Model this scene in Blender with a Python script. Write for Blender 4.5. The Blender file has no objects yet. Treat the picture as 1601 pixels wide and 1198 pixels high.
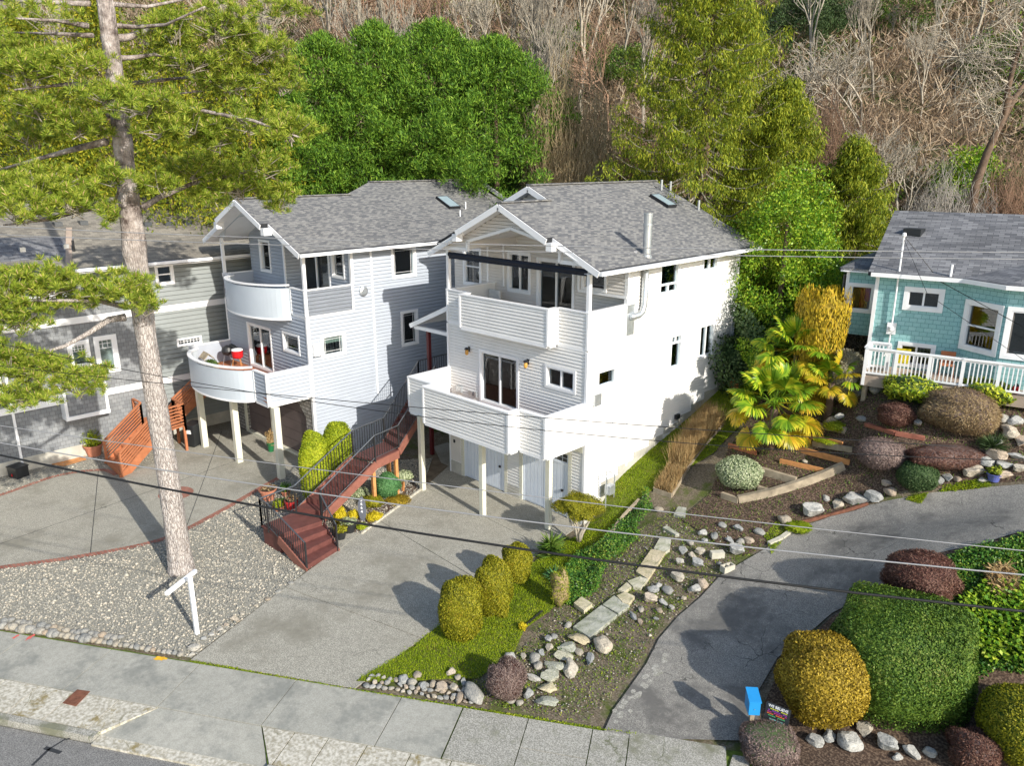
import bpy, math, random
import numpy as np
from mathutils import Vector, Matrix
random.seed(7); rng = np.random.default_rng(7)
SC = bpy.context.scene; COL = SC.collection
R = math.radians
# ------------------------------------------------------------------ camera, world, sun, exposure
CZ = 12.1; FPX = 1204.0; TH = R(16.2); HD = R(44.4)
cam = bpy.data.objects.new('camera', bpy.data.cameras.new('camera')); COL.objects.link(cam)
cam.location = (0, 0, CZ); cam.rotation_euler = (R(90) - TH, 0, HD)
cam.data.sensor_width = 36.0; cam.data.lens = 36.0 * FPX / 1601.0; cam.data.clip_end = 2000.0
SC.camera = cam
W = bpy.data.worlds.new("World"); SC.world = W; W.use_nodes = True
nt = W.node_tree
sky = nt.nodes.new('ShaderNodeTexSky'); sky.sky_type = 'NISHITA'; sky.sun_disc = False
SUN_AZ = R(98.0); SUN_EL = R(28.0)
sky.sun_elevation = SUN_EL; sky.sun_rotation = SUN_AZ
bg = nt.nodes['Background']; bg.inputs['Strength'].default_value = 0.15
nt.links.new(sky.outputs[0], bg.inputs['Color'])
sl = bpy.data.lights.new('sun', 'SUN'); sl.energy = 4.0; sl.angle = R(0.5); sl.color = (1.0, 0.95, 0.86)
so = bpy.data.objects.new('sun', sl); COL.objects.link(so)
sd = Vector((math.sin(SUN_AZ) * math.cos(SUN_EL), math.cos(SUN_AZ) * math.cos(SUN_EL), math.sin(SUN_EL)))
so.rotation_euler = sd.to_track_quat('Z', 'Y').to_euler(); so.location = (30, -10, 40)
SC.view_settings.view_transform = 'Standard'; SC.view_settings.look = 'None'; SC.view_settings.gamma = 1.0
SC.view_settings.exposure = 0.56
SC.cycles.max_bounces = 6; SC.cycles.transparent_max_bounces = 6

# ------------------------------------------------------------------ survey helpers (a sighting from the camera meets a plane or the ground)
F_ = np.array([-math.sin(HD), math.cos(HD), 0.]); R_ = np.array([math.cos(HD), math.sin(HD), 0.]); U_ = np.array([0, 0, 1.])
C0 = np.array([0, 0, CZ])
def ray(x, y):
    u = (x - 800.5) / FPX; v = (599 - y) / FPX
    return R_ * u + F_ * (math.cos(TH) + v * math.sin(TH)) + U_ * (v * math.cos(TH) - math.sin(TH))
def at_z(x, y, h): r = ray(x, y); return C0 + r * ((h - CZ) / r[2])
def at_x(x, y, X): r = ray(x, y); return C0 + r * (X / r[0])
def at_y(x, y, Y): r = ray(x, y); return C0 + r * (Y / r[1])
def at_p(x, y, p, n): r = ray(x, y); n = np.array(n, float); return C0 + r * (((np.array(p) - C0) @ n) / (r @ n))
def at_d(x, y, d): r = ray(x, y); return C0 + r * (d / (r @ F_))
def lw(lat, d): return R_ * lat + F_ * d                   # lateral / distance -> world xy
S_ = np.array([.857, .515, 0]); P_ = np.array([-.515, .857, 0])   # along the street / away from the street
def sp(s, p): q = S_ * s + P_ * p; return (q[0], q[1])

# ------------------------------------------------------------------ terrain
ctrl = []
def cz(px, py, z): q = at_z(px, py, z); ctrl.append((q[0], q[1], z))
for a in [(620,1040,0),(720,1000,.05),(800,960,.08),(870,880,.12),(930,820,.25),(560,1062,0),(700,1085,0),
          (860,1100,0),(925,970,.1),(1000,880,.45),(1040,830,.8),(1062,785,1.05),(1160,775,1.5),(1110,800,1.15),
          (1000,1130,0),(1020,1010,.05),(1095,935,.4),(1127,900,.6),(1200,857,.95),(1241,825,1.2),(1361,790,1.8),(1471,770,2.45),(1551,762,2.8),(1601,760,3.05),
          (1150,1050,.15),(1461,867,2.3),(1601,832,2.9),(1300,880,1.25),(1290,800,1.5),(1250,740,2.2),(1200,700,2.5),(1320,700,2.8),
          (1420,730,3.0),(1400,680,3.8),(1480,700,3.6),(1590,690,4.0),(1350,602,4.7),(1460,612,4.7),(1601,640,4.7),(1320,640,3.7),
          (1390,1150,.1),(1180,1150,0),(1550,1000,1.4),(1560,930,1.9),(1470,980,1.4),(1601,1100,.9),(1601,1190,.1),(1250,1100,.1)]: cz(*a)
for x, y, z in [(-15.1,19.2,.45),(-15.1,20.9,1.16),(-15.1,22.9,1.75),(-15.1,27.5,3.02),(-15.1,29.5,3.3),(-13.2,19.4,.5),(-13,22,1.4),(-13,26,2.5),
                (-22,22,1.2),(-22,28,3.2),(-18,32,4.2),(-12,33,4.6),(-26,18,0),(-26,24,1.0),(-36,20,1.),(-36,28,4),(-45,14,2.5),(-45,22,6),(-34.2,4,0),(-34.2,12,0),(-50,5,0),(-40,8,0)]:
    ctrl.append((x, y, z))
for lat, d in [(14,33),(20,34),(26,34)]:
    q = lw(lat, d); ctrl.append((q[0], q[1], 4.9))
for s in (-75,-55,-40,-25,-10,5,20,35,50):
    for p, z in ((42,7.0),(52,12.5),(66,21),(85,32),(120,52)):
        q = sp(s, p); ctrl.append((q[0], q[1], z + max(0, s) * .03))
for s in (-60,-40,-25,-15,-5,5,15,30):
    for p in (-10,5,12,14.3): q = sp(s, p); ctrl.append((q[0], q[1], 0.))
ctrl = np.array(ctrl)
def _k(r): return np.sqrt(r * r + .6)
_n = len(ctrl); _A = np.zeros((_n + 3, _n + 3)); _D = np.linalg.norm(ctrl[:, None, :2] - ctrl[None, :, :2], axis=2)
_A[:_n, :_n] = _k(_D) ; _A[:_n, :_n] += -np.eye(_n) * .25
_A[:_n, _n] = 1; _A[:_n, _n + 1:] = ctrl[:, :2]; _A[_n, :_n] = 1; _A[_n + 1:, :_n] = ctrl[:, :2].T
_w = np.linalg.solve(_A, np.concatenate([ctrl[:, 2], np.zeros(3)]))
def rbf(x, y):
    out = np.zeros(x.shape) + _w[_n] + _w[_n + 1] * x + _w[_n + 2] * y
    for i in range(_n): out += _w[i] * _k(np.hypot(x - ctrl[i, 0], y - ctrl[i, 1]))
    return out
FLAT = np.array([sp(-80,-30), sp(40,-30), sp(40,14.25), (-13.54,8.5), (-13.85,10.58), (-14.25,12.02), (-14.9,17.0), (-15.2,19.4), (-22,19.4), (-24.5,21), (-27,15.8), (-34.3,16), (-36,0), sp(-80,10)])
def inpoly(x, y, P):
    c = np.zeros(x.shape, bool); j = len(P) - 1
    for i in range(len(P)):
        xi, yi = P[i][0], P[i][1]; xj, yj = P[j][0], P[j][1]
        c ^= ((yi > y) != (yj > y)) & (x < (xj - xi) * (y - yi) / (yj - yi + 1e-12) + xi); j = i
    return c
def dpoly(x, y, P):
    d = np.full(x.shape, 1e9)
    for i in range(len(P)):
        a = np.array(P[i][:2]); b = np.array(P[(i + 1) % len(P)][:2]); ab = b - a
        t = np.clip(((x - a[0]) * ab[0] + (y - a[1]) * ab[1]) / (ab @ ab), 0, 1)
        d = np.minimum(d, np.hypot(x - a[0] - t * ab[0], y - a[1] - t * ab[1]))
    return d
def hraw(x, y):
    z = rbf(x, y)
    d = np.where(inpoly(x, y, FLAT), 0, dpoly(x, y, FLAT))
    t = np.clip(d / 1.0, 0, 1); t = t * t * (3 - 2 * t)
    z = z * t
    pp = -.515 * x + .857 * y
    return z - .16*np.clip((12.55 - pp) / .3, 0, 1)
GX0, GX1, GY0, GY1, GS = -42., 14., -4., 40., .3
gx = np.arange(GX0, GX1 + .01, GS); gy = np.arange(GY0, GY1 + .01, GS)
GXX, GYY = np.meshgrid(gx, gy, indexing='ij'); GH = hraw(GXX, GYY)
def Hn(x, y):
    x = np.asarray(x, float); y = np.asarray(y, float)
    ins = (x > GX0) & (x < GX1 - GS) & (y > GY0) & (y < GY1 - GS)
    fx = np.clip((x - GX0) / GS, 0, len(gx) - 1.001); fy = np.clip((y - GY0) / GS, 0, len(gy) - 1.001)
    i = fx.astype(int); j = fy.astype(int); a = fx - i; b = fy - j
    g = GH[i, j] * (1 - a) * (1 - b) + GH[i + 1, j] * a * (1 - b) + GH[i, j + 1] * (1 - a) * b + GH[i + 1, j + 1] * a * b
    if ins.all(): return g
    return np.where(ins, g, hraw(x, y))
def H(x, y): return float(Hn(np.array([x]), np.array([y]))[0])
def G(px, py, up=0.):
    r = ray(px, py); t0 = 8.; t = t0
    while t < 200:
        q = C0 + r * t
        if q[2] < H(q[0], q[1]) + up: break
        t += .4
    lo, hi = t - .4, t
    for _ in range(14):
        m = (lo + hi) / 2; q = C0 + r * m
        if q[2] < H(q[0], q[1]) + up: hi = m
        else: lo = m
    return C0 + r * hi
def dist(q): return float((np.array(q) - C0) @ F_)

# ------------------------------------------------------------------ materials
MATS = {}
def nodes(name):
    m = bpy.data.materials.new(name); m.use_nodes = True; MATS[name] = m
    t = m.node_tree; b = t.nodes['Principled BSDF']; b.inputs['Specular IOR Level'].default_value = .3
    return m, t, b
def ramp(t, fac, stops):
    r = t.nodes.new('ShaderNodeValToRGB'); el = r.color_ramp.elements
    while len(el) < len(stops): el.new(.5)
    for e, (p, c) in zip(el, stops): e.position = p; e.color = (*c, 1)
    t.links.new(fac, r.inputs[0]); return r.outputs[0]
def noise(t, vec, scale, detail=3, rough=.55):
    n = t.nodes.new('ShaderNodeTexNoise'); n.inputs['Scale'].default_value = scale; n.inputs['Detail'].default_value = detail
    n.inputs['Roughness'].default_value = rough
    if vec is not None: t.links.new(vec, n.inputs['Vector'])
    return n.outputs['Fac']
def tc(t, k='Object'): return t.nodes.new('ShaderNodeTexCoord').outputs[k]
def mix(t, fac, a, b, mode='MIX'):
    n = t.nodes.new('ShaderNodeMix'); n.data_type = 'RGBA'; n.blend_type = mode
    for s, v in ((n.inputs[0], fac), (n.inputs[6], a), (n.inputs[7], b)):
        if isinstance(v, (int, float)): s.default_value = v
        elif isinstance(v, tuple): s.default_value = (*v, 1)
        else: t.links.new(v, s)
    return n.outputs[2]
def bump(t, b, h, strength, dist_=.02):
    n = t.nodes.new('ShaderNodeBump'); n.inputs['Strength'].default_value = strength; n.inputs['Distance'].default_value = dist_
    t.links.new(h, n.inputs['Height']); t.links.new(n.outputs[0], b.inputs['Normal'])
def simple(name, c, rough=.7, var=.12, scale=3., metal=0., spec=None, bp=0.):
    m, t, b = nodes(name)
    v = tc(t); n = noise(t, v, scale, 4)
    lo = tuple(x * (1 - var) for x in c); hi = tuple(min(1, x * (1 + var)) for x in c)
    t.links.new(ramp(t, n, [(.3, lo), (.7, hi)]), b.inputs['Base Color'])
    b.inputs['Roughness'].default_value = rough; b.inputs['Metallic'].default_value = metal
    if spec is not None: b.inputs['Specular IOR Level'].default_value = spec
    if bp: bump(t, b, noise(t, v, scale * 8, 3), bp)
    return m
def leafmat(name, stops, trans=.25, rough=.6, big=.25):
    m, t, b = nodes(name)
    g = t.nodes.new('ShaderNodeNewGeometry'); v = tc(t)
    n = noise(t, v, 1.3, 3)
    a = t.nodes.new('ShaderNodeMath'); a.operation = 'MULTIPLY_ADD'; a.inputs[1].default_value = big * 2.2; 
    t.links.new(n, a.inputs[0]); 
    s = t.nodes.new('ShaderNodeMath'); s.operation = 'MULTIPLY_ADD'; s.inputs[1].default_value = 1 - big; s.inputs[2].default_value = -big * .6
    t.links.new(g.outputs['Random Per Island'], s.inputs[0]); t.links.new(s.outputs[0], a.inputs[2])
    c = ramp(t, a.outputs[0], stops)
    t.links.new(c, b.inputs['Base Color']); b.inputs['Roughness'].default_value = rough
    b.inputs['Specular IOR Level'].default_value = .25
    if trans:
        tr = t.nodes.new('ShaderNodeBsdfTranslucent'); t.links.new(c, tr.inputs['Color'])
        mx = t.nodes.new('ShaderNodeMixShader'); mx.inputs[0].default_value = trans
        t.links.new(b.outputs[0], mx.inputs[1]); t.links.new(tr.outputs[0], mx.inputs[2])
        t.links.new(mx.outputs[0], t.nodes['Material Output'].inputs[0])
    return m
def brick(name, c1, c2, mortar, w, h, ms=.006, rough=.85, offset=.5, bigvar=.2, bias=0., bp=.5):
    m, t, b = nodes(name)
    uv = t.nodes.new('ShaderNodeUVMap').outputs[0]
    n = t.nodes.new('ShaderNodeTexBrick'); n.offset = offset; n.inputs['Scale'].default_value = 1
    n.inputs['Brick Width'].default_value = w; n.inputs['Row Height'].default_value = h; n.inputs['Mortar Size'].default_value = ms
    n.inputs['Color1'].default_value = (*c1, 1); n.inputs['Color2'].default_value = (*c2, 1); n.inputs['Mortar'].default_value = (*mortar, 1)
    n.inputs['Bias'].default_value = bias; n.inputs['Mortar Smooth'].default_value = .3
    t.links.new(uv, n.inputs['Vector'])
    nb = noise(t, uv, .6, 4)
    v = ramp(t, nb, [(.3, (1 - bigvar,) * 3), (.7, (1 + bigvar * .6,) * 3)])
    nf = noise(t, uv, 45, 3); vf = ramp(t, nf, [(.3, (.8,) * 3), (.7, (1.15,) * 3)])
    t.links.new(mix(t, 1., mix(t, 1., n.outputs['Color'], v, 'MULTIPLY'), vf, 'MULTIPLY'), b.inputs['Base Color'])
    b.inputs['Roughness'].default_value = rough
    if bp: bump(t, b, n.outputs['Fac'], -bp, .008)
    return m
def cracks(t, v, scale, wid, amt, msk=.5):
    nn = t.nodes.new('ShaderNodeTexNoise'); nn.inputs['Scale'].default_value = 1.5; nn.inputs['Detail'].default_value = 5; t.links.new(v, nn.inputs['Vector'])
    ad = t.nodes.new('ShaderNodeVectorMath'); ad.operation = 'MULTIPLY_ADD'; t.links.new(nn.outputs['Color'], ad.inputs[0]); ad.inputs[1].default_value = (.7, .7, .7); t.links.new(v, ad.inputs[2])
    vo = t.nodes.new('ShaderNodeTexVoronoi'); vo.feature = 'DISTANCE_TO_EDGE'; vo.inputs['Scale'].default_value = scale; t.links.new(ad.outputs[0], vo.inputs['Vector'])
    c = ramp(t, vo.outputs['Distance'], [(0, (1, 1, 1)), (wid, (0, 0, 0))])
    mk = ramp(t, noise(t, v, .45, 3), [(msk, (0, 0, 0)), (msk + .06, (1, 1, 1))]); return mix(t, 1., c, mk, 'MULTIPLY')
def ground(name, base, var, speck, sscale, stain=None, rough=.95, bp=.3, speckamt=.5, crack=None):
    m, t, b = nodes(name); v = tc(t)
    c = ramp(t, noise(t, v, .7, 5, .65), [(.3, base), (.7, var)])
    s = ramp(t, noise(t, v, sscale, 2), [(.38, speck[0]), (.5, speck[1]), (.62, speck[2])])
    c = mix(t, speckamt, c, s)
    if stain:
        c = mix(t, ramp(t, noise(t, v, stain[1], 6, .7), [(stain[2], (0,) * 3), (stain[3], (1,) * 3)]), c, stain[0])
    if crack: c = mix(t, cracks(t, v, *crack[:2], 1, crack[2]), c, crack[3])
    c = mix(t, 1., c, ramp(t, noise(t, v, 6, 6, .75), [(.3, (.86,)*3), (.7, (1.12,)*3)]), 'MULTIPLY')
    t.links.new(c, b.inputs['Base Color']); b.inputs['Roughness'].default_value = rough
    if bp: bump(t, b, noise(t, v, sscale, 3), bp, .02)
    return m
simple('vinyl_white', (.76, .745, .715), .45, .06, 1.1, spec=.4)
simple('trim_white', (.84, .84, .84), .4, .04, 2., spec=.4)
simple('vinyl_cream', (.70, .66, .61), .5, .04, 1.5)
simple('vinyl_blue', (.385, .42, .475), .5, .05, 1.5)
simple('panel_blue', (.47, .52, .57), .4, .04, 1.)
simple('fibre_grey', (.25, .27, .265), .7, .06, 1.5)
simple('board_grey', (.70, .72, .72), .6, .05, 1.5)
simple('foundation_concrete', (.46, .44, .38), .9, .2, 2., bp=.2)
simple('post_cream', (.66, .64, .52), .6, .06, 2.)
simple('black_metal', (.02, .02, .022), .4, .1, 4., spec=.5)
simple('grey_metal', (.13, .14, .15), .35, .1, 4., metal=.6)
simple('galvanised', (.55, .58, .60), .35, .1, 6., metal=.7)
simple('edge_black', (.02, .022, .025), .8, .2, 3.)
simple('awning_navy', (.006, .010, .022), .6, .2, 3.)
simple('redwood_paint', (.135, .05, .042), .55, .2, 5., bp=.1)
simple('deck_brown', (.16, .08, .055), .7, .2, 4.); simple('redwood_side', (.25, .10, .072), .55, .15, 5.)
simple('cedar_orange', (.42, .155, .07), .6, .15, 4.)
simple('cedar_plank', (.55, .25, .09), .7, .2, 5.)
simple('old_timber', (.33, .27, .19), .9, .3, 4., bp=.4)
simple('dark_red_post', (.10, .012, .014), .5, .1)
simple('taupe_door', (.13, .10, .095), .6, .1, 2.)
simple('garage_white', (.72, .77, .84), .45, .04, 1.5)
simple('terracotta', (.50, .20, .12), .8, .15)
simple('black_plastic', (.018, .02, .022), .45, .2, spec=.5)
simple('blue_glaze', (.10, .12, .35), .25, .2, spec=.6)
simple('green_glaze', (.02, .14, .05), .3, .2)
simple('blue_paint', (.02, .24, .55), .4, .06)
simple('post_white', (.88, .88, .88), .4, .02)
simple('red_enamel', (.55, .015, .02), .35, .1)
simple('amber_glass', (.65, .35, .08), .2, .3)
simple('slate_sign', (.14, .15, .18), .6, .1)
simple('rust_iron', (.18, .075, .045), .8, .3, 9., bp=.3)
simple('soil', (.09, .055, .035), .95, .45, 6., bp=.6)
simple('dirt', (.16, .125, .085), .95, .3, 3., bp=.5)
simple('wood_deck_tan', (.40, .31, .24), .8, .15, 3.)
simple('fascia_tan', (.36, .29, .23), .7, .1)
simple('brick_red', (.32, .12, .08), .85, .3, 5., bp=.2)
simple('room_dark', (.10, .095, .09), .9, .3, 2.)
simple('room_light', (.62, .60, .56), .9, .2, 2.)
simple('blind_green', (.38, .44, .38), .7, .05)
simple('curtain_white', (.6, .6, .58), .8, .1, 8.)
simple('chair_cream', (.42, .38, .28), .8, .15)
simple('coat_red', (.5, .03, .03), .7, .2); simple('coat_pink', (.6, .06, .35), .7, .2)
simple('wire_black', (.015, .015, .015), .5, .1); simple('wire_grey', (.33, .33, .33), .35, .1, metal=.3)
simple('yellow_spray', (.75, .42, .03), .9, .2, 9.); simple('red_spray', (.6, .12, .10), .9, .2, 9.)
simple('sealant', (.035, .037, .04), .8, .2, 6.)
simple('cmu', (.50, .47, .38), .9, .15, 6.)
simple('moss', (.10, .15, .02), .95, .4, 8.)
simple('bark_pale', (.40, .355, .28), .9, .3, 5., bp=.4)
simple('bark_grey', (.32, .285, .225), .9, .3, 5., bp=.4)
simple('bark_brown', (.14, .095, .065), .9, .3, 5., bp=.4)
simple('twig_tan', (.46, .35, .20), .9, .25, 2.); simple('twig_grey', (.42, .38, .33), .9, .25, 2.); simple('twig_brown', (.30, .19, .125), .9, .3, 2.)
brick('roof_grey', (.115, .117, .122), (.28, .272, .252), (.09, .09, .09), .17, .078, .004, bigvar=.07, bias=-.1)
brick('roof_tan', (.17, .155, .13), (.30, .27, .22), (.09, .085, .08), .30, .13, .005, bigvar=.25)
brick('roof_slate', (.11, .112, .12), (.24, .24, .245), (.06, .06, .065), .34, .14, .008, bigvar=.2)
brick('shingle_grey', (.19, .20, .21), (.27, .28, .285), (.12, .125, .13), .20, .17, .008, bigvar=.1)
brick('shingle_teal', (.27, .50, .50), (.33, .56, .56), (.07, .22, .21), .24, .15, .007, bigvar=.06)
brick('brick_path', (.30, .10, .07), (.40, .17, .12), (.22, .17, .13), .20, .10, .012)
brick('stone_veneer', (.30, .27, .23), (.45, .42, .38), (.12, .11, .10), .28, .16, .02)
simple('window_dark', (.015, .02, .025), .08, .3, spec=.6); simple('blue_pane', (.30, .38, .42), .08, .05, spec=.8)
def glass():
    m, t, b = nodes('window_glass'); b.inputs['Base Color'].default_value = (.03, .035, .04, 1)
    gl = t.nodes.new('ShaderNodeBsdfGlossy'); gl.inputs['Roughness'].default_value = .02; gl.inputs['Color'].default_value = (.9, .95, 1, 1)
    tr = t.nodes.new('ShaderNodeBsdfTransparent'); tr.inputs['Color'].default_value = (.75, .8, .8, 1)
    fr = t.nodes.new('ShaderNodeFresnel'); fr.inputs['IOR'].default_value = 1.7
    mx = t.nodes.new('ShaderNodeMixShader'); t.links.new(fr.outputs[0], mx.inputs[0])
    t.links.new(tr.outputs[0], mx.inputs[1]); t.links.new(gl.outputs[0], mx.inputs[2])
    t.links.new(mx.outputs[0], t.nodes['Material Output'].inputs[0])
glass()
def bark_pine():
    m, t, b = nodes('bark_pine'); v = tc(t)
    mp = t.nodes.new('ShaderNodeMapping'); mp.inputs['Scale'].default_value = (13, 13, 3.0); t.links.new(v, mp.inputs[0])
    vo = t.nodes.new('ShaderNodeTexVoronoi'); vo.feature = 'DISTANCE_TO_EDGE'; vo.inputs['Scale'].default_value = 1.4
    nn = t.nodes.new('ShaderNodeTexNoise'); nn.inputs['Scale'].default_value = 2.; t.links.new(mp.outputs[0], nn.inputs['Vector'])
    add = t.nodes.new('ShaderNodeVectorMath'); add.operation = 'ADD'; t.links.new(mp.outputs[0], add.inputs[0]); t.links.new(nn.outputs['Color'], add.inputs[1])
    t.links.new(add.outputs[0], vo.inputs['Vector'])
    edge = ramp(t, vo.outputs['Distance'], [(.0, (.14, .115, .10)), (.06, (.31, .27, .245)), (.16, (.50, .455, .42))])
    hz = t.nodes.new('ShaderNodeSeparateXYZ'); t.links.new(v, hz.inputs[0])
    f = t.nodes.new('ShaderNodeMapRange'); f.inputs[1].default_value = 8.; f.inputs[2].default_value = 10.5; t.links.new(hz.outputs[2], f.inputs[0])
    up = ramp(t, noise(t, v, 3.2, 5, .7), [(.35, (.10, .075, .065)), (.55, (.36, .31, .28)), (.65, (.5, .45, .42))])
    t.links.new(mix(t, f.outputs[0], edge, up), b.inputs['Base Color']); b.inputs['Roughness'].default_value = .95
    bump(t, b, vo.outputs['Distance'], 1., .05)
bark_pine()
def rockmat(name, a, b_, c):
    m, t, b = nodes(name); v = tc(t, 'Object')
    oi = t.nodes.new('ShaderNodeObjectInfo')
    col = ramp(t, noise(t, v, 4., 6, .7), [(.3, a), (.5, b_), (.68, c)])
    tint = ramp(t, oi.outputs['Random'], [(0, (.75, .78, .82)), (.4, (1, 1, 1)), (.75, (1.1, 1., .86)), (1, (1.05, .85, .7))])
    t.links.new(mix(t, 1., col, tint, 'MULTIPLY'), b.inputs['Base Color']); b.inputs['Roughness'].default_value = .9
    bump(t, b, noise(t, v, 9., 5), .5, .05)
rockmat('rock_pale', (.20, .20, .185), (.40, .39, .355), (.55, .53, .48))
rockmat('rock_cobble', (.16, .17, .17), (.30, .29, .26), (.42, .40, .35))
rockmat('slab_stone', (.20, .22, .13), (.44, .43, .33), (.55, .53, .44))
ground('asphalt_street', (.17, .165, .155), (.23, .222, .205), ((.08,)*3, (.19, .185, .175), (.34, .33, .31)), 48, speckamt=.55)
ground('asphalt_drive', (.20, .188, .165), (.28, .262, .228), ((.09, .088, .082), (.215, .205, .185), (.44, .42, .37)), 42, ((.14, .134, .122), .5, .48, .60), speckamt=.5, crack=(.9, .012, .52, (.04, .04, .035)))
ground('aggregate', (.29, .272, .222), (.37, .348, .285), ((.15, .145, .125), (.31, .295, .25), (.58, .55, .46)), 44, ((.245, .23, .185), .5, .50, .66), speckamt=.6, crack=(.35, .004, .60, (.12, .11, .09)))
ground('sidewalk_concrete', (.33, .322, .272), (.40, .388, .333), ((.27, .262, .228), (.365, .352, .308), (.46, .445, .395)), 40, ((.25, .25, .22), .9, .48, .62), speckamt=.4, bp=.1, crack=(.3, .003, .62, (.15, .15, .12)))
ground('pale_concrete', (.40, .37, .29), (.56, .52, .43), ((.28, .25, .18), (.48, .45, .38), (.68, .65, .57)), 12, ((.26, .21, .10), 1.4, .56, .64), speckamt=.5, crack=(.7, .008, .5, (.2, .19, .12)))
ground('rough_concrete', (.29, .275, .23), (.37, .35, .30), ((.14, .14, .12), (.32, .31, .27), (.55, .53, .47)), 36, ((.19, .19, .13), .8, .53, .66), speckamt=.55, crack=(.5, .006, .5, (.12, .13, .07)))
ground('gravel_base', (.25, .235, .19), (.32, .30, .245), ((.15,.145,.12), (.28, .265, .22), (.45, .43, .36)), 28, speckamt=.6, bp=.8)
ground('lawn_base', (.09, .12, .015), (.17, .20, .02), ((.05, .06, .01), (.12, .16, .02), (.22, .26, .03)), 25, ((.16, .12, .04), 1.6, .55, .68), speckamt=.5, bp=.6)
ground('hill_soil', (.14, .10, .06), (.20, .145, .085), ((.07, .045, .03), (.16, .115, .07), (.28, .21, .13)), 8, ((.05, .08, .015), .25, .5, .62), speckamt=.6, bp=.6)
ground('weedy_dirt', (.12, .095, .06), (.18, .145, .10), ((.06, .045, .03), (.15, .12, .08), (.27, .23, .17)), 22, ((.08, .10, .02), 1.1, .5, .62), speckamt=.5, bp=.7)
ground('mulch', (.05, .034, .024), (.11, .065, .042), ((.025, .018, .014), (.08, .052, .035), (.22, .16, .11)), 20, speckamt=.6, bp=.8)
L = leafmat
L('leaf_pine', [(.0, (.05, .10, .010)), (.35, (.18, .27, .022)), (.7, (.38, .45, .05)), (1., (.56, .55, .10))], .3)
L('leaf_cypress', [(.0, (.018, .055, .006)), (.4, (.075, .17, .014)), (.75, (.17, .30, .026)), (1., (.31, .42, .05))], .15)
L('leaf_cedar', [(.0, (.04, .08, .008)), (.4, (.16, .22, .016)), (.7, (.34, .38, .028)), (1., (.50, .47, .045))], .3)
L('leaf_goldcedar', [(.0, (.04, .08, .008)), (.4, (.14, .19, .012)), (.7, (.30, .31, .02)), (1., (.46, .36, .03))], .2)
L('leaf_laurel', [(.0, (.02, .08, .008)), (.35, (.10, .23, .012)), (.7, (.31, .44, .03)), (1., (.54, .56, .06))], .25, .4, .35)
L('leaf_topiary', [(.0, (.07, .08, .006)), (.4, (.20, .20, .010)), (.75, (.32, .30, .015)), (1., (.40, .26, .03))], .15)
L('leaf_arborvitae', [(.0, (.08, .12, .006)), (.4, (.24, .31, .012)), (.75, (.38, .43, .02)), (1., (.48, .46, .03))], .15)
L('leaf_gold', [(.0, (.10, .065, .008)), (.4, (.27, .19, .015)), (.75, (.44, .31, .03)), (1., (.58, .42, .06))], .15)
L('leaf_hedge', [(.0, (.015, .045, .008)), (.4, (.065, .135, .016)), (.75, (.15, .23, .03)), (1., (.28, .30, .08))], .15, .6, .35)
L('leaf_yewgold', [(.0, (.16, .12, .008)), (.4, (.36, .27, .015)), (.75, (.55, .38, .02)), (1., (.60, .35, .03))], .15)
L('leaf_variegated', [(.0, (.08, .14, .05)), (.4, (.28, .33, .17)), (.7, (.50, .54, .33)), (1., (.60, .60, .42))], .15)
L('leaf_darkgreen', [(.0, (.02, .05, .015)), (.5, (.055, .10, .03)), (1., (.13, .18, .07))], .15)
L('leaf_bluegreen', [(.0, (.03, .10, .03)), (.5, (.08, .21, .07)), (1., (.17, .32, .12))], .15)
L('leaf_ivy', [(.0, (.015, .06, .012)), (.4, (.05, .15, .02)), (.75, (.14, .26, .03)), (1., (.36, .38, .06))], .2, .4)
L('leaf_grass', [(.0, (.07, .12, .006)), (.4, (.21, .30, .010)), (.75, (.34, .41, .015)), (1., (.44, .40, .05))], .3, .6, .45)
L('leaf_barberry', [(.0, (.04, .018, .014)), (.5, (.12, .05, .036)), (1., (.27, .16, .11))], .1)
L('leaf_heather', [(.0, (.09, .06, .055)), (.5, (.20, .14, .12)), (1., (.34, .26, .22))], .1)
L('leaf_brown', [(.0, (.11, .07, .03)), (.5, (.26, .18, .09)), (1., (.42, .32, .17))], .1)
L('leaf_greysage', [(.0, (.14, .12, .07)), (.5, (.28, .26, .17)), (1., (.42, .38, .27))], .1)
L('leaf_straw', [(.0, (.22, .13, .05)), (.5, (.40, .27, .12)), (1., (.52, .40, .20))], .2)
L('leaf_yellow', [(.0, (.35, .28, .01)), (.5, (.62, .50, .02)), (1., (.75, .62, .04))], .2)
L('leaf_aucuba', [(.0, (.05, .15, .01)), (.45, (.30, .38, .02)), (1., (.62, .60, .06))], .2, .4)
L('leaf_palm', [(.0, (.07, .17, .012)), (.4, (.20, .35, .02)), (.75, (.42, .50, .03)), (1., (.60, .54, .04))], .3, .35, .1)
L('leaf_palmgold', [(.0, (.22, .24, .015)), (.4, (.45, .38, .02)), (.75, (.62, .44, .03)), (1., (.66, .40, .04))], .3, .35, .1)
L('brush_mix', [(.0, (.08, .055, .036)), (.3, (.21, .145, .09)), (.6, (.36, .27, .18)), (.85, (.50, .42, .31)), (1., (.40, .19, .08))], .1, .8, .3)
L('brush_green', [(.0, (.025, .06, .008)), (.5, (.10, .17, .02)), (1., (.24, .30, .04))], .2)
L('pebble', [(.0, (.15, .155, .145)), (.35, (.28, .27, .235)), (.75, (.42, .39, .32)), (1., (.60, .52, .41))], 0, .9, .05)
def M(n): return MATS[n]

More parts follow.
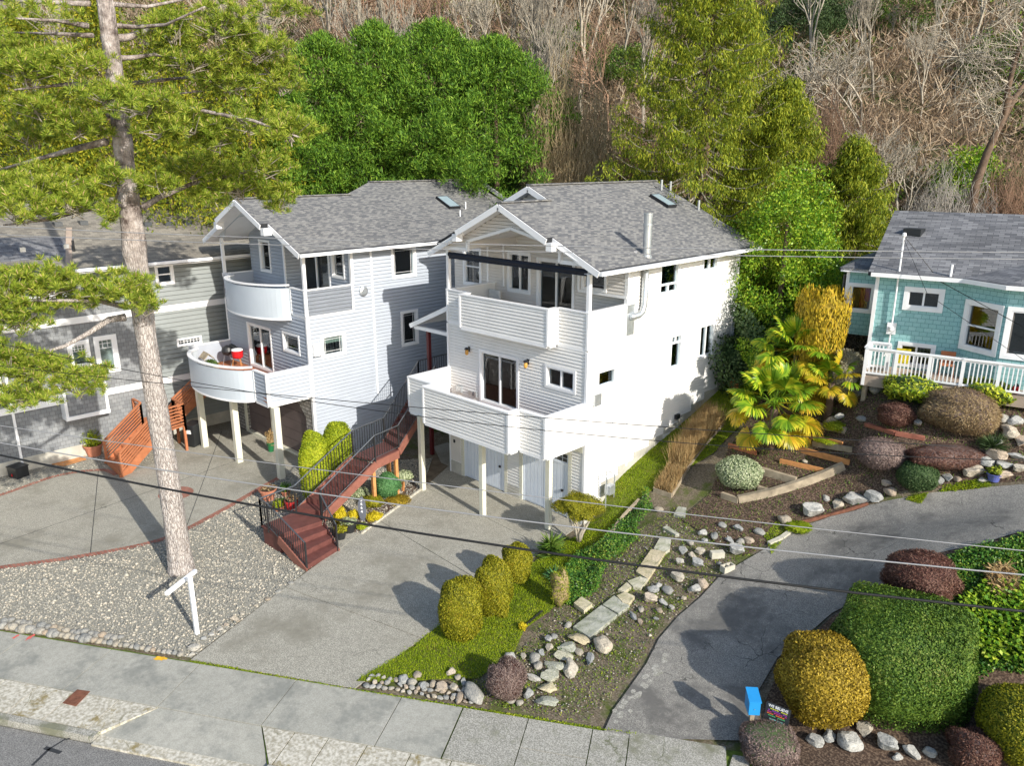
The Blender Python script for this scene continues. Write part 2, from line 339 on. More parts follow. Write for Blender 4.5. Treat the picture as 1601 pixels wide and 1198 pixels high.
# ------------------------------------------------------------------ mesh builders
def link(o, parent=None, label=None, cat=None, group=None, kind=None):
    COL.objects.link(o)
    if parent is not None: o.parent = parent
    tag(o, label, cat, group, kind); return o
def tag(o, label=None, cat=None, group=None, kind=None):
    for k, v in (('label', label), ('category', cat), ('group', group), ('kind', kind)):
        if v: o[k] = v
    return o
def empty(name, loc, label, cat, group=None, rz=0.):
    o = bpy.data.objects.new(name, None); o.location = loc; o.rotation_euler = (0, 0, rz); o.empty_display_size = .2
    return link(o, None, label, cat, group)
class MB:
    def __init__(s): s.v = []; s.f = []; s.m = []; s.g = []
    def add(s, vs, fs, mi=0):
        n = len(s.v); s.g.append((n, len(s.f), list(vs), list(fs), mi)); s.v += [tuple(map(float, p)) for p in vs]
        for f in fs: s.f.append(tuple(i + n for i in f)); s.m.append(mi)
    def hexa(s, c, mi=0): s.add(c, [(3,2,1,0),(4,5,6,7),(0,1,5,4),(1,2,6,5),(2,3,7,6),(3,0,4,7)], mi)
    def box(s, x0, x1, y0, y1, z0, z1, mi=0):
        s.hexa([(x0,y0,z0),(x1,y0,z0),(x1,y1,z0),(x0,y1,z0),(x0,y0,z1),(x1,y0,z1),(x1,y1,z1),(x0,y1,z1)], mi)
    def beam(s, a, b, w, h, mi=0, up=(0,0,1)):
        a = np.array(a, float); b = np.array(b, float); d = b - a; d /= np.linalg.norm(d) + 1e-9
        u = np.array(up, float); sx = np.cross(d, u)
        if np.linalg.norm(sx) < 1e-3: sx = np.cross(d, (1, 0, 0))
        sx /= np.linalg.norm(sx); uy = np.cross(sx, d); sx = sx * w / 2; uy = uy * h / 2
        s.hexa([a-sx-uy, a+sx-uy, b+sx-uy, b-sx-uy, a-sx+uy, a+sx+uy, b+sx+uy, b-sx+uy], mi)
    def tube(s, pts, rs, n=8, mi=0, cap=True):
        pts = [np.array(p, float) for p in pts]; k = len(s.v); m = len(pts); prev = None
        for i, p in enumerate(pts):
            d = pts[min(i+1, m-1)] - pts[max(i-1, 0)]; d /= np.linalg.norm(d) + 1e-9
            if prev is None: a = np.cross(d, (0, 0, 1) if abs(d[2]) < .9 else (1, 0, 0))
            else: a = prev - d * (prev @ d)
            a /= np.linalg.norm(a) + 1e-9; prev = a; b = np.cross(d, a); r = rs[i] if hasattr(rs, '__len__') else rs
            for j in range(n):
                t = 2 * math.pi * j / n; s.v.append(tuple(p + (a * math.cos(t) + b * math.sin(t)) * r))
        for i in range(m - 1):
            for j in range(n):
                q = (k+i*n+j, k+i*n+(j+1) % n, k+(i+1)*n+(j+1) % n, k+(i+1)*n+j); s.f.append(q); s.m.append(mi)
        if cap:
            s.f.append(tuple(k + j for j in range(n))[::-1]); s.m.append(mi)
            s.f.append(tuple(k + (m-1)*n + j for j in range(n))); s.m.append(mi)
    def lathe(s, c, prof, n=16, mi=0):
        k = len(s.v)
        for r, z in prof:
            for j in range(n): t = 2*math.pi*j/n; s.v.append((c[0]+r*math.cos(t), c[1]+r*math.sin(t), c[2]+z))
        for i in range(len(prof)-1):
            for j in range(n): s.f.append((k+i*n+j, k+i*n+(j+1) % n, k+(i+1)*n+(j+1) % n, k+(i+1)*n+j)); s.m.append(mi)
        s.f.append(tuple(k + j for j in range(n))[::-1]); s.m.append(mi)
        s.f.append(tuple(k + (len(prof)-1)*n + j for j in range(n))); s.m.append(mi)
    def slab(s, pts, th, mi=0, mside=None, down=True):
        pts = [np.array(p, float) for p in pts]; n = len(pts)
        nn = np.cross(pts[1]-pts[0], pts[2]-pts[0])
        if nn[2] < 0: pts = pts[::-1]
        lo = [p - np.array([0, 0, th]) for p in pts]; ms = mi if mside is None else mside
        s.add(pts, [tuple(range(n))], mi); s.add(lo, [tuple(range(n))[::-1]], ms if ms == mi else ms + 1)
        for i in range(n): j = (i+1) % n; s.add([pts[i], lo[i], lo[j], pts[j]], [(0, 1, 2, 3)], ms)
    def prism(s, pts, d, mi=0):
        pts = [np.array(p, float) for p in pts]; d = np.array(d, float); n = len(pts)
        s.add(pts, [tuple(range(n))[::-1]], mi); s.add([p + d for p in pts], [tuple(range(n))], mi)
        for i in range(n): j = (i+1) % n; s.add([pts[i], pts[j], pts[j]+d, pts[i]+d], [(0, 1, 2, 3)], mi)
    def build(s, name, mats, parent=None, uv=False, smooth=False, label=None, cat=None, group=None, kind=None, origin=None, bevel=0.):
        me = bpy.data.meshes.new(name); V = np.array(s.v, float).reshape(-1, 3)
        if origin is not None: V = V - np.array(origin, float)
        me.from_pydata(V.tolist(), [], s.f)
        if isinstance(mats, str): mats = [mats]
        for m in mats: me.materials.append(M(m))
        me.polygons.foreach_set('material_index', s.m)
        if smooth: me.polygons.foreach_set('use_smooth', [True] * len(s.f))
        if uv: autouv(me)
        me.update(); o = bpy.data.objects.new(name, me)
        if origin is not None: o.location = origin
        if bevel:
            b = o.modifiers.new('bevel', 'BEVEL'); b.width = bevel; b.segments = 2; b.limit_method = 'ANGLE'
        return link(o, parent, label, cat, group, kind)
def build_each(mb, name, mats, parent, **k):
    for _, _, vs, fs, mi in mb.g:
        m = MB(); m.add(vs, fs, mi); m.build(name, mats, parent, **k)
def autouv(me):
    uvl = me.uv_layers.new(name='UVMap')
    for p in me.polygons:
        n = p.normal; t = Vector((0, 0, 1)).cross(n)
        if t.length < .02: t = Vector((1, 0, 0))
        t.normalize(); b = n.cross(t)
        for li in p.loop_indices:
            co = me.vertices[me.loops[li].vertex_index].co; uvl.data[li].uv = (co.dot(t), co.dot(b))
def npmesh(name, V, Fc, mats, parent=None, mi=None, smooth=False, loc=None, **kw):
    V = np.asarray(V, np.float32).reshape(-1, 3); Fc = np.asarray(Fc, np.int32); k = Fc.shape[1]
    me = bpy.data.meshes.new(name); me.vertices.add(len(V)); me.vertices.foreach_set('co', V.ravel())
    me.loops.add(Fc.size); me.loops.foreach_set('vertex_index', Fc.ravel())
    me.polygons.add(len(Fc)); me.polygons.foreach_set('loop_start', np.arange(0, Fc.size, k, dtype=np.int32))
    me.polygons.foreach_set('loop_total', np.full(len(Fc), k, np.int32))
    if isinstance(mats, str): mats = [mats]
    for m in mats: me.materials.append(M(m))
    if mi is not None: me.polygons.foreach_set('material_index', np.asarray(mi, np.int32))
    if smooth: me.polygons.foreach_set('use_smooth', np.ones(len(Fc), bool))
    me.update(calc_edges=True); o = bpy.data.objects.new(name, me)
    if loc is not None: o.location = tuple(loc)
    return link(o, parent, **kw)
def unit(a): return a / (np.linalg.norm(a, axis=-1, keepdims=True) + 1e-9)
def rnd(n): return unit(rng.normal(size=(n, 3)))
def quads(Pn, N, T, w, h, fold=0.):
    T = unit(T - N * (T * N).sum(1, keepdims=True)); Sd = np.cross(N, T)
    w = np.broadcast_to(np.asarray(w, float), (len(Pn),))[:, None] / 2; h = np.broadcast_to(np.asarray(h, float), (len(Pn),))[:, None]
    V = np.stack([Pn, Pn + Sd*w + T*h*.45, Pn + T*h, Pn - Sd*w + T*h*.45], 1)     # a pointed leaf
    return V.reshape(-1, 3), np.arange(len(Pn)*4).reshape(-1, 4)
def join(parts):
    V = []; Fc = []; mi = []; n = 0
    for v, f, m in parts:
        V.append(v); Fc.append(np.asarray(f) + n); mi.append(np.full(len(f), m)); n += len(v)
    return np.concatenate(V), np.concatenate(Fc), np.concatenate(mi)
def segs(A, B, ra, rb, k=3):
    A = np.asarray(A, float); B = np.asarray(B, float); n = len(A); D = unit(B - A)
    ref = np.where(np.abs(D[:, 2:3]) > .9, np.array([[1., 0, 0]]), np.array([[0, 0, 1.]])); X = unit(np.cross(D, ref)); Y = np.cross(D, X)
    V = []
    for c, r in ((A, ra), (B, rb)):
        r = np.broadcast_to(np.asarray(r, float), (n,))[:, None]
        for j in range(k): t = 2*math.pi*j/k; V.append(c + (X*math.cos(t) + Y*math.sin(t))*r)
    V = np.stack(V, 1).reshape(-1, 3); base = np.arange(n)[:, None]*2*k; Fc = []
    for j in range(k): Fc.append(base + np.array([[j, (j+1) % k, k+(j+1) % k, k+j]]))
    return V, np.stack(Fc, 1).reshape(-1, 4)
def drape(name, poly, dz, mat, cell=.45, kind='structure', uv=False, **kw):
    import bmesh
    bm = bmesh.new(); vs = [bm.verts.new((p[0], p[1], 0)) for p in poly]; f = bm.faces.new(vs)
    if f.normal.z < 0: f.normal_flip()
    xs = [p[0] for p in poly]; ys = [p[1] for p in poly]
    for ax, lo, hi in ((0, min(xs), max(xs)), (1, min(ys), max(ys))):
        c = math.ceil(lo / cell) * cell
        while c < hi:
            co = [0, 0, 0]; no = [0, 0, 0]; co[ax] = c; no[ax] = 1
            bmesh.ops.bisect_plane(bm, geom=bm.verts[:]+bm.edges[:]+bm.faces[:], plane_co=co, plane_no=no); c += cell
    bmesh.ops.triangulate(bm, faces=bm.faces[:])
    co = np.array([v.co[:2] for v in bm.verts]); z = Hn(co[:, 0], co[:, 1])
    for v, zz in zip(bm.verts, z): v.co.z = zz + dz
    bm.normal_update()
    for f in bm.faces:
        if f.normal.z < 0: f.normal_flip()
    for f in bm.faces: f.smooth = True
    me = bpy.data.meshes.new(name); bm.to_mesh(me); bm.free(); me.materials.append(M(mat))
    if uv: autouv(me)
    return link(bpy.data.objects.new(name, me), None, kind=kind, **kw)
def poly_px(L_, up=0.): return [tuple(G(x, y, up)[:2]) for x, y in L_]

# ------------------------------------------------------------------ ground
def grid(name, xs, ys, mat, hole=None):
    X, Y = np.meshgrid(xs, ys, indexing='ij'); Z = Hn(X.ravel(), Y.ravel()) - .03
    V = np.stack([X.ravel(), Y.ravel(), Z], 1); nx, ny = len(xs), len(ys)
    i, j = np.meshgrid(np.arange(nx-1), np.arange(ny-1), indexing='ij'); a = (i*ny + j).ravel()
    Fc = np.stack([a, a+ny, a+ny+1, a+1], 1)
    if hole is not None:
        cx = V[Fc].mean(1); keep = ~((cx[:, 0] > hole[0]) & (cx[:, 0] < hole[1]) & (cx[:, 1] > hole[2]) & (cx[:, 1] < hole[3])); Fc = Fc[keep]
    return V, Fc
xs2 = np.concatenate([np.arange(-170, GX0 - .1, 4.), np.arange(GX0, GX1 + .1, 2.), np.arange(GX1 + 2.5, 110, 4.)])
ys2 = np.concatenate([np.arange(-60, GY0 - .1, 4.), np.arange(GY0, GY1 + .1, 2.), np.arange(GY1 + 2.5, 190, 4.)])
near = GXX[:, 0][::1]; hx1 = xs2[(xs2 <= near[-1])].max(); hy1 = ys2[(ys2 <= gy[-1])].max()
Va, Fa = grid('t', gx, gy, None); Vb, Fb = grid('t', xs2, ys2, None, (GX0, hx1 - .1, GY0, hy1 - .1))
keep = ~((Va[Fa].mean(1)[:, 0] > hx1 + .2) | (Va[Fa].mean(1)[:, 1] > hy1 + .2)); Fa = Fa[keep]
Vt, Ft, mt = join([(Va, Fa, 0), (Vb, Fb, 1)])
npmesh('ground', Vt, Ft, ['weedy_dirt', 'hill_soil'], mi=mt, smooth=True, kind='structure')
def flat(name, poly, z, mat, kind='structure', th=0., uv=False, **kw):
    mb = MB()
    if th: mb.slab([(p[0], p[1], z) for p in poly], th)
    else:
        pts = [(p[0], p[1], z) for p in poly]; a = sum(pts[i][0]*pts[(i+1) % len(pts)][1] - pts[(i+1) % len(pts)][0]*pts[i][1] for i in range(len(pts)))
        mb.add(pts if a > 0 else pts[::-1], [tuple(range(len(pts)))])
    return mb.build(name, mat, kind=kind, uv=uv, **kw)
flat('street', [sp(-90,-30), sp(60,-30), sp(60,11.4), sp(-90,11.4)], -.13, 'asphalt_street')
# kerb: raised kerb left of the ramp, lowered kerb at the ramp
def kerb(s0, s1, p0, p1, top, mat='pale_concrete'):
    mb = MB(); a, b, c, d = sp(s0, p0), sp(s1, p0), sp(s1, p1), sp(s0, p1)
    mb.slab([(*a, top), (*b, top), (*c, top), (*d, top)], .4); return mb
mb = kerb(-90, -12.1, 11.45, 11.62, .02); mb.build('kerb', 'rough_concrete', kind='structure')
mb = kerb(-12.08, -8.0, 11.35, 11.62, -.075); mb.build('kerb_ramp', 'pale_concrete', kind='structure')
mb = kerb(-7.98, 60, 11.45, 11.62, .02); mb.build('kerb', 'rough_concrete', kind='structure')
ramp_p = [(-12.1,11.62,-.07),(-8.0,11.62,-.07),(-8.72,12.6,.012),(-11.32,12.6,.012)]
mb = MB(); mb.slab([(*sp(s,p), z-.002) for s,p,z in ramp_p], .05); mb.build('driveway_ramp', 'sidewalk_concrete', kind='structure')
for s0, s1, ends in ((-40,-11.36,(-12.12,)), (-8.68,0.8,(-7.97,))):
    pass
# planting strip slabs of pale concrete, with open joints
def strip(a, b, joints, p0=11.64, p1=12.6, name='kerb_strip', mat='pale_concrete', skewL=0, skewR=0):
    mb = MB(); js = [a] + joints + [b]
    for i in range(len(js)-1):
        s0, s1 = js[i]+.012, js[i+1]-.012
        l0 = skewL if i == 0 else 0; r0 = skewR if i == len(js)-2 else 0
        mb.slab([(*sp(s0+l0, p0), .012), (*sp(s1+r0, p0), .012), (*sp(s1, p1), .012), (*sp(s0, p1), .012)], .1)
    mb.build(name, mat, kind='structure')
strip(-30, -11.34, [-27,-24,-21,-18.6,-16.9,-15.6,-14.6,-13.6,-12.4], skewR=-.72)
strip(-8.7, 1.0, [-7.9,-7.1,-6.2,-5.2,-4.3,-3.3,-2.2,-1.2,-.2], skewL=.72)
flat('joint_soil', [sp(-90,12.6), sp(60,12.6), sp(60,14.3), sp(-90,14.3)], -.02, 'moss'); flat('joint_soil', [sp(-90,11.6), sp(-12.1,11.6), sp(-11.34,12.6), sp(-90,12.6)], -.02, 'moss'); flat('joint_soil', [sp(-7.98,11.6), sp(60,11.6), sp(60,12.6), sp(-8.7,12.6)], -.02, 'moss')
# sidewalk slabs
mb = MB(); js = [-90,-60,-40,-30,-24.6,-21.9,-19.2,-16.55,-13.95,-11.38,-8.74,-6.04,-4.55]
for i in range(len(js)-1):
    a, b = js[i]+.011, js[i+1]-.011
    mb.slab([(*sp(a,12.625), .016), (*sp(b,12.625), .016), (*sp(b,14.22), .016), (*sp(a,14.22), .016)], .1)
mb.build('sidewalk', 'sidewalk_concrete', kind='structure')
mb = MB()
for a, b, p0, p1 in [(-4.53,-3.0,12.62,14.22),(-3.0,-1.55,13.3,14.22),(-3.0,-1.55,12.62,13.3),(-1.55,-.75,12.62,14.22),(-.75,1.3,12.62,14.35)]:
    mb.slab([(*sp(a+.012,p0+.012), .02), (*sp(b-.012,p0+.012), .02), (*sp(b-.012,p1-.012), .02), (*sp(a+.012,p1-.012), .02)], .1)
mb.build('sidewalk_rough', 'rough_concrete', kind='structure')
# broken slabs at the asphalt drive mouth
mb = MB(); s = 1.35
for k in range(7):
    for r_ in range(3):
        a = 1.35 + k*.52 + rng.uniform(-.05,.05); p = 12.7 + r_*.5
        c = [(a, p), (a+.46+rng.uniform(-.1,.02), p+rng.uniform(0,.06)), (a+.45+rng.uniform(-.1,.05), p+.44), (a+rng.uniform(0,.1), p+.42+rng.uniform(-.06,.04))]
        mb.slab([(*sp(*q), .018) for q in c], .08)
mb.build('sidewalk_broken', 'rough_concrete', kind='structure')
strip(5.1, 60, [8, 12, 16, 20, 25, 30, 40], 12.62, 14.2, 'sidewalk', 'rough_concrete')
# main driveway in slabs with joints
DL = [(-17.45,6.24), (-19.22,10.65), (-20.2,13.44), (-21.42,16.97), (-22.6,19.5)]
DR = [(-13.54,8.5), (-14.0,11.1), (-14.5,14.0), (-14.95,17.2), (-15.15,18.92)]
flat('driveway_joint_soil', DL[:4] + [(-24.6,19.5),(-24.6,22), (-22.02,22), (-22.02,18.92), (-15.15,18.92)] + DR[::-1][1:], -.018, 'dirt')
def cut(Lp, t):                                             # point at fraction along a polyline
    q = [np.array(p) for p in Lp]; d = [np.linalg.norm(q[i+1]-q[i]) for i in range(len(q)-1)]; s = t*sum(d)
    for i, l in enumerate(d):
        if s <= l: return q[i] + (q[i+1]-q[i])*s/l
        s -= l
    return q[-1]
tl = [0, .26, .60, .82, 1.]; tr = [0, .23, .52, .80, 1.]
mb = MB(); g = .010
for i in range(4):
    a0, a1 = cut(DL, tl[i]), cut(DL, tl[i+1]); b0, b1 = cut(DR, tr[i]), cut(DR, tr[i+1])
    e = unit(a1-a0)*g
    mid0 = a0*.5 + b0*.5; mid1 = a1*.5 + b1*.5
    def sl4(p0, p1, p2, p3):
        c = (p0+p1+p2+p3)/4; mb.slab([(*(p + unit(c-p)*.024), .006) for p in (p0, p1, p2, p3)], .06)
    Lm = [p for p in [np.array(x) for x in DL] ]
    sl4(a0, b0, b1, a1)
mb.build('driveway', 'aggregate', kind='structure')
flat('side_path', [(-22.02,19.2), (-22.02,24), (-24.4,24), (-24.6,20.2), (-22.9,19.2)], .0, 'aggregate')
# left property drive
LDp = [(-26.1,4.1),(-25.2,5.9),(-24.41,8.29),(-24.9,10.26),(-25.8,12.44),(-26.35,13.8),(-26.4,15.5),(-33.2,15.5),(-33.2,13.2),(-32.6,12.9),(-31.2,10.6),(-30.9,9.2),(-32.35,8.92),(-32.92,7.44),(-32.07,5.49),(-31.6,3.5),(-31,1),(-28.2,1)]
LDp = [(-26.1,4.1),(-25.0,6.2),(-24.41,8.29),(-24.9,10.26),(-25.8,12.44),(-26.35,13.8),(-26.42,15.45),(-33.2,15.45),(-33.2,13.0),(-31.4,11.0),(-31.0,9.2),(-32.1,8.9),(-32.7,7.6),(-32.2,5.6),(-32.0,3.0),(-31.0,-1.5),(-28.4,.2)]
flat('neighbour_driveway', LDp, .004, 'aggregate', th=.08)
def ribbon(name, pts, w, z, mat, uv=False, n=8):
    q = [np.array(p, float) for p in pts]; out = []
    for i in range(len(q)-1):
        p0 = q[max(i-1, 0)]; p1 = q[i]; p2 = q[i+1]; p3 = q[min(i+2, len(q)-1)]
        for k in range(n):
            t = k/n; out.append(.5*((2*p1)+(-p0+p2)*t+(2*p0-5*p1+4*p2-p3)*t*t+(-p0+3*p1-3*p2+p3)*t**3))
    out.append(q[-1]); mb = MB(); V = []
    for i, p in enumerate(out):
        d = unit(out[min(i+1, len(out)-1)] - out[max(i-1, 0)]); nn = np.array([-d[1], d[0]])*w/2
        V += [(*(p-nn), z), (*(p+nn), z)]
    mb.add(V, [(2*i, 2*i+2, 2*i+3, 2*i+1) for i in range(len(out)-1)])
    return mb, out
for pts, w in (([(-26.15,4.05),(-25.1,6.1),(-24.41,8.29),(-24.9,10.26),(-25.8,12.44),(-26.35,13.8)], .24), ([(-32.0,3.0),(-32.3,5.6),(-32.8,7.6),(-32.2,9.05),(-31.2,9.3)], .22)):
    mb, _ = ribbon('b', pts, w, .011, 'brick_path'); mb.build('brick_edging', 'brick_path', kind='structure', uv=True)
mb = MB(); mb.lathe((-27.73,10.22,-.03), [(.0,0),(.62,0),(.62,.041),(0,.041)], 32); mb.build('brick_round_panel', 'brick_path', kind='structure', uv=True)
for k, (a, b) in enumerate([((-24.55,9.2),(-33.1,14.6)), ((-24.9,6.3),(-32.3,9.0)), ((-29.5,15.4),(-27.5,2.0))]):
    mb, _ = ribbon('j', [a, ((a[0]+b[0])/2, (a[1]+b[1])/2), b], .022, .0085, 'edge_black', n=2); mb.build('driveway_joint', 'sealant', kind='structure')
# gravel bed between the two drives
GB = [sp(-24.5,14.26), (-17.5,6.3), (-19.22,10.65), (-20.2,13.44), (-21.42,16.97), (-23.6,19.3), (-26.38,15.4), (-26.3,13.8), (-25.7,12.44), (-24.8,10.26), (-24.3,8.29), (-24.9,6.2), (-26.05,4.0), (-27.3,2.3)]
flat('gravel_bed', GB, -.005, 'gravel_base')
flat('gravel_bed', [(-34.3,2),(-34.3,16),(-33.2,15.4),(-33.2,13.0),(-31.4,11.0),(-31.0,9.2),(-32.1,8.9),(-32.7,7.6),(-32.2,5.6),(-32.0,2.0)], -.002, 'gravel_base')
def inside_pts(poly, n):
    P = np.array(poly)[:, :2]; lo = P.min(0); hi = P.max(0); q = rng.uniform(lo, hi, (int(n*3.2), 2)); q = q[inpoly(q[:, 0], q[:, 1], P)]; return q[:n]
def pebbles(name, poly, n, s0, s1, mat, label, zoff=0., **kw):
    q = inside_pts(poly, n); n = len(q); s = rng.uniform(s0, s1, n)*(1+rng.exponential(.25, n))
    O = np.array([[1,0,0],[0,1,0],[-1,0,0],[0,-1,0],[0,0,1],[0,0,-1]], float); tri = np.array([[0,1,4],[1,2,4],[2,3,4],[3,0,4],[1,0,5],[2,1,5],[3,2,5],[0,3,5]])
    a = rng.uniform(0, 6.28, n); st = rng.uniform(.6, 1., (n, 3))*s[:, None]; st[:, 2] *= .7
    V = O[None]*st[:, None]; ca, sa = np.cos(a)[:, None], np.sin(a)[:, None]
    V = np.stack([V[..., 0]*ca - V[..., 1]*sa, V[..., 0]*sa + V[..., 1]*ca, V[..., 2]], -1); V[:, 4, :2] += rng.uniform(-.3, .3, (n, 2))*s[:, None]
    z = Hn(q[:, 0], q[:, 1]) + zoff; V += np.stack([q[:, 0], q[:, 1], z + s*.15], 1)[:, None]
    Fc = (tri[None] + np.arange(n)[:, None, None]*6).reshape(-1, 3)
    return npmesh(name, V.reshape(-1, 3), Fc, mat, kind='stuff', label=label, cat='gravel', **kw)
pebbles('gravel', GB, 24000, .018, .042, 'pebble', 'grey and tan gravel covering the front yard around the pine')
pebbles('gravel', [(-34.2,3),(-34.2,13),(-33.2,12.6),(-31.5,10.8),(-32.3,8.9),(-32.8,7.6),(-32.3,5.6),(-32.1,3)], 3500, .014, .03, 'pebble', 'pale gravel strip along the foot of the grey shingled house')
# right side: lawn, asphalt drive, beds
LAWN = poly_px([(556,1066),(650,1012),(700,967),(765,925),(835,880),(868,852),(905,838),(935,800)]) + [(-15.1,19.6),(-15.1,28.6),(-13.3,28.6),(-13.1,26.5),(-12.9,23.5)] + poly_px([(1002,778),(960,830),(925,868),(905,905),(862,955),(820,985),(800,1030),(745,1062),(700,1063),(600,1068)])
lawn = drape('lawn', LAWN, .012, 'lawn_base')
ADp = [(940,1155),(960,1110),(1010,1040),(1030,1000),(1060,965),(1095,935),(1127,900),(1200,857),(1241,828),(1300,808),(1361,790),(1415,779),(1471,770),(1551,762),(1601,758),(1680,752),(1680,825),(1601,832),(1540,850),(1461,867),(1400,905),(1300,960),(1215,1030),(1180,1090),(1190,1160)]
drape('asphalt_drive', poly_px(ADp), .016, 'asphalt_drive')
for i in range(26):
    t = i/26.; x = 955 + 88*t + rng.uniform(-6, 14); y = 1128 - 104*t + rng.uniform(-6, 6); rr = rng.uniform(3.5, 6.5)
    drape('worn_edge', poly_px([(x+rr*math.cos(a)*rng.uniform(.7,1.1), y+rr*.75*math.sin(a)*rng.uniform(.7,1.1)) for a in np.linspace(0, -6.28, 8)[:-1]]), .020, 'rough_concrete')
MUL = [(1062,812),(1110,772),(1140,700),(1180,640),(1230,560),(1300,560),(1345,590),(1601,640),(1690,650),(1690,745),(1601,752),(1551,756),(1471,764),(1361,784),(1241,820),(1200,848),(1165,870),(1120,850)]
drape('garden_soil', poly_px(MUL), .010, 'mulch')
# grass blades
def blades(name, poly, n, h, w, mat, label, cat='grass', lean=.5, z0=0.):
    q = inside_pts(poly, n); n = len(q); hh = rng.uniform(.5, 1.2, n)*h
    N = rng.normal(size=(n, 3)); N[:, 2] *= .3; N = unit(N); T = unit(np.stack([rng.normal(0, lean, n), rng.normal(0, lean, n), np.ones(n)], 1))
    Pn = np.stack([q[:, 0], q[:, 1], Hn(q[:, 0], q[:, 1]) + z0], 1); V, Fc = quads(Pn, N, T, w, hh)
    return npmesh(name, V, Fc, mat, kind='stuff', label=label, cat=cat)
blades('grass', LAWN, 60000, .06, .022, 'leaf_grass', 'bright green lawn sloping up beside the white house')
# ------------------------------------------------------------------ house helpers
class Fr:
    def __init__(s, O, u, n): s.O = np.array([O[0], O[1], 0.]); s.u = unit(np.array([u[0], u[1], 0.])); s.n = unit(np.array([n[0], n[1], 0.]))
    def pt(s, u, d, z): return s.O + s.u*u + s.n*d + np.array([0, 0, z])
    def box(s, mb, u0, u1, d0, d1, z0, z1, mi=0):
        if np.cross(s.u, s.n)[2] < 0: u0, u1 = u1, u0
        c = [s.pt(u0,d0,z0), s.pt(u1,d0,z0), s.pt(u1,d1,z0), s.pt(u0,d1,z0)]
        mb.hexa(c + [p + np.array([0,0,z1-z0]) for p in c], mi)
    def uz(s, px, py): q = at_p(px, py, s.O, s.n); return float((q - s.O) @ s.u), float(q[2])
def siding(mb, fr, z0, z1, c, span, ops=(), t=None, mi=0):
    t = c*.19 if t is None else t; g = min(.03, c*.17)
    flip = np.cross(fr.u, np.array([0, 0, 1.])) @ fr.n < 0
    n = math.ceil((z1 - z0)/c - 1e-6)
    for i in range(n):
        za = z0 + i*c; zb = min(za + c, z1); zm = (za + zb)/2
        iv = span(zm) if callable(span) else [span]
        for o in ops:
            if o[2] < zm < o[3]:
                nv = []
                for a, b in iv:
                    if o[0] > a: nv.append((a, min(b, o[0])))
                    if o[1] < b: nv.append((max(a, o[1]), b))
                    if False: pass
                iv = [(a, b) for a, b in nv if b - a > .001]
        for a, b in iv:
            q = [fr.pt(a,t,za), fr.pt(b,t,za), fr.pt(b,0,zb-g), fr.pt(a,0,zb-g)]; w = [fr.pt(a,-.05,za), fr.pt(b,-.05,za), fr.pt(b,t,za), fr.pt(a,t,za)]; mb.add([fr.pt(a,0,zb-g), fr.pt(b,0,zb-g), fr.pt(b,-.05,zb), fr.pt(a,-.05,zb)], [(0,1,2,3) if not flip else (3,2,1,0)], mi)
            f = (0,1,2,3) if not flip else (3,2,1,0)
            mb.add(q, [f], mi); mb.add(w, [f], mi)
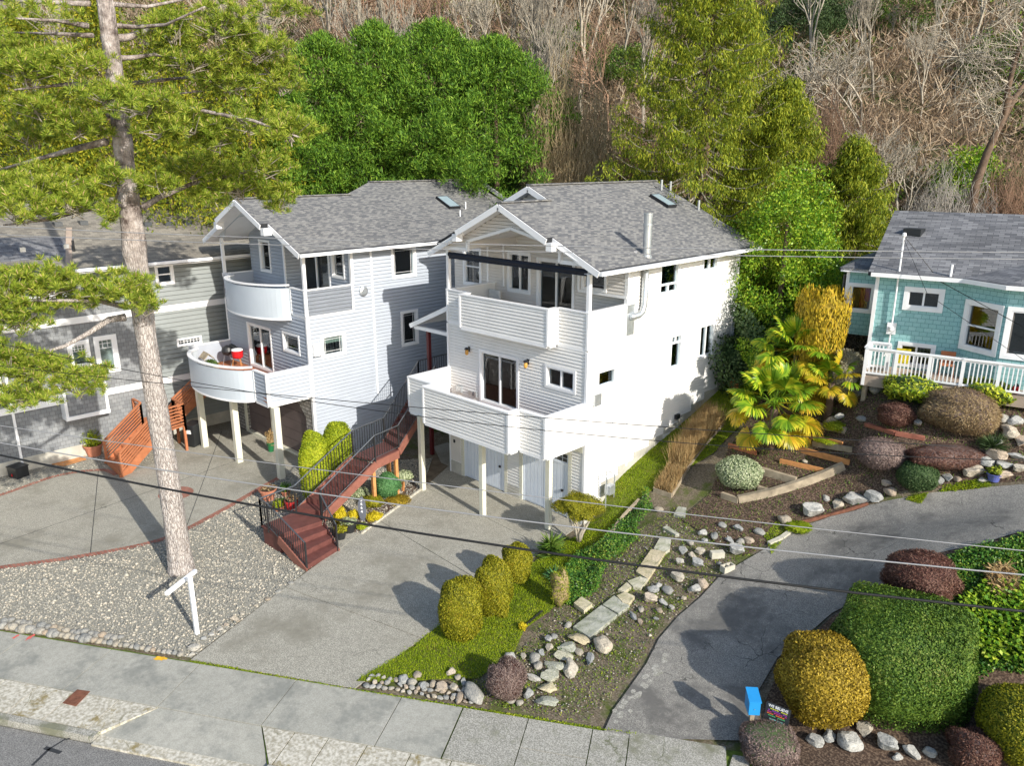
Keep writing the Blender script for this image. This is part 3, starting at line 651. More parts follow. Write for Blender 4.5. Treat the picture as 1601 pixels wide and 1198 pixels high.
def window(house, fr, u0, u1, z0, z1, style='single', tw=.09, trim='trim_white', depth=.10, blind=None, room='room_dark', name='window', roomd=1.0, proud=.04, rm=.3):
    if u1 < u0: u0, u1 = u1, u0
    m = MB(); d1 = proud
    for a, b, c, d in ((u0-tw,u1+tw,z1,z1+tw),(u0-tw,u1+tw,z0-tw,z0),(u0-tw,u0,z0,z1),(u1,u1+tw,z0,z1)): fr.box(m, a, b, -.02, d1, c, d)
    sw = .045; e = .002
    for a, b, c, d in ((u0,u1,z1-sw,z1),(u0,u1,z0,z0+sw),(u0,u0+sw,z0+sw,z1-sw),(u1-sw,u1,z0+sw,z1-sw)): fr.box(m, a+e, b-e, -depth, d1-.02, c+e, d-e)
    um = (u0+u1)/2; zm = (z0+z1)/2
    def bar(a, b, c, d, dd=-.035): fr.box(m, a, b, -depth+.02, dd, c, d)
    if style in ('slider', 'door'): bar(um-.03, um+.03, z0+sw, z1-sw, -.02)
    if style == 'double': bar(u0+sw, u1-sw, zm-.025, zm+.025, -.02)
    if style == 'picture': z_ = z0 + (z1-z0)*.27; bar(u0+sw, u1-sw, z_-.03, z_+.03, -.02); bar(um-.03, um+.03, z0+sw, z_-.03, -.02)
    if style == 'transom': z_ = z0 + (z1-z0)*.76; bar(u0+sw, u1-sw, z_-.03, z_+.03, -.02); bar(um-.03, um+.03, z_+.03, z1-sw, -.02)
    o = m.build(name, trim, house)
    g = MB()
    if style == 'prairie':
        for a, b, c, d in ((u0+.14,u0+.152,z0+sw,z1-sw),(u1-.152,u1-.14,z0+sw,z1-sw),(u0+sw,u1-sw,z0+.14,z0+.152),(u0+sw,u1-sw,z1-.152,z1-.14)): fr.box(g, a, b, -.068, -.056, c, d)
    if style.startswith('grid'):
        nx, nz, top = int(style[4]), int(style[5]), float(style[6:] or 1)
        zb = z1 - (z1-z0)*top
        for k in range(1, nx): x = u0 + (u1-u0)*k/nx; fr.box(g, x-.01, x+.01, -.068, -.052, zb, z1-sw)
        for k in range(0 if top < 1 else 1, nz): z_ = zb + (z1-zb)*k/nz; fr.box(g, u0+sw, u1-sw, -.067, -.053, z_-.01, z_+.01)
    if g.f: g.build('glazing_bars', trim, o)
    p = MB(); fr.box(p, u0+sw*.8, u1-sw*.8, -.085, -.075, z0+sw*.8, z1-sw*.8); p.build('pane', 'window_glass', o)
    if blind:
        b = MB(); zb = z1 - (z1-z0)*blind[1]; fr.box(b, u0+.04, u1-.04, -.13, -.115, zb, z1-.02); b.build('blind', blind[0], o)
    r = MB()
    for a, b_, c, d, e0, e1 in ((u0-rm,u1+rm,z0-rm,z1+rm,-roomd-.05,-roomd),(u0-rm-.05,u0-rm,z0-rm,z1+rm,-roomd,-.14),(u1+rm,u1+rm+.05,z0-rm,z1+rm,-roomd,-.14),(u0-rm-.05,u1+rm+.05,z0-rm-.05,z0-rm,-roomd,-.14),(u0-rm-.05,u1+rm+.05,z1+rm,z1+rm+.05,-roomd,-.14)):
        fr.box(r, a, b_, e0, e1, c, d)
    if name != 'sliding_door' and roomd > .3: r.build('room', room, o)
    elif roomd > .3: r.build('room', room, o)
    return o, (u0, u1, z0, z1)
def parapet(house, pts, zb, zt, th, mat, c, closed=False, name='parapet', captop='trim_white', capw=.17):
    """outer face along pts (plan), siding outside, smooth inside, cap on top, corner boards"""
    m = MB(); cap = MB(); cor = MB()
    for i in range(len(pts)-1):
        a = np.array(pts[i], float); b = np.array(pts[i+1], float); d = b-a; Ln = np.linalg.norm(d); u = d/Ln; n = np.array([u[1], -u[0]])
        f = Fr(a, u, n)
        if c: siding(m, f, zb, zt, c, (0, Ln))
        f.box(m, 0, Ln, -th, -.052 if c else -.012, zb, zt)
        ex = .03
        f.box(cap, -ex if i else -.03, Ln+ex, -th-.02, .035, zt + .0007*i, zt+.045 + .0007*i)
        f.box(cor, -.012, .07, -.005, .036, zb-.03, zt-.001); f.box(cor, Ln-.07, Ln+.012, -.004, .035, zb-.031, zt-.002)
        f.box(cor, .07, Ln-.07, -.05, .02, zb-.10, zb+.02)
    p = m.build(name, mat, house); build_each(cap, 'cap', captop, p); cor.build('corner_board', 'trim_white', p); return p
def gutter(mb, a, b, mi=0):
    a = np.array(a, float); b = np.array(b, float); mb.beam(a, b, .13, .12, mi)
def each(name, mat, parent, boxes):
    for b in boxes: m = MB(); b[0].box(m, *b[1:]); m.build(name, mat, parent)
# ================================================================== main white house
h1 = empty('white_house', (-18.6, 18.94, 0), 'white three-storey house with grey shingle roof, stacked balconies and two garage doors', 'house')
h1.location = (0, 0, 0)
FF = Fr((-22, 18.94), (1, 0), (0, -1)); FS = Fr((-15.13, 18.94), (0, 1), (1, 0)); FL = Fr((-22, 18.94), (0, 1), (-1, 0))
FB = Fr((-22, 21.4), (1, 0), (0, -1)); FN = Fr((-22, 20.96), (1, 0), (0, -1))
RZ = lambda X: 8.83 + .466*(-14.6 - X)                      # right roof plane
Lm = lambda X: 8.83 + .466*(X + 22.7)                       # left roof plane, front part
ops = []
def win_px(house, fr, a, b, c, d, **k):
    u0, z1 = fr.uz(*a); u1, zb = fr.uz(*b); z1b = fr.uz(*c)[1] if c else z1; z0 = fr.uz(*d)[1] if d else zb
    return window(house, fr, u0, u1, z0, z1, **k)
# front wall windows (first floor)
o, q = window(h1, FF, 1.86, 3.72, 3.42, 5.30, 'door', room='room_light', name='sliding_door', roomd=2.2); ops.append(q)
o2, q = window(h1, FF, 5.14, 6.33, 4.68, 5.33, 'slider'); ops.append(q)
gd = [(.76, 3.12), (3.94, 6.22)]
for a, b in gd: ops.append((a, b, 0, 2.42))
side_ops = []
for u0, u1, z0, z1, st in ((3.94,5.08,7.52,8.66,'picture'),(6.74,7.78,8.08,8.78,'slider'),(4.87,5.56,4.62,5.86,'transom'),(6.86,7.84,4.68,5.92,'slider'),(.58,1.50,4.80,5.34,'single')):
    side_ops.append(window(h1, FS, u0, u1, z0, z1, st, tw=.075, roomd=1.0)[1])
wb = []
wb.append(window(h1, FB, .92, 1.96, 7.22, 8.62, 'slider', tw=.10)[1])
wb.append(window(h1, FB, 2.46, 4.14, 6.47, 8.50, 'door', name='sliding_door', roomd=2.2)[1])
wb.append(window(h1, FB, -1.66, -.76, 7.2, 8.58, 'double', tw=.10, blind=('curtain_white', .6))[1])
wn = [window(h1, FN, 4.98, 5.94, 7.78, 8.74, 'single', tw=.07, roomd=.4, rm=.02)[1]]
m = MB(); c = .118
siding(m, FF, 0.0, 6.2, c, (0, 6.87), ops)
siding(m, FS, 0.0, 7.4, c, (0, 9.33), side_ops)
siding(m, FS, 7.4, 9.0, c, (2.02, 9.33), side_ops)
siding(m, FL, 0.0, 7.4, c, (0, 2.5)); 
m.build('siding', 'vinyl_white', h1)
m = MB()
siding(m, FB, 6.2, 10.6, c, lambda z: [(-2.3, 6.87)] if z < 9.1 else [((z-8.9)/.466 - .3 , 6.95 - (z-8.83)/.466)], wb)
siding(m, FN, 7.72, 9.1, c, (4.75, 6.87), wn)
f_ = Fr((-17.25, 20.96), (0, 1), (-1, 0)); siding(m, f_, 7.72, 9.2, c, (0, .44))
FN.box(m, 4.75, 6.87, -.44, -.002, 7.66, 7.72)
fi = Fr((-22, 18.94), (0, 1), (1, 0))
m.build('recess_siding', 'vinyl_cream', h1)
# rear body
m = MB()
siding(m, Fr((-24.3, 21.4), (0, 1), (-1, 0)), 0, 9.1, c, (0, 7.2)); siding(m, Fr((-24.3, 21.4), (1, 0), (0, -1)), 0, 6.2, c, (0, 2.3))
siding(m, Fr((-24.3, 28.27), (1, 0), (0, 1)), 0, 11.1, c, lambda z: [(0, 9.17)] if z < 9 else [((z-9)/.466*.95, 9.17-(z-9)/.466*.95)])
siding(m, Fr((-24.3, 21.4), (1, 0), (0, -1)), 9.1, 11.1, c, lambda z: [((z-8.83)/.466 - .1, 9.25 - (z-8.83)/.466)])
m.build('rear_siding', 'vinyl_white', h1)
# gable face with an opening
OP = [(1.31, 9.12), (1.31, 9.26), (3.47, 9.83), (5.60, 9.36), (5.60, 9.05)]
def gspan(z):
    lo = max(-.0, (z - 8.83)/.466 - .36); hi = min(6.87, 7.06 - (z - 8.83)/.466); iv = [(lo, hi)]
    if z < 9.83:
        if z < 9.26: a, b = 1.31, 5.60
        else: a = 1.31 + (z-9.26)/(.57)*2.16; b = 5.60 - max(0, z-9.36)/.47*2.13
        iv = [(lo, a), (b, hi)]
    return [(x, y) for x, y in iv if y - x > .01]
m = MB(); siding(m, FF, 9.02, 10.62, c, gspan); m.build('gable_siding', 'vinyl_cream', h1)
m = MB()
P3 = lambda u, z, d=.03: FF.pt(u, d, z)
for a, b in (((1.26,8.92),(1.26,9.28)), ((1.26,9.27),(3.47,9.86)), ((3.47,9.86),(5.66,9.38)), ((5.66,9.40),(5.66,8.92))): m.beam(P3(*a), P3(*b), .10, .13, up=(0,-1,0))
m.beam(P3(-.1,8.96,.02), P3(1.26,8.96,.02), .08, .13); m.beam(P3(5.66,8.93,.02), P3(6.9,8.93,.02), .08, .13)
FF.box(m, 0,.12,-.13,.0,7.42,9.0); FF.box(m, 6.75,6.87,-.13,.0,7.42,9.0)      # balcony posts
FF.box(m, 6.80,6.895,-.1,.036,0,6.1); FS.box(m, -.02,.07,-.1,.037,0,3.02); FS.box(m, -.0,.07,-.1,.037,4.35,6.1)
FF.box(m, -.02,.07,-.1,.036,0,6.1); FS.box(m, 9.25,9.35,-.1,.036,2.0,9.0); FS.box(m, 2.0,2.10,-.1,.036,7.42,9.0)
FB.box(m, .58,.64,.0,.05,7.3,8.9); FB.box(m, -.34,-.24,0,.036,7.0,9.0); FN.box(m, 4.73,4.83,-.02,.036,7.68,9.0); FN.box(m, 4.75,6.87,-.02,.03,7.60,7.70)
build_each(m, 'trim_board', 'trim_white', h1)
# ceilings of the recess
m = MB()
m.add([(-20.69,18.95,9.26),(-18.53,18.95,9.84),(-18.53,21.4,9.84),(-20.69,21.4,9.26)], [(3,2,1,0)]); m.add([(-18.53,18.95,9.84),(-16.4,18.95,9.36),(-16.4,21.4,9.36),(-18.53,21.4,9.84)], [(3,2,1,0)])
m.box(-20.72,-20.69,18.96,21.39,9.041,9.30); m.box(-16.4,-16.37,18.96,20.95,9.031,9.40); m.box(-22.0,-20.69,18.96,21.39,9.0,9.04); m.box(-16.4,-15.14,18.96,20.95,8.99,9.03)
m.build('recess_ceiling', 'vinyl_cream', h1)
# roof
m = MB(); th = .16; c1 = -20.8; c2 = -16.5
def rp(X, Y): return (X, Y, RZ(X))
def lp(X, Y): return (X, Y, Lm(X))
m.slab([rp(-18.65,18.40), rp(c2,18.40), rp(c2,18.72), rp(-14.6,18.72), rp(-14.6,29.0), rp(-19.7,29.0), rp(-19.7,20.95), rp(-18.65,20.95)], th, 0, 1)
m.slab([lp(-18.65,18.40), lp(c1,18.40), lp(c1,18.72), lp(-22.7,18.72), lp(-22.7,21.6), lp(-18.65,21.6)], th, 0, 1)
zl = lambda X: 11.207 + .466*(X + 19.7)
m.slab([(-19.7,20.95,11.207), (-22.6,20.95,zl(-22.6)), (-22.6,29.0,zl(-22.6)), (-19.7,29.0,11.207)], th, 0, 1); m.slab([(-22.6,20.95,zl(-22.6)), (-24.9,20.95,zl(-24.9)), (-24.9,24.5,zl(-24.9)), (-22.6,24.5,zl(-22.6))], th, 0, 1)
m.v = [v for v in m.v]
roof = m.build('roof', ['roof_grey', 'edge_black', 'trim_white'], h1, uv=True)
m = MB()
m.beam((-18.65,18.42,10.735), (-18.65,21.0,10.735), .26, .04); m.beam((-19.7,20.97,11.225), (-19.7,29.0,11.225), .26, .04)
m.build('ridge_cap', 'roof_grey', roof, uv=True)
m = MB()                                                     # barge boards, fascia, gutter
bd = lambda a, b, w=.035, h=.20: m.beam(np.array(a)-np.array([0,0,.135]), np.array(b)-np.array([0,0,.135]), w, h)
bd(rp(-18.65,18.38), rp(c2,18.38)); bd(lp(-18.65,18.38), lp(c1,18.38)); bd(rp(c2-.03,18.70), rp(-14.6,18.70)); bd(lp(c1+.03,18.70), lp(-22.7,18.70))
bd((-19.7,20.93,11.207),(-17.9,20.93,RZ(-17.9)),.04,.2); bd((-19.7,20.93,11.207),(-21.6,20.93,zl(-21.6)),.04,.2)
bd(rp(-14.6,29.02), (-19.7,29.02,11.207)); bd((-22.6,29.02,zl(-22.6)), (-19.7,29.02,11.207))
m.box(c2-.02, c2+.22, 18.40, 18.70, RZ(c2)-.42, RZ(c2)-.165)
m.box(c1-.22, c1+.02, 18.40, 18.70, Lm(c1)-.42, Lm(c1)-.165)
gutter(m, (-14.53,18.70,8.72), (-14.53,29.0,8.72)); gutter(m, (-22.77,18.75,8.70), (-22.77,20.9,8.70))
m.build('barge_board', 'trim_white', roof)
m = MB()
m.add([rp(-18.65,18.42), rp(-14.62,18.74), rp(-14.62,28.98), rp(-18.65,28.98)], []); 
for (a0, a1, b0, b1) in ((-15.2,-14.6,18.74,28.98),): m.box(a0, a1, b0, b1, 8.66, 8.672)
m.add([np.array(lp(-22.68,18.74))-(0,0,.18), np.array(lp(-18.66,18.42))-(0,0,.18), np.array(lp(-18.66,18.93))-(0,0,.18), np.array(lp(-22.68,18.93))-(0,0,.18)], [(0,1,2,3)])
m.add([np.array(rp(-14.62,18.74))-(0,0,.18), np.array(rp(-18.64,18.42))-(0,0,.18), np.array(rp(-18.64,18.93))-(0,0,.18), np.array(rp(-14.62,18.93))-(0,0,.18)], [(3,2,1,0)])
m.build('soffit', 'trim_white', roof)
def skylight(parent, X, Y, zf, slope, w=.62, l=1.0):
    m = MB(); a = np.array([X, Y, zf(X)]); dn = unit(np.array([1, 0, -slope])); nn = unit(np.array([slope, 0, 1.])); sy = np.array([0, 1., 0])
    def hx(mb, w, l, z0, z1): mb.hexa([a-dn*l/2-sy*w/2+nn*z0, a+dn*l/2-sy*w/2+nn*z0, a+dn*l/2+sy*w/2+nn*z0, a-dn*l/2+sy*w/2+nn*z0, a-dn*l/2-sy*w/2+nn*z1, a+dn*l/2-sy*w/2+nn*z1, a+dn*l/2+sy*w/2+nn*z1, a-dn*l/2+sy*w/2+nn*z1])
    hx(m, w, l, 0, .12); o = m.build('skylight', 'edge_black', parent); g = MB(); hx(g, w-.1, l-.1, .121, .128); g.build('pane', 'blue_pane', o)
skylight(roof, -18.05, 27.15, RZ, .466)
def vent(parent, X, Y, z, r, h, mat='galvanised', name='vent_pipe', cap=False):
    m = MB(); prof = [(r,0),(r,h)]
    if cap: prof = [(r*1.35,0),(r*1.35,.1),(r,.1),(r,h-.42),(r*1.15,h-.42),(r*1.15,h-.36),(r*.98,h-.36),(r*1.1,h-.04),(r*1.1,h)]
    m.lathe((X, Y, z), prof, 16); return m.build(name, mat, parent, smooth=False)
vent(roof, -18.9, 28.3, RZ(-18.9)-.05, .05, .5); vent(roof, -18.75, 28.75, RZ(-18.75)-.05, .05, .5); vent(roof, -17.3, 28.7, RZ(-17.3)-.05, .05, .45)
vent(h1, -14.98, 21.75, 8.90, .14, 1.5, name='stove_flue', cap=True)
m = MB(); m.tube([(-14.98,21.75,8.7),(-14.98,21.75,7.35),(-14.99,21.68,7.1),(-15.0,21.5,7.0),(-15.05,21.2,6.98),(-15.12,21.1,6.98)], .115, 12); m.build('flue_elbow', 'galvanised', h1, smooth=True)
m = MB(); FS.box(m, 2.0, 2.42, .0, .05, 6.35, 7.4); m.build('flue_plate', 'galvanised', h1)
# decks
m = MB(); m.box(-21.9, -15.2, 17.0, 18.93, 3.12, 3.30); m.box(-20.5, -16.4, 16.6, 17.0, 3.12, 3.30); m.build('deck_floor', 'deck_brown', h1)
m = MB(); m.box(-21.97, -15.16, 16.98, 18.93, 3.0, 3.118); m.box(-20.55, -16.35, 16.54, 16.98, 3.0, 3.118); m.box(-21.95,-15.2,18.96,21.39,6.2,6.38); m.box(-20.75,-16.5,18.55,18.96,6.16,6.38); m.build('deck_underside', 'vinyl_white', h1)
parapet(h1, [(-22.0,18.94),(-22.0,16.95),(-20.6,16.95),(-20.6,16.5),(-16.3,16.5),(-16.3,16.95),(-15.13,16.95),(-15.13,18.94)], 3.03, 4.33, .12, 'vinyl_white', .118)
parapet(h1, [(-22.0,21.4),(-22.0,18.94),(-20.8,18.94),(-20.8,18.5),(-16.45,18.5),(-16.45,18.94),(-15.13,18.94),(-15.13,20.96)], 6.20, 7.37, .12, 'vinyl_white', .118)
for x, y in ((-21.35,16.95),(-18.13,17.04),(-15.80,17.9)):
    m = MB(); m.box(x-.09, x+.09, y-.09, y+.09, 0, 3.0); m.build('deck_post', 'post_cream', h1, bevel=.01)
m = MB(); m.box(-21.9, -15.2, 18.9, 18.93, 2.62, 3.0); m.build('beam', 'post_cream', h1)
for k, (a, b) in enumerate(gd):
    m = MB(); FF.box(m, a+.05, b-.05, -.08, -.04, .02, 2.38)
    n = 12
    for i in range(n):
        x = a+.06 + (b-a-.12)*i/n; w_ = (b-a-.12)/n
        FF.box(m, x+.012, x+w_-.012, -.04, -.02, .08, 1.95)
    for x in (a+.05, (a+b)/2-.03, b-.12): FF.box(m, x, x+.07, -.04, -.012, .02, 2.38)
    FF.box(m, a+.05, b-.05, -.04, -.013, 1.95, 2.02)
    d = m.build('garage_door', 'garage_white', h1)
    m = MB()
    for i in range(8):
        x = a+.1 + (b-a-.2)*i/8; w_ = (b-a-.2)/8
        for z in (2.06, 2.21): FF.box(m, x+.015, x+w_-.015, -.042, -.034, z, z+.13)
    m.build('pane', 'window_dark', d)
    m = MB(); FF.box(m, b-.35, b-.27, -.012, .03, .95, 1.03); m.build('handle', 'black_metal', d)
    m = MB()
    FF.box(m, a-.10, a+.05, -.12, .02, 0, 2.5); FF.box(m, b-.05, b+.10, -.12, .02, 0, 2.5); FF.box(m, a-.10, b+.10, -.12, .019, 2.38, 2.53)
    m.build('garage_door_frame', 'post_cream' if k == 0 else 'post_cream', h1)
m = MB(); FF.box(m, .07, .62, -.1, .03, .55, 3.0); FF.box(m, .25,.33,.03,.06,1.3,1.42,1); m.build('meter_panel', ['vinyl_cream','black_plastic'], h1)
m = MB(); FF.box(m, -.02, .66, -.1, .035, -.1, .5); FF.box(m, 3.22, 3.84, -.1, .02, -.1, .42)
z = [.6]
for k in range(10):
    y0 = k*.935; zz = max(H(-15.1, 18.94+y0), H(-15.1, 18.94+y0+.9)) + .22; FS.box(m, y0+.001, y0+.935, -.1, .03+.0005*k, -.2, zz)
build_each(m, 'foundation', 'foundation_concrete', h1)
# wall lamps
for px in ((734,549),(826,569)):
    u, z = FF.uz(*px); m = MB(); FF.box(m, u-.05, u+.05, 0, .03, z-.02, z+.18); m.beam(FF.pt(u,.03,z+.12), FF.pt(u,.14,z+.12), .03, .03); m.lathe(FF.pt(u,.14,z+.05), [(.03,.11),(.09,.07),(.085,.03),(.03,.05)], 12)
    o = m.build('wall_lamp', 'black_metal', h1); m = MB(); m.lathe(FF.pt(u,.14,z-.13), [(.03,0),(.065,.04),(.07,.14),(.05,.20)], 12); m.build('lamp_glass', 'amber_glass', o)
m = MB(); u, z = FF.uz(720,608); FF.box(m, u-.14, u+.14, 0, .12, z-.12, z+.14); u, z = FF.uz(738,614); FF.box(m, u-.16, u+.1, 0, .07, z-.08, z+.08); FF.box(m, u+.2, u+.3, 0, .09, z-.12, z+.1); build_each(m, 'outlet_cover', 'galvanised', h1)
m = MB(); u, z = FS.uz(931,625); FS.box(m, u-.14, u+.2, 0, .10, z-.2, z+.2); m.build('utility_box', 'galvanised', h1)
each('downspout', 'trim_white', h1, [(FS, 1.42, 1.49, 0, .06, 2.3, 6.6), (FS, 2.28, 2.36, 0, .06, 1.5, 6.3), (FS, 9.36, 9.44, 0, .06, 3.2, 8.6)])
m = MB(); FS.box(m, 5.2, 5.75, .0, .03, 2.5, 2.75); FS.box(m, 5.35,5.6,.03,.14,2.55,2.72,1); FS.box(m, 4.6,5.1,.036,.04,1.75,2.1); FS.box(m, 5.3,5.8,.036,.04,1.9,2.2); build_each(m, 'crawl_vent', ['vinyl_white','black_plastic'], h1)
# awning roll across the upper balcony, under the opening
m = MB(); m.tube([FF.pt(.13,-.05,8.72), FF.pt(6.78,-.05,8.70)], .085, 12); FF.box(m, .13, 6.78, -.13, -.03, 8.56, 8.64)
m.build('awning_roll', 'awning_navy', h1)
m = MB(); FB.box(m, 5.0, 5.9, .30, .36, 8.5, 8.6); m.build('awning_bracket', 'trim_white', h1)
# entry porch roof and post on the left side
pr = MB(); A = at_x(645,506,-24.6); B = at_x(697,473,-22.02)
e0 = np.array([-24.75, 19.3, 5.65]); e1 = np.array([-22.02, 19.3, 6.85])
pr.slab([e0, e1, e1+(0,3.0,0), e0+(0,3.0,0)], .12, 0, 1); po = pr.build('porch_roof', ['roof_grey','edge_black','trim_white'], h1, uv=True)
m = MB(); m.beam(e0-(0,.02,.13), e1-(0,.02,.13), .04, .18); m.beam(e0+(-.04,0,-.1), e0+(-.04,3,-.1), .08,.12); m.box(-24.6,-22.02,19.35,19.5,5.42,5.56); m.build('barge_board', 'trim_white', po)
m = MB(); m.box(-24.0,-23.86,19.5,19.64,0,5.45); m.build('porch_post', 'dark_red_post', h1)
m = MB(); m.box(-24.1,-22.02,19.0,22.4,3.12,3.3); m.build('porch_floor', 'redwood_side', h1)

# ================================================================== blue-grey house
h2 = empty('blue_grey_house', (0,0,0), 'pale blue-grey three-storey house with curved balconies and a stone-trimmed garage', 'house')
XR, XL, YF = -26.4, -33.2, 15.5
GF = Fr((XL, YF), (1, 0), (0, -1)); GS_ = Fr((XR, YF), (0, 1), (1, 0)); GL = Fr((XL, YF), (0, 1), (-1, 0))
GB1 = Fr((XL, 16.9), (1, 0), (0, -1)); GB2 = Fr((XL, 17.7), (1, 0), (0, -1))
RZ2 = lambda X: 8.75 + .462*(-25.9 - X)
of = [window(h2, GF, 1.92, 3.80, 3.42, 5.22, 'door', name='sliding_door', room='room_light', roomd=2.0)[1], window(h2, GF, 4.92, 6.08, 4.58, 5.28, 'prairie', blind=('blind_green', .9), tw=.08)[1]]
os_ = [window(h2, GS_, .64, 1.62, 4.50, 5.28, 'prairie', blind=('blind_green', .4), tw=.09)[1],
       window(h2, GS_, 4.28, 5.42, 7.32, 8.52, 'prairie', blind=('blind_green', .35), tw=.09)[1],
       window(h2, GS_, 4.64, 5.42, 4.3, 5.70, 'prairie', blind=('blind_green', .5), tw=.09)[1],
       window(h2, GS_, 8.0, 8.9, 7.6, 8.5, 'grid22', tw=.09)[1]]
ob1 = [window(h2, GB1, .95, 1.75, 7.35, 8.62, 'prairie', tw=.08)[1]]
ob2 = [window(h2, GB2, 3.05, 5.15, 6.47, 8.55, 'door', name='sliding_door', roomd=2.0)[1], window(h2, GB2, 5.45, 6.25, 7.45, 8.58, 'prairie', tw=.08)[1]]
m = MB(); c = .150
siding(m, GF, 3.0, 6.2, c, (0, 6.8), of)
siding(m, GS_, -.1, 7.2, c, (0, 13.2), os_); siding(m, GS_, 7.2, 8.85, c, (2.2, 13.2), os_)
siding(m, GL, 0, 8.85, c, (1.4, 13.2)); siding(m, GL, 0, 7.2, c, (0, 1.4))
siding(m, Fr((XL, 28.7), (1,0), (0,1)), 0, 8.9, c, (0, 6.8))
m.build('siding', 'vinyl_blue', h2)
m = MB(); siding(m, GB1, 6.2, 9.9, c, lambda z: [(max(0, (z-8.6)/.462-.7), 3.0)], ob1); siding(m, GB2, 6.2, 9.9, c, lambda z: [(3.0, min(6.8, 7.3-(z-8.6)/.462))] if z < 10.2 else [], ob2)
siding(m, Fr((XL+3.0, 16.9), (0,1), (1,0)), 6.2, 9.9, c, (0, .8)); m.build('recess_siding', 'vinyl_blue', h2)
m = MB()
GF.box(m, -.02,.08,-.1,.036,3.0,7.1); GF.box(m, 6.72,6.82,-.1,.036,3.0,6.15); GS_.box(m, -.02,.08,-.1,.037,0,7.1); GS_.box(m, 2.15,2.27,-.1,.036,7.25,8.7); GS_.box(m, 3.10,3.18,0,.06,2.4,8.6)
GF.box(m, 0,.12,-.12,0,7.2,8.8); GF.box(m, 6.68,6.80,-.12,0,7.2,8.8); GB1.box(m, 2.9,3.02,-.02,.036,6.3,8.9)
build_each(m, 'trim_board', 'trim_white', h2)
# gable
YG = 15.05; c1 = -31.75; c2 = -28.0; AX = -29.9
L2 = lambda X: 8.75 + .462*(X + 33.9)
def r2(X, Y): return (X, Y, RZ2(X))
def l2(X, Y): return (X, Y, L2(X))
m = MB()
m.slab([r2(AX,14.75), r2(c2,14.75), r2(c2,15.1), r2(-25.9,15.1), r2(-25.9,29.2), r2(-30.95,28.2), r2(-30.95,22.0), r2(AX,20.0)], th, 0, 1)
m.slab([l2(AX,14.75), l2(c1,14.75), l2(c1,22), l2(AX,22)], th, 0, 1); m.slab([l2(c1,15.1), l2(-33.9,15.1), l2(-33.9,29.2), l2(c1,29.2)], th, 0, 1)
zt = RZ2(-30.95)
m.slab([(-30.95,22.0,zt), l2(-31.8,20.0), r2(AX,20.0)], th, 0, 1)
m.slab([(-30.95,22.0,zt), l2(-31.8,20.02), l2(-33.9,29.2), (-30.95,28.2,zt)], th, 0, 1)
roof2 = m.build('roof', ['roof_grey', 'edge_black', 'trim_white'], h2, uv=True)
m = MB(); m.beam((-30.95,22,zt+.02), (-30.95,28.2,zt+.02), .26, .04); m.beam((AX,14.77,RZ2(AX)+.02), (AX,20.2,RZ2(AX)+.02), .26, .04); m.build('ridge_cap', 'roof_grey', roof2, uv=True)
m = MB()
bd(r2(AX,14.73), r2(c2,14.73)); bd(l2(AX,14.73), l2(c1,14.73)); bd(r2(c2-.03,15.08), r2(-25.9,15.08)); bd(l2(c1+.03,15.08), l2(-33.9,15.08))
m.box(c2-.02, c2+.24, 14.75, 15.08, RZ2(c2)-.44, RZ2(c2)-.165); m.box(c1-.24, c1+.02, 14.75, 15.08, L2(c1)-.44, L2(c1)-.165)
gutter(m, (-25.83,15.08,8.64), (-25.83,29.2,8.64)); bd(r2(-25.9,29.22), r2(-30.95,29.22))
m.build('barge_board', 'trim_white', roof2)
m = MB(); m.box(-26.4,-25.9,15.1,29.1,8.58,8.592)
for (P, Qx, ya) in ((l2, c1, 14.77), (r2, c2, 14.77)):
    m.add([np.array(P(AX, ya))-(0,0,.19), np.array(P(Qx, ya))-(0,0,.19), np.array(P(Qx, 17.7))-(0,0,.19), np.array(P(AX, 17.7))-(0,0,.19)], [(0,1,2,3)])
m.add([np.array(l2(c1,15.12))-(0,0,.19), np.array(l2(-33.88,15.12))-(0,0,.19), np.array(l2(-33.88,17.7))-(0,0,.19), np.array(l2(c1,17.7))-(0,0,.19)], [(0,1,2,3)])
m.add([np.array(r2(c2,15.12))-(0,0,.19), np.array(r2(-25.92,15.12))-(0,0,.19), np.array(r2(-25.92,17.7))-(0,0,.19), np.array(r2(c2,17.7))-(0,0,.19)], [(0,1,2,3)])
m.build('soffit', 'trim_white', roof2)
# arched gable panel
m = MB(); pts = []
for k in range(13): t = math.pi*k/12; pts.append((AX - 2.75*math.cos(t), 8.95 + .95*math.sin(t)))
ap = RZ2(AX)-.2
for i in range(12):
    (x0, z0), (x1, z1) = pts[i], pts[i+1]
    t0 = min(RZ2(x0), L2(x0)) - .2; t1 = min(RZ2(x1), L2(x1)) - .2
    m.hexa([(x0,15.46,z0),(x1,15.46,z1),(x1,15.52,z1),(x0,15.52,z0),(x0,15.46,t0),(x1,15.46,t1),(x1,15.52,t1),(x0,15.52,t0)])
m.hexa([(-33.3,15.46,8.85),(-32.65,15.46,8.85),(-32.65,15.52,8.85),(-33.3,15.52,8.85),(-33.3,15.46,L2(-33.3)-.2),(-32.65,15.46,L2(-32.65)-.2),(-32.65,15.52,L2(-32.65)-.2),(-33.3,15.52,L2(-33.3)-.2)])
m.hexa([(-27.15,15.46,8.85),(-26.42,15.46,8.85),(-26.42,15.52,8.85),(-27.15,15.52,8.85),(-27.15,15.46,RZ2(-27.15)-.2),(-26.42,15.46,RZ2(-26.42)-.2),(-26.42,15.52,RZ2(-26.42)-.2),(-27.15,15.52,RZ2(-27.15)-.2)])
m.build('gable_panel', 'panel_blue', h2)
skylight(roof2, -28.75, 24.95, RZ2, .462, .7, 1.1)
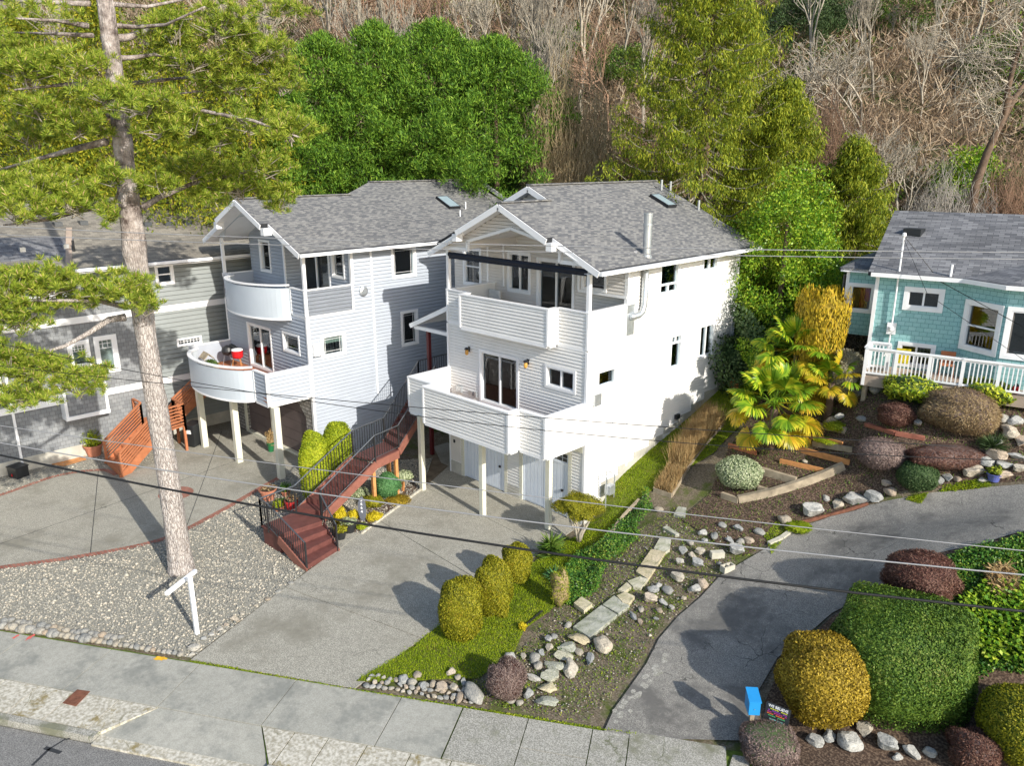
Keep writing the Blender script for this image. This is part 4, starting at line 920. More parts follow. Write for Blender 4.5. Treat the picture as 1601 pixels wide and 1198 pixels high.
vent(roof2, -28.2, 25.6, RZ2(-28.2)-.02, .03, .35, 'trim_white'); vent(roof2, -27.6, 24.7, RZ2(-27.6)-.02, .03, .3, 'trim_white')
# curved balconies
def arcpts(p0, p1, bulge, n=30):
    p0 = np.array(p0, float); p1 = np.array(p1, float); out = []; d = p1-p0; nn = np.array([d[1], -d[0]]); nn /= np.linalg.norm(nn)
    for k in range(n+1): t = k/n; out.append(p0 + d*t + nn*bulge*(1-(2*t-1)**2)**.62)
    return out
def curved(house, p0, p1, bulge, zb, zt, mat):
    P = arcpts(p0, p1, bulge); m = MB(); cap = MB()
    for a, b in zip(P[:-1], P[1:]):
        u = unit(b-a); n = np.array([u[1], -u[0]]); f = Fr(a, u, n); Ln = np.linalg.norm(b-a)
        f.box(m, 0, Ln, -.1, 0, zb, zt); f.box(cap, -.012, Ln+.012, -.14, .03, zt+.0003*len(cap.f), zt+.05+.0003*len(cap.f)); f.box(cap, -.0, Ln, -.03, .012, zb-.06, zb+.015)
    o = m.build('curved_parapet', mat, house); cap.build('cap', 'trim_white', o); return P
parapet(h2, [(XL,15.5),(XL,13.6),(-32.55,13.6)], 3.0, 4.2, .1, 'vinyl_blue', .15)
PC = curved(h2, (-32.5,13.58), (-27.45,13.58), 1.0, 2.98, 4.2, 'panel_blue')
parapet(h2, [(-27.42,13.6),(XR,13.6),(XR,15.5)], 3.0, 4.2, .1, 'vinyl_blue', .15)
parapet(h2, [(XL,17.7),(XL,15.5),(-32.4,15.5)], 6.2, 7.2, .1, 'vinyl_blue', .15)
PU = curved(h2, (-32.4,15.48), (-27.5,15.48), 1.0, 5.98, 7.2, 'panel_blue')
parapet(h2, [(-27.48,15.5),(XR,15.5),(XR,17.7)], 6.2, 7.2, .1, 'vinyl_blue', .15)
def deckplate(P, yb, z0, z1, name, mat, sc=.97, par=None):
    m = MB(); pts = [(p[0], p[1]+.05, z1) for p in P] + [(XR+.05-.1, P[-1][1], z1), (XR-.05, yb, z1), (XL+.05, yb, z1), (XL+.05, P[0][1], z1)]; m.slab(pts, z1-z0); return m.build(name, mat, par)
deckplate(PC, 15.49, 3.06, 3.28, 'deck_floor', 'cedar_orange', par=h2); deckplate(PC, 15.49, 2.94, 3.05, 'deck_underside', 'panel_blue', par=h2)
deckplate(PU, 16.8, 6.02, 6.32, 'deck_floor', 'board_grey', par=h2)
m = MB(); GS_.box(m, .15, .5, .0, .18, 4.6, 5.1); m.build('utility_box', 'trim_white', h2)
m = MB(); m.lathe((0,0,0), [(.05,0),(.2,.02),(.2,.1),(.12,.14)], 16); o = m.build('round_vent', 'galvanised', h2); u, z = GS_.uz(567,455); o.location = tuple(GS_.pt(u, 0, z)); o.rotation_euler = (0, R(90), 0)
for x, y in ((-31.75,13.2),(-29.0,13.4),(-26.2,13.75)):
    m = MB(); m.box(x-.12, x+.12, y-.12, y+.12, 0, 2.94); m.build('deck_post', 'post_cream', h2, bevel=.01)
# garage wall with stone and two dark doors with clipped corners
GG = Fr((XL, 15.5), (1, 0), (0, -1))
m = MB()
for a, b in ((0,1.05),(3.35,3.72),(6.18,6.8)): GG.box(m, a, b, -.15, 0, 0, 3.0)
GG.box(m, 1.05, 3.35, -.15, 0, 2.45, 3.0); GG.box(m, 3.72, 6.18, -.15, 0, 2.45, 3.0)
for a, b in ((1.05,3.35),(3.72,6.18)):
    for s_, x in ((1,a),(-1,b)): m.prism([GG.pt(x,-.01,2.45), GG.pt(x+s_*.55,-.01,2.45), GG.pt(x,-.01,1.9)], (0,.12,0))
m.build('stone_cladding', 'stone_veneer', h2, uv=True)
for a, b in ((1.05,3.35),(3.72,6.18)):
    m = MB(); GG.box(m, a+.02, b-.02, -.14, -.10, .1, 2.44)
    for k in range(5): GG.box(m, a+.02, b-.02, -.10, -.085, .12+k*.465, .12+k*.465+.44)
    m.build('garage_door', 'taupe_door', h2)
m = MB(); GG.box(m, 3.40, 3.66, 0, .12, 0, 3.0); GG.box(m, 1.0,6.2,-.12,.06,0,.1); GG.box(m, .85,1.02,0,.06,0,3.0); build_each(m, 'garage_post', 'post_cream', h2)

# ================================================================== grey shingled house on the left
h3 = empty('grey_shingled_house', (0,0,0), 'long grey house with shingle and board siding and a tan shingle roof behind the pine', 'house')
KF = Fr((-34.3, 0), (0, 1), (1, 0))
k_ops = []
for (a, b, st, tw) in (((240,418),(267,443),'double',.1),): 
    u0, z1 = KF.uz(244,417); u1, z0 = KF.uz(270,441); k_ops.append(window(h3, KF, u0, u1, z0, z1, 'double', tw=.09)[1])
u0, z1 = KF.uz(277,527); u1, z0 = KF.uz(314,534); k_ops.append(window(h3, KF, u0, u1, 4.05, 4.32, 'grid72', tw=.05, depth=.05)[1])
def wz(px0, py0, px1, py1): a = KF.uz(px0, py0); b = KF.uz(px1, py1); return a[0], b[0], b[1], a[1]
u0, u1, z0, z1 = wz(152,532,182,575); k_ops.append(window(h3, KF, u0, u1, z0, z1, 'grid320.3', tw=.16, blind=('curtain_white', .9))[1])
u0, u1, z0, z1 = wz(110,540,136,556); k_ops.append(window(h3, KF, u0, u1, z0-.35, z1, 'grid430.35', tw=.14, blind=('blind_green', .9))[1])
u0, u1, z0, z1 = wz(-40,565,4,640); k_ops.append(window(h3, KF, u0, u1, 3.2, 4.6, 'grid44', tw=.14)[1])
u0, z1 = KF.uz(0,462); k_ops.append(window(h3, KF, u0-1.2, u0+.1, 6.3, 7.4, 'double', tw=.12)[1])
us = KF.uz(236,560)[0]
m = MB(); KF.box(m, -8, us, -.1, .0, .7, 5.6); KF.box(m, -8, us, -.1, .06, 5.6, 6.4) 
def wall_open(mb, fr, u0, u1, z0, z1, ops, d=0., mi=0):      # flat wall with rectangular openings
    zs = sorted({z0, z1, *[min(max(o[k], z0), z1) for o in ops for k in (2, 3)]})
    for a, b in zip(zs[:-1], zs[1:]):
        if b - a < 1e-4: continue
        zm = (a+b)/2; iv = [(u0, u1)]
        for o in ops:
            if o[2] < zm < o[3]:
                nv = []
                for p, q in iv:
                    if o[1] <= p or o[0] >= q: nv.append((p, q)); continue
                    if o[0] > p: nv.append((p, o[0]))
                    if o[1] < q: nv.append((o[1], q))
                iv = nv
        for p, q in iv: fr.box(mb, p, q, d-.1, d, a, b, mi)
m = MB(); wall_open(m, KF, -10, us, .55, 7.9, k_ops); m.build('shingle_wall', 'shingle_grey', h3, uv=True)
m = MB(); siding(m, KF, .55, 7.9, .2, (us, 26), k_ops); m.build('siding', 'fibre_grey', h3)
m = MB(); KF.box(m, -10, 26, -.3, .03, -.3, .55); m.build('foundation', 'foundation_concrete', h3)
m = MB()
for z0 in (5.66, 2.45): KF.box(m, -10, 26, -.02, .045, z0, z0+.27)
KF.box(m, us-.05, us+.05, -.02, .05, .55, 7.9); KF.box(m, KF.uz(20,660)[0], KF.uz(20,660)[0]+.09, 0, .07, .1, 5.6)
build_each(m, 'band_board', 'trim_white', h3)
m = MB(); u0 = KF.uz(97,640)[0]; u1 = KF.uz(158,600)[0]; KF.box(m, u0, u1, .0, .5, 1.95, 3.1); m2 = MB(); KF.box(m2, u0-.04, u1+.04, -.0, .55, 1.82, 1.98); KF.box(m2, u0-.04, u1+.04, 0, .55, 3.1, 3.18); KF.box(m2, u0-.03,u0+.08,.0,.53,1.98,3.1); KF.box(m2, u1-.08,u1+.03,.0,.53,1.98,3.1)
bo = m.build('bay_box', 'shingle_grey', h3, uv=True); build_each(m2, 'trim_board', 'trim_white', bo)
m = MB(); m.slab([(-33.8,-8,7.95),(-33.8,26.5,7.95),(-40.5,26.5,10.35),(-40.5,-8,10.35)], .16, 0, 1); m.slab([(-40.5,-8,10.35),(-40.5,26.5,10.35),(-47.5,26.5,7.9),(-47.5,-8,7.9)], .16, 0, 1)
r3 = m.build('roof', ['roof_tan','edge_black','trim_white'], h3, uv=True)
yl = KF.uz(100,425)[0]
m = MB(); gutter(m, (-33.74,yl,7.86), (-33.74,26.5,7.86)); m.box(-34.3,-33.8,yl,26.4,7.72,7.76); m.beam((-33.8,26.52,7.84),(-40.5,26.52,10.24),.04,.22); m.build('gutter', 'trim_white', r3)
m = MB(); m.slab([(-32.3,-6,7.35),(-32.3,yl-.5,7.35),(-36.5,yl+1.2,8.96),(-38.5,-6,9.65)], .16, 0, 1); r3b = m.build('front_roof', ['roof_slate','edge_black','trim_white'], h3, uv=True)
m = MB(); gutter(m, (-32.24,-6,7.26), (-32.24,yl-.5,7.26)); m.box(-34.3,-32.3,-6,yl-.5,7.10,7.16); m.build('gutter', 'trim_white', r3b)
m = MB(); m.beam((-32.3,yl-.5,7.36),(-37.3,yl+1.3,9.26),.22,.05); m.build('ridge_cap', 'wood_deck_tan', r3b)
for px in ((90,352),(130,350),(230,352),(262,351),(293,350),(325,349)):
    q = at_p(px[0], px[1], (-33.8,0,7.95), (2.4,0,6.7)); m = MB(); m.box(q[0]-.18,q[0]+.18,q[1]-.16,q[1]+.16,q[2]-.05,q[2]+.14); m.build('roof_vent', 'grey_metal', r3)
for px in ((35,393),(103,388)):
    q = at_p(px[0], px[1], (-33.8,0,7.95), (2.4,0,6.7)); m = MB(); m.box(q[0]-.1,q[0]+.1,q[1]-.1,q[1]+.1,q[2]-.05,q[2]+.16); m.build('roof_vent', 'galvanised', r3)
q = at_p(116,393,(-33.8,0,7.95),(2.4,0,6.7)); m = MB(); m.lathe(q, [(.05,0),(.05,.45)], 8); m.build('vent_pipe', 'black_metal', r3)

# ================================================================== teal house on the right
h4 = empty('teal_house', (0,0,0), 'teal shingled cottage with white trim, a bay window and a grey roof up the slope', 'house')
T = unit(np.array([.98, .2, 0])); Nn = np.array([T[1], -T[0], 0.])   # facade direction, facing the street
dk0 = at_d(1349, 586, 25.0); ZF = float(dk0[2])
DK = Fr(dk0, T, Nn); WO = dk0 - Nn*1.75; WF = Fr(WO, T, Nn)
def wpx(fr, x0, y0, x1, y1): a = fr.uz(x0, y0); b = fr.uz(x1, y1); return a[0], b[0], b[1], a[1]
uL = WF.uz(1366,470)[0]; ZE = WF.uz(1372,431)[1]; ubr = WF.uz(1507,470)[0]
t_ops = []
u0, u1, z0, z1 = wpx(WF, 1421,454,1467,483); t_ops.append(window(h4, WF, u0, u1, z0-.0, z1, 'slider', tw=.13)[1])
u0, u1, z0, z1 = wpx(WF, 1409,538,1458,545); t_ops.append(window(h4, WF, u0, u1, ZF+.15, z1, 'slider', tw=.1)[1])
m = MB(); wall_open(m, WF, uL, ubr, ZF-1.2, ZE, t_ops)
# left wing set back
WL = Fr(WO - Nn*.9, T, Nn); l0 = WL.uz(1320,470)[0]; zle = WL.uz(1322,432)[1]
l_ops = []
u0, u1, z0, z1 = wpx(WL, 1332,446,1360,486); l_ops.append(window(h4, WL, u0, u1, z0, z1, 'single', tw=.10)[1])
zlb = WL.uz(1320,521)[1]
wall_open(m, WL, l0, uL+.5, zlb, zle+.25, l_ops)
wall_open(m, Fr(WL.pt(l0,0,0), Nn*-1, T*-1), 0, 4, zlb, zle+.25, [])
wall_open(m, Fr(WF.pt(uL,0,0), Nn*-1, T*-1), 0, 6, ZF-1.2, ZE+.1, [])
# bay: angled face then front face
bw = .75; b1 = WF.pt(ubr, 0, 0); ang = unit(T*.80 + Nn*.60); bf0 = b1 + ang*1.5; BA = Fr(b1, ang, np.array([ang[1], -ang[0], 0])); BFr = Fr(bf0, T, Nn)
a_ops = [window(h4, BA, .22, 1.32, ZF+1.05, ZF+2.45, 'double', tw=.13)[1]]
b_ops = [window(h4, BFr, .18, 1.62, ZF+1.05, ZF+2.45, 'single', tw=.13)[1], window(h4, BFr, 1.95, 3.2, ZF+1.05, ZF+2.45, 'double', tw=.13)[1]]
wall_open(m, BA, 0, 1.5, ZF-1.2, ZE, a_ops); wall_open(m, BFr, 0, 8, ZF-1.2, ZE, b_ops)
m.build('shingle_wall', 'shingle_teal', h4, uv=True)
m = MB(); WF.box(m, uL-.02, uL+.1, -.1, .03, ZF-1.2, ZE); WL.box(m, l0-.02, l0+.09, -.1, .025, zlb, zle+.2)
e = .25
WF.box(m, uL-.15, ubr+.15, -.1, e+.08, ZE, ZE+.14); WL.box(m, l0-.2, uL+.4, -.1, e, zle+.2, zle+.32)
BA.box(m, -.1, 1.6, -.1, e+.083, ZE+.001, ZE+.141); BFr.box(m, -.1, 8.2, -.1, e+.086, ZE+.002, ZE+.142)
build_each(m, 'trim_board', 'trim_white', h4)
m = MB(); WF.box(m, uL, ubr, .0, .04, ZF-1.2, ZF-.1); m.build('foundation', 'foundation_concrete', h4)
RD = 4.3; zr = ZE + 1.95
rA = WF.pt(uL-.25, e+.05, ZE+.15); 
slope4 = (zr-ZE-.15)/(RD+e)
def rf4(u, d): return WF.pt(u, d, ZE+.15 + slope4*(e+.05-d))
m = MB(); m.slab([rf4(uL-.25, e+.05), rf4(ubr+14, e+.05), rf4(ubr+14, -RD), rf4(uL-.25, -RD)], .12, 0, 1)
m.slab([rf4(uL-.25, -RD), rf4(ubr+14, -RD), WF.pt(ubr+14,-2*RD-.3,ZE+.15), WF.pt(uL-.25,-2*RD-.3,ZE+.15)], .12, 0, 1)
# bay hip roof
bx = [BA.pt(-.05, e+.05, ZE+.16), BFr.pt(-.05, e+.05, ZE+.16), BFr.pt(8, e+.05, ZE+.16)]
hp = rf4(ubr+3.2, -1.9); 
m.slab([bx[0], bx[1], hp], .08, 0, 1); m.slab([bx[1], bx[2], rf4(ubr+9,-1.9), hp], .08, 0, 1)
# left wing roof
q0 = WL.pt(l0-.25, e, zle+.33); q1 = WL.pt(uL-.02, e, zle+.33); q2 = WL.pt(uL-.02, -2.2, zle+.95); q3 = WL.pt(l0+1.1, -2.2, zle+.95); q4 = WL.pt(l0-.25, -3.5, zle+.33)
m.slab([q0, q1, q2, q3], .08, 0, 1); m.slab([q0, q3, q4], .08, 0, 1)
r4 = m.build('roof', ['roof_slate','edge_black','trim_white'], h4, uv=True)
q = at_p(1429,364, rf4(0,0), np.cross(rf4(1,0)-rf4(0,0), rf4(0,-1)-rf4(0,0))); m = MB(); m.box(q[0]-.3,q[0]+.3,q[1]-.25,q[1]+.25,q[2]-.1,q[2]+.16); m.build('roof_vent', 'black_plastic', r4)
q = at_p(1486,432, rf4(0,0), np.cross(rf4(1,0)-rf4(0,0), rf4(0,-1)-rf4(0,0))); m = MB(); m.lathe(q, [(.04,-.1),(.04,.38)], 8); m.build('vent_pipe', 'trim_white', r4)
# service mast and meter
um, zm_ = WF.uz(1396,500); m = MB(); m.tube([WF.pt(um-.12,.1,ZF+.35), WF.pt(um-.02,.1,ZF+.6), WF.pt(um,.1,ZF+1.3), WF.pt(um,.12,ZE+1.35)], .03, 8)
m.lathe(WF.pt(um,.12,ZE+1.35), [(.03,0),(.07,.05),(.06,.14),(.02,.16)], 8); WF.box(m, um-.14, um+.14, .02, .14, ZF+1.15, ZF+1.55); m.lathe(WF.pt(um,.16,ZF+1.3), [(.08,0),(.08,.12)], 12); m.build('service_mast', 'trim_white', h4)
# deck in front
dk = empty('teal_house_deck', tuple(dk0), 'tan plank deck with white baluster railing in front of the teal cottage', 'deck'); dk.location = (0,0,0)
m = MB(); n = 18
for k in range(10): DK.box(m, -.05, 9.5, -1.74+k*.176, -1.74+k*.176+.168, ZF-.06, ZF-.02)
m.build('deck_boards', 'wood_deck_tan', dk)
m = MB(); DK.box(m, -.05, 9.5, -.1, .035, ZF-.36, ZF-.065); m.build('fascia', 'fascia_tan', dk)
def railing(root, fr, u0, u1, d, zf, posts, hr=.92, sp_=.115, mat='trim_white'):
    m = MB(); fr.box(m, u0, u1, d-.06, d+.06, zf+hr, zf+hr+.045); fr.box(m, u0, u1, d-.02, d+.02, zf+hr-.07, zf+hr+.002); m.build('top_rail', mat, root)
    m = MB(); fr.box(m, u0, u1, d-.02, d+.02, zf+.07, zf+.13); m.build('bottom_rail', mat, root)
    for p in posts: m = MB(); fr.box(m, p-.05, p+.05, d-.045, d+.045, zf-.34, zf+hr-.001); m.build('rail_post', mat, root)
    n = int((u1-u0)/sp_)
    for k in range(n):
        x = u0 + (k+.5)*sp_
        if min(abs(x-p) for p in posts) < .08: continue
        m = MB(); fr.box(m, x-.018, x+.018, d-.016, d+.016, zf+.13, zf+hr-.07); m.build('baluster', mat, root)
pw = [DK.uz(x, 580)[0] for x in (1349,1399,1452,1505,1563)]
railing(dk, DK, 0, 7.6, 0, ZF, [0.03]+pw[1:]+[7.0])
DKs = Fr(DK.pt(0,0,0), -Nn, -T); railing(dk, DKs, 0, 1.0, 0, ZF, [.95])
DKb = Fr(DK.pt(0,-1.0,0), T, Nn); railing(dk, DKb, 0, .62, 0, ZF, [.6])
for px, col in ((1357,600),):
    pass
for k in range(5):
    q = DK.pt(.1+k*1.8, -.15, 0); m = MB(); m.box(q[0]-.07,q[0]+.07,q[1]-.07,q[1]+.07, H(q[0],q[1])-.1, ZF-.36); m.build('deck_support', 'old_timber', dk)
# ------------------------------------------------------------------ plants
def blob(c, rx, ry, rz, n, lw_, lh, e=2.3, rz_=0., lump=.06, zmin=-.75, out=.75, depth=.10, core=True, corescale=.93, seed=0, up=.2, flatn=.8, planes=None):
    """clipped shrub: leaf-sized faces over a rounded body; returns parts (leaf, core)"""
    r_ = np.random.default_rng(seed + 11)
    d = unit(r_.normal(size=(int(n*1.25), 3))); d = d[d[:, 2] > zmin][:n]; n = len(d)
    ph = r_.uniform(0, 6.28, 9); fr = r_.uniform(2., 5.5, (9, 3))
    def rad(d):
        s = (np.abs(d)**e).sum(1)**(-1/e) if planes is None else sum(np.maximum(d @ unit(np.array(n_, float))/h_, 0)**16 for *n_, h_ in planes)**(-1/16); w = np.zeros(len(d))
        for i in range(9): w += np.sin(d @ fr[i] + ph[i])
        return s*(1 + lump*w/3)
    q = d*rad(d)[:, None]; dep = 1 - depth*r_.random(n)**1.8
    Pn = q*dep[:, None]*np.array([rx, ry, rz])
    N = unit(d/np.array([rx, ry, rz])*max(rx, ry) + r_.normal(size=(n, 3))*flatn*.6)
    T = unit(d*out + r_.normal(size=(n, 3))*.7 + np.array([0, 0, up]))
    hh = lh*r_.uniform(.6, 1.3, n); ww = lw_*r_.uniform(.7, 1.2, n)
    V, Fc = quads(Pn - T*hh[:, None]*.4, N, T, ww, hh); parts = [(V, Fc, 0)]
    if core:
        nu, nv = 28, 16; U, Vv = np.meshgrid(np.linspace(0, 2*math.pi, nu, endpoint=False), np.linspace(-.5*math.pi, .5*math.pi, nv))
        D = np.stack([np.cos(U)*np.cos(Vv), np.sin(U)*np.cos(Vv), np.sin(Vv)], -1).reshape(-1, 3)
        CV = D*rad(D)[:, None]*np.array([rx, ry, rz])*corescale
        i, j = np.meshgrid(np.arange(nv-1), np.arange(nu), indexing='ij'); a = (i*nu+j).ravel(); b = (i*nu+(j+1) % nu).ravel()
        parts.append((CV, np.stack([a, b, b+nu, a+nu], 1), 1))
    V, Fc, mi = join(parts)
    ca, sa = math.cos(rz_), math.sin(rz_); V = np.stack([V[:, 0]*ca - V[:, 1]*sa, V[:, 0]*sa + V[:, 1]*ca, V[:, 2]], 1)
    return V, Fc, mi
def shrub(name, label, cat, box, leaf, core, n, lw_, lh, group=None, ground_z=None, zc=.5, aspect=1., ht=None, cen=None, dim=None, **k):
    """box = outline of the shrub as sighted (x0, y0, x1, y1)"""
    if cen is None:
        x0, y0, x1, y1 = box; xc = (x0+x1)/2
        g0 = G(xc, y1); s = dist(g0)/FPX; rx = (x1-x0)/2*s
        hd = ray(xc, y1); hv = unit(np.array([hd[0], hd[1], 0])); c = g0 + hv*rx*.62*aspect; c[2] = min(H(c[0], c[1]), g0[2] + .12); s = dist(c)/FPX; rx = (x1-x0)/2*s
        r = ray(xc, y0); t = ((c + hv*rx*.35*aspect)[:2] @ hv[:2])/(r[:2] @ hv[:2]); top = C0[2] + r[2]*t
        h = max(.2, top - c[2]) if ht is None else ht; ry = rx*aspect; rot = HD
    else: c = np.array(cen, float); rx, ry, h = dim; rot = k.pop('rot', 0.)
    rot_add = k.pop('rota', 0.); k.pop('rot', None); rot += rot_add
    cz_ = h*zc; V, Fc, mi = blob(None, rx, ry, h*(1-zc), n, lw_, lh, rz_=rot, seed=abs(hash_(label)) % 9999, **k)
    return npmesh(name, V, Fc, [leaf, core], mi=mi, loc=(c[0], c[1], c[2] + cz_), label=label, cat=cat, group=group), c, rx, h
def hash_(s): return sum((i+3)*ord(ch) for i, ch in enumerate(s))
SH = []
def S(*a, **k): r = shrub(*a, **k); SH.append(r); return r
g3 = 'clipped golden shrubs along the driveway'
for lab, bx, tr in (('largest clipped golden-green shrub, nearest to the sidewalk of the three by the driveway', (683,902,760,1003), 0),
                ('middle clipped golden-green shrub of the three by the driveway', (741,871,804,967), 0),
                ('farthest clipped golden-green shrub of the three, on a short trunk beside the spiky yucca', (782,849,833,926), 1)):
    S('clipped_shrub', lab, 'shrub', bx, 'leaf_topiary', 'leaf_topiary', 15000, .030, .055, group=g3, e=2.7, lump=.055, zc=.46 if not tr else .58, aspect=.95, depth=.10)
S('arborvitae', 'front clipped bright green arborvitae between the stairs and the garage', 'shrub', (474,672,521,800), 'leaf_arborvitae', 'leaf_arborvitae', 11000, .04, .07, e=2.8, lump=.03, aspect=1.)
S('arborvitae', 'rear clipped bright green arborvitae against the blue-grey wall', 'shrub', (508,657,558,768), 'leaf_arborvitae', 'leaf_arborvitae', 10000, .04, .07, e=2.8, lump=.03, aspect=1.)
S('round_shrub', 'round blue-green clipped shrub in the bed under the red stairs', 'shrub', (586,738,628,782), 'leaf_bluegreen', 'leaf_bluegreen', 5000, .03, .08, e=2.2, lump=.06, depth=.15)
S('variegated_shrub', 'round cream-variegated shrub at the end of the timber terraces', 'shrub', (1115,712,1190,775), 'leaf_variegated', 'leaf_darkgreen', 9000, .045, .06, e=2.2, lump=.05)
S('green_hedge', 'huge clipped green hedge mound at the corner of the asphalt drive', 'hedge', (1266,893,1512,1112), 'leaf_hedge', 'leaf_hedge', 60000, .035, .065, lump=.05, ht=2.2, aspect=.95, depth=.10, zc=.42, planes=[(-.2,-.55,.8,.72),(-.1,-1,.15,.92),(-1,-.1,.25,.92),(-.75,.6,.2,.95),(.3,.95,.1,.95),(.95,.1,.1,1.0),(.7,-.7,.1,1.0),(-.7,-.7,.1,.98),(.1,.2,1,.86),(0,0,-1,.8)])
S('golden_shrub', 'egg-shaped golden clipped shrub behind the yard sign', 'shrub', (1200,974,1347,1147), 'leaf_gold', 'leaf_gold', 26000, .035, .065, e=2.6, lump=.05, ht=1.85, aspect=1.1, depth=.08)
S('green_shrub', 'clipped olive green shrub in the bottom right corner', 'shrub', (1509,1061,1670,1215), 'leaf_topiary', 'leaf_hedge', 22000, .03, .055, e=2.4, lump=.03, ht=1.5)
S('barberry', 'dark red twiggy shrub at the asphalt edge behind the big green hedge', 'shrub', (1371,858,1490,960), 'leaf_barberry', 'leaf_barberry', 16000, .018, .09, e=2.2, lump=.08, ht=1.25, out=1.2)
S('barberry', 'low brown and green clipped shrub below the yard sign', 'shrub', (1147,1117,1250,1198), 'leaf_heather', 'leaf_darkgreen', 14000, .018, .07, e=3., lump=.05, ht=.55, out=1.2)
S('barberry', 'reddish twiggy shrub at the bottom edge beside the rock wall', 'shrub', (1470,1130,1560,1215), 'leaf_barberry', 'leaf_heather', 12000, .018, .08, e=2.2, lump=.08, ht=.8, out=1.2)
S('barberry', 'brownish red mound shrub between the boulder and the stone steps', 'shrub', (757,1030,827,1100), 'leaf_heather', 'leaf_barberry', 12000, .014, .07, e=2.2, lump=.08, out=1.2)
S('heather', 'rounded grey-brown heather at the end of the garden boards', 'shrub', (1332,682,1413,745), 'leaf_heather', 'leaf_heather', 11000, .02, .09, e=2.3, lump=.04, out=1.1)
S('round_shrub', 'round dark green clipped shrub at the edge of the asphalt drive', 'shrub', (1398,720,1461,778), 'leaf_darkgreen', 'leaf_darkgreen', 8000, .025, .07, e=2.2, lump=.03)
S('heather', 'long low reddish heather mound above the drive edge rocks', 'shrub', (1412,694,1548,742), 'leaf_barberry', 'leaf_heather', 16000, .02, .08, e=2.6, lump=.07, aspect=.5, out=1.1)
S('barberry', 'dark maroon shrub in shade left of the big brown heather', 'shrub', (1370,628,1425,675), 'leaf_barberry', 'leaf_barberry', 9000, .02, .09, e=2.2, lump=.05)
S('brown_heather', 'largest brown twiggy shrub in front of the teal house deck', 'shrub', (1435,603,1550,694), 'leaf_brown', 'leaf_heather', 26000, .018, .13, e=2.2, lump=.08, out=1.3, depth=.2)
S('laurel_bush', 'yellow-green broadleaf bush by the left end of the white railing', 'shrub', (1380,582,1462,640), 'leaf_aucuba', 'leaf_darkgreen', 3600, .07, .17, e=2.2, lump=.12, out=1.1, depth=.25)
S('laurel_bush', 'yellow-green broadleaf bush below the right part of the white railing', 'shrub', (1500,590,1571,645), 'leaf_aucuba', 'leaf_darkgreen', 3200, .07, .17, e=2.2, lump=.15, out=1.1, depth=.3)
S('grey_shrub', 'tall grey-green wispy shrub beside the corner of the white railing', 'shrub', (1291,548,1341,640), 'leaf_greysage', 'leaf_greysage', 9000, .03, .11, e=2.4, lump=.08, out=1.1, depth=.15)
# golden upright yew: vase shaped
g0 = at_d(1280, 545, 26.8); g0[2] = H(g0[0], g0[1]); 
def vase(name, label, base, r0, r1, h, n, leaf):
    t = rng.random(n)**.8; a = rng.uniform(0, 6.28, n); rr = (r0 + (r1-r0)*t**.7)*(.82+.2*rng.random(n)); top = t > .93; rr = np.where(top, rr*np.sqrt(rng.random(n)), rr)
    Pn = np.stack([np.cos(a)*rr, np.sin(a)*rr, h*(t*.93 + .05*np.sin(a*5) * (t > .9))], 1)
    T = unit(np.stack([np.cos(a)*.25, np.sin(a)*.25, np.ones(n)], 1) + rng.normal(size=(n, 3))*.2); N = unit(np.stack([np.cos(a), np.sin(a), np.zeros(n)+.2], 1) + rng.normal(size=(n, 3))*.3)
    V, Fc = quads(Pn, N, T, .05, rng.uniform(.10, .24, n)); mb = MB(); mb.lathe((0,0,0), [(r0*.8,0),(r0*.8+(r1-r0)*.6,h*.5),(r1*.82,h*.86),(r1*.3,h*.9)], 16)
    CV = np.array(mb.v); q = np.array([f for f in mb.f if len(f) == 4]); V, Fc, mi = join([(V, Fc, 0), (CV, q, 1)])
    return npmesh(name, V, Fc, [leaf, 'leaf_gold'], mi=mi, loc=base, label=label, cat='shrub')
tp = at_d(1280, 447, 26.8)
vase('golden_yew', 'tall flat-topped golden upright shrub beside the teal house', g0, .55, .98, tp[2]-g0[2], 9000, 'leaf_yewgold')
# cloud-pruned pine on bare stems beside the driveway corner
def tree_root(name, loc, label, cat='tree', group=None): return empty(name, tuple(loc), label, cat, group)
b = G(905, 848); s = dist(b)/FPX
root = tree_root('dwarf_pine', b, 'small cloud-pruned pine on bare twisting stems beside the driveway corner')
mb = MB()
top = at_d(908, 790, dist(b)+.3); Hc = top[2]-b[2]
for k in range(6):
    a = k*1.05+.3; pts = [(0,0,-.05),(math.cos(a)*.12,math.sin(a)*.12,Hc*.3),(math.cos(a+.4)*.3,math.sin(a+.4)*.3,Hc*.62),(math.cos(a)*.42,math.sin(a)*.42,Hc*.98)]
    mb.tube(pts, [.06,.045,.035,.02], 6)
mb.build('trunk', 'bark_pale', root, smooth=True)
parts = []; c0 = np.array([0,0,Hc*1.12])
for k, (dx, dy, dz, rx, rz) in enumerate([(0,0,0,.62,.28),(.42,.0,-.08,.42,.2),(-.42,.05,-.05,.42,.22),(0,.4,-.02,.45,.22),(.05,-.38,-.12,.42,.2)]):
    V, Fc, mi = blob(None, rx, rx, rz, 4200, .022, .07, lump=.15, out=1., depth=.25, seed=k, zmin=-.5, corescale=.7); off = R_*dx + F_*dy + U_*dz + c0; parts.append((V+off, Fc, 0))
V, Fc, _ = join(parts); npmesh('crown', V, Fc, 'leaf_topiary', root)
b2 = G(629, 768); root = tree_root('small_shrub_tree', b2, 'small pale variegated shrub on orange stems beside the first deck post', 'shrub')
mb = MB(); 
for k in range(3): mb.tube([(0.03*k,0,-.03),(.05*k-.02,.03,.25),(.09*k-.08,.0,.5)], .03, 6)
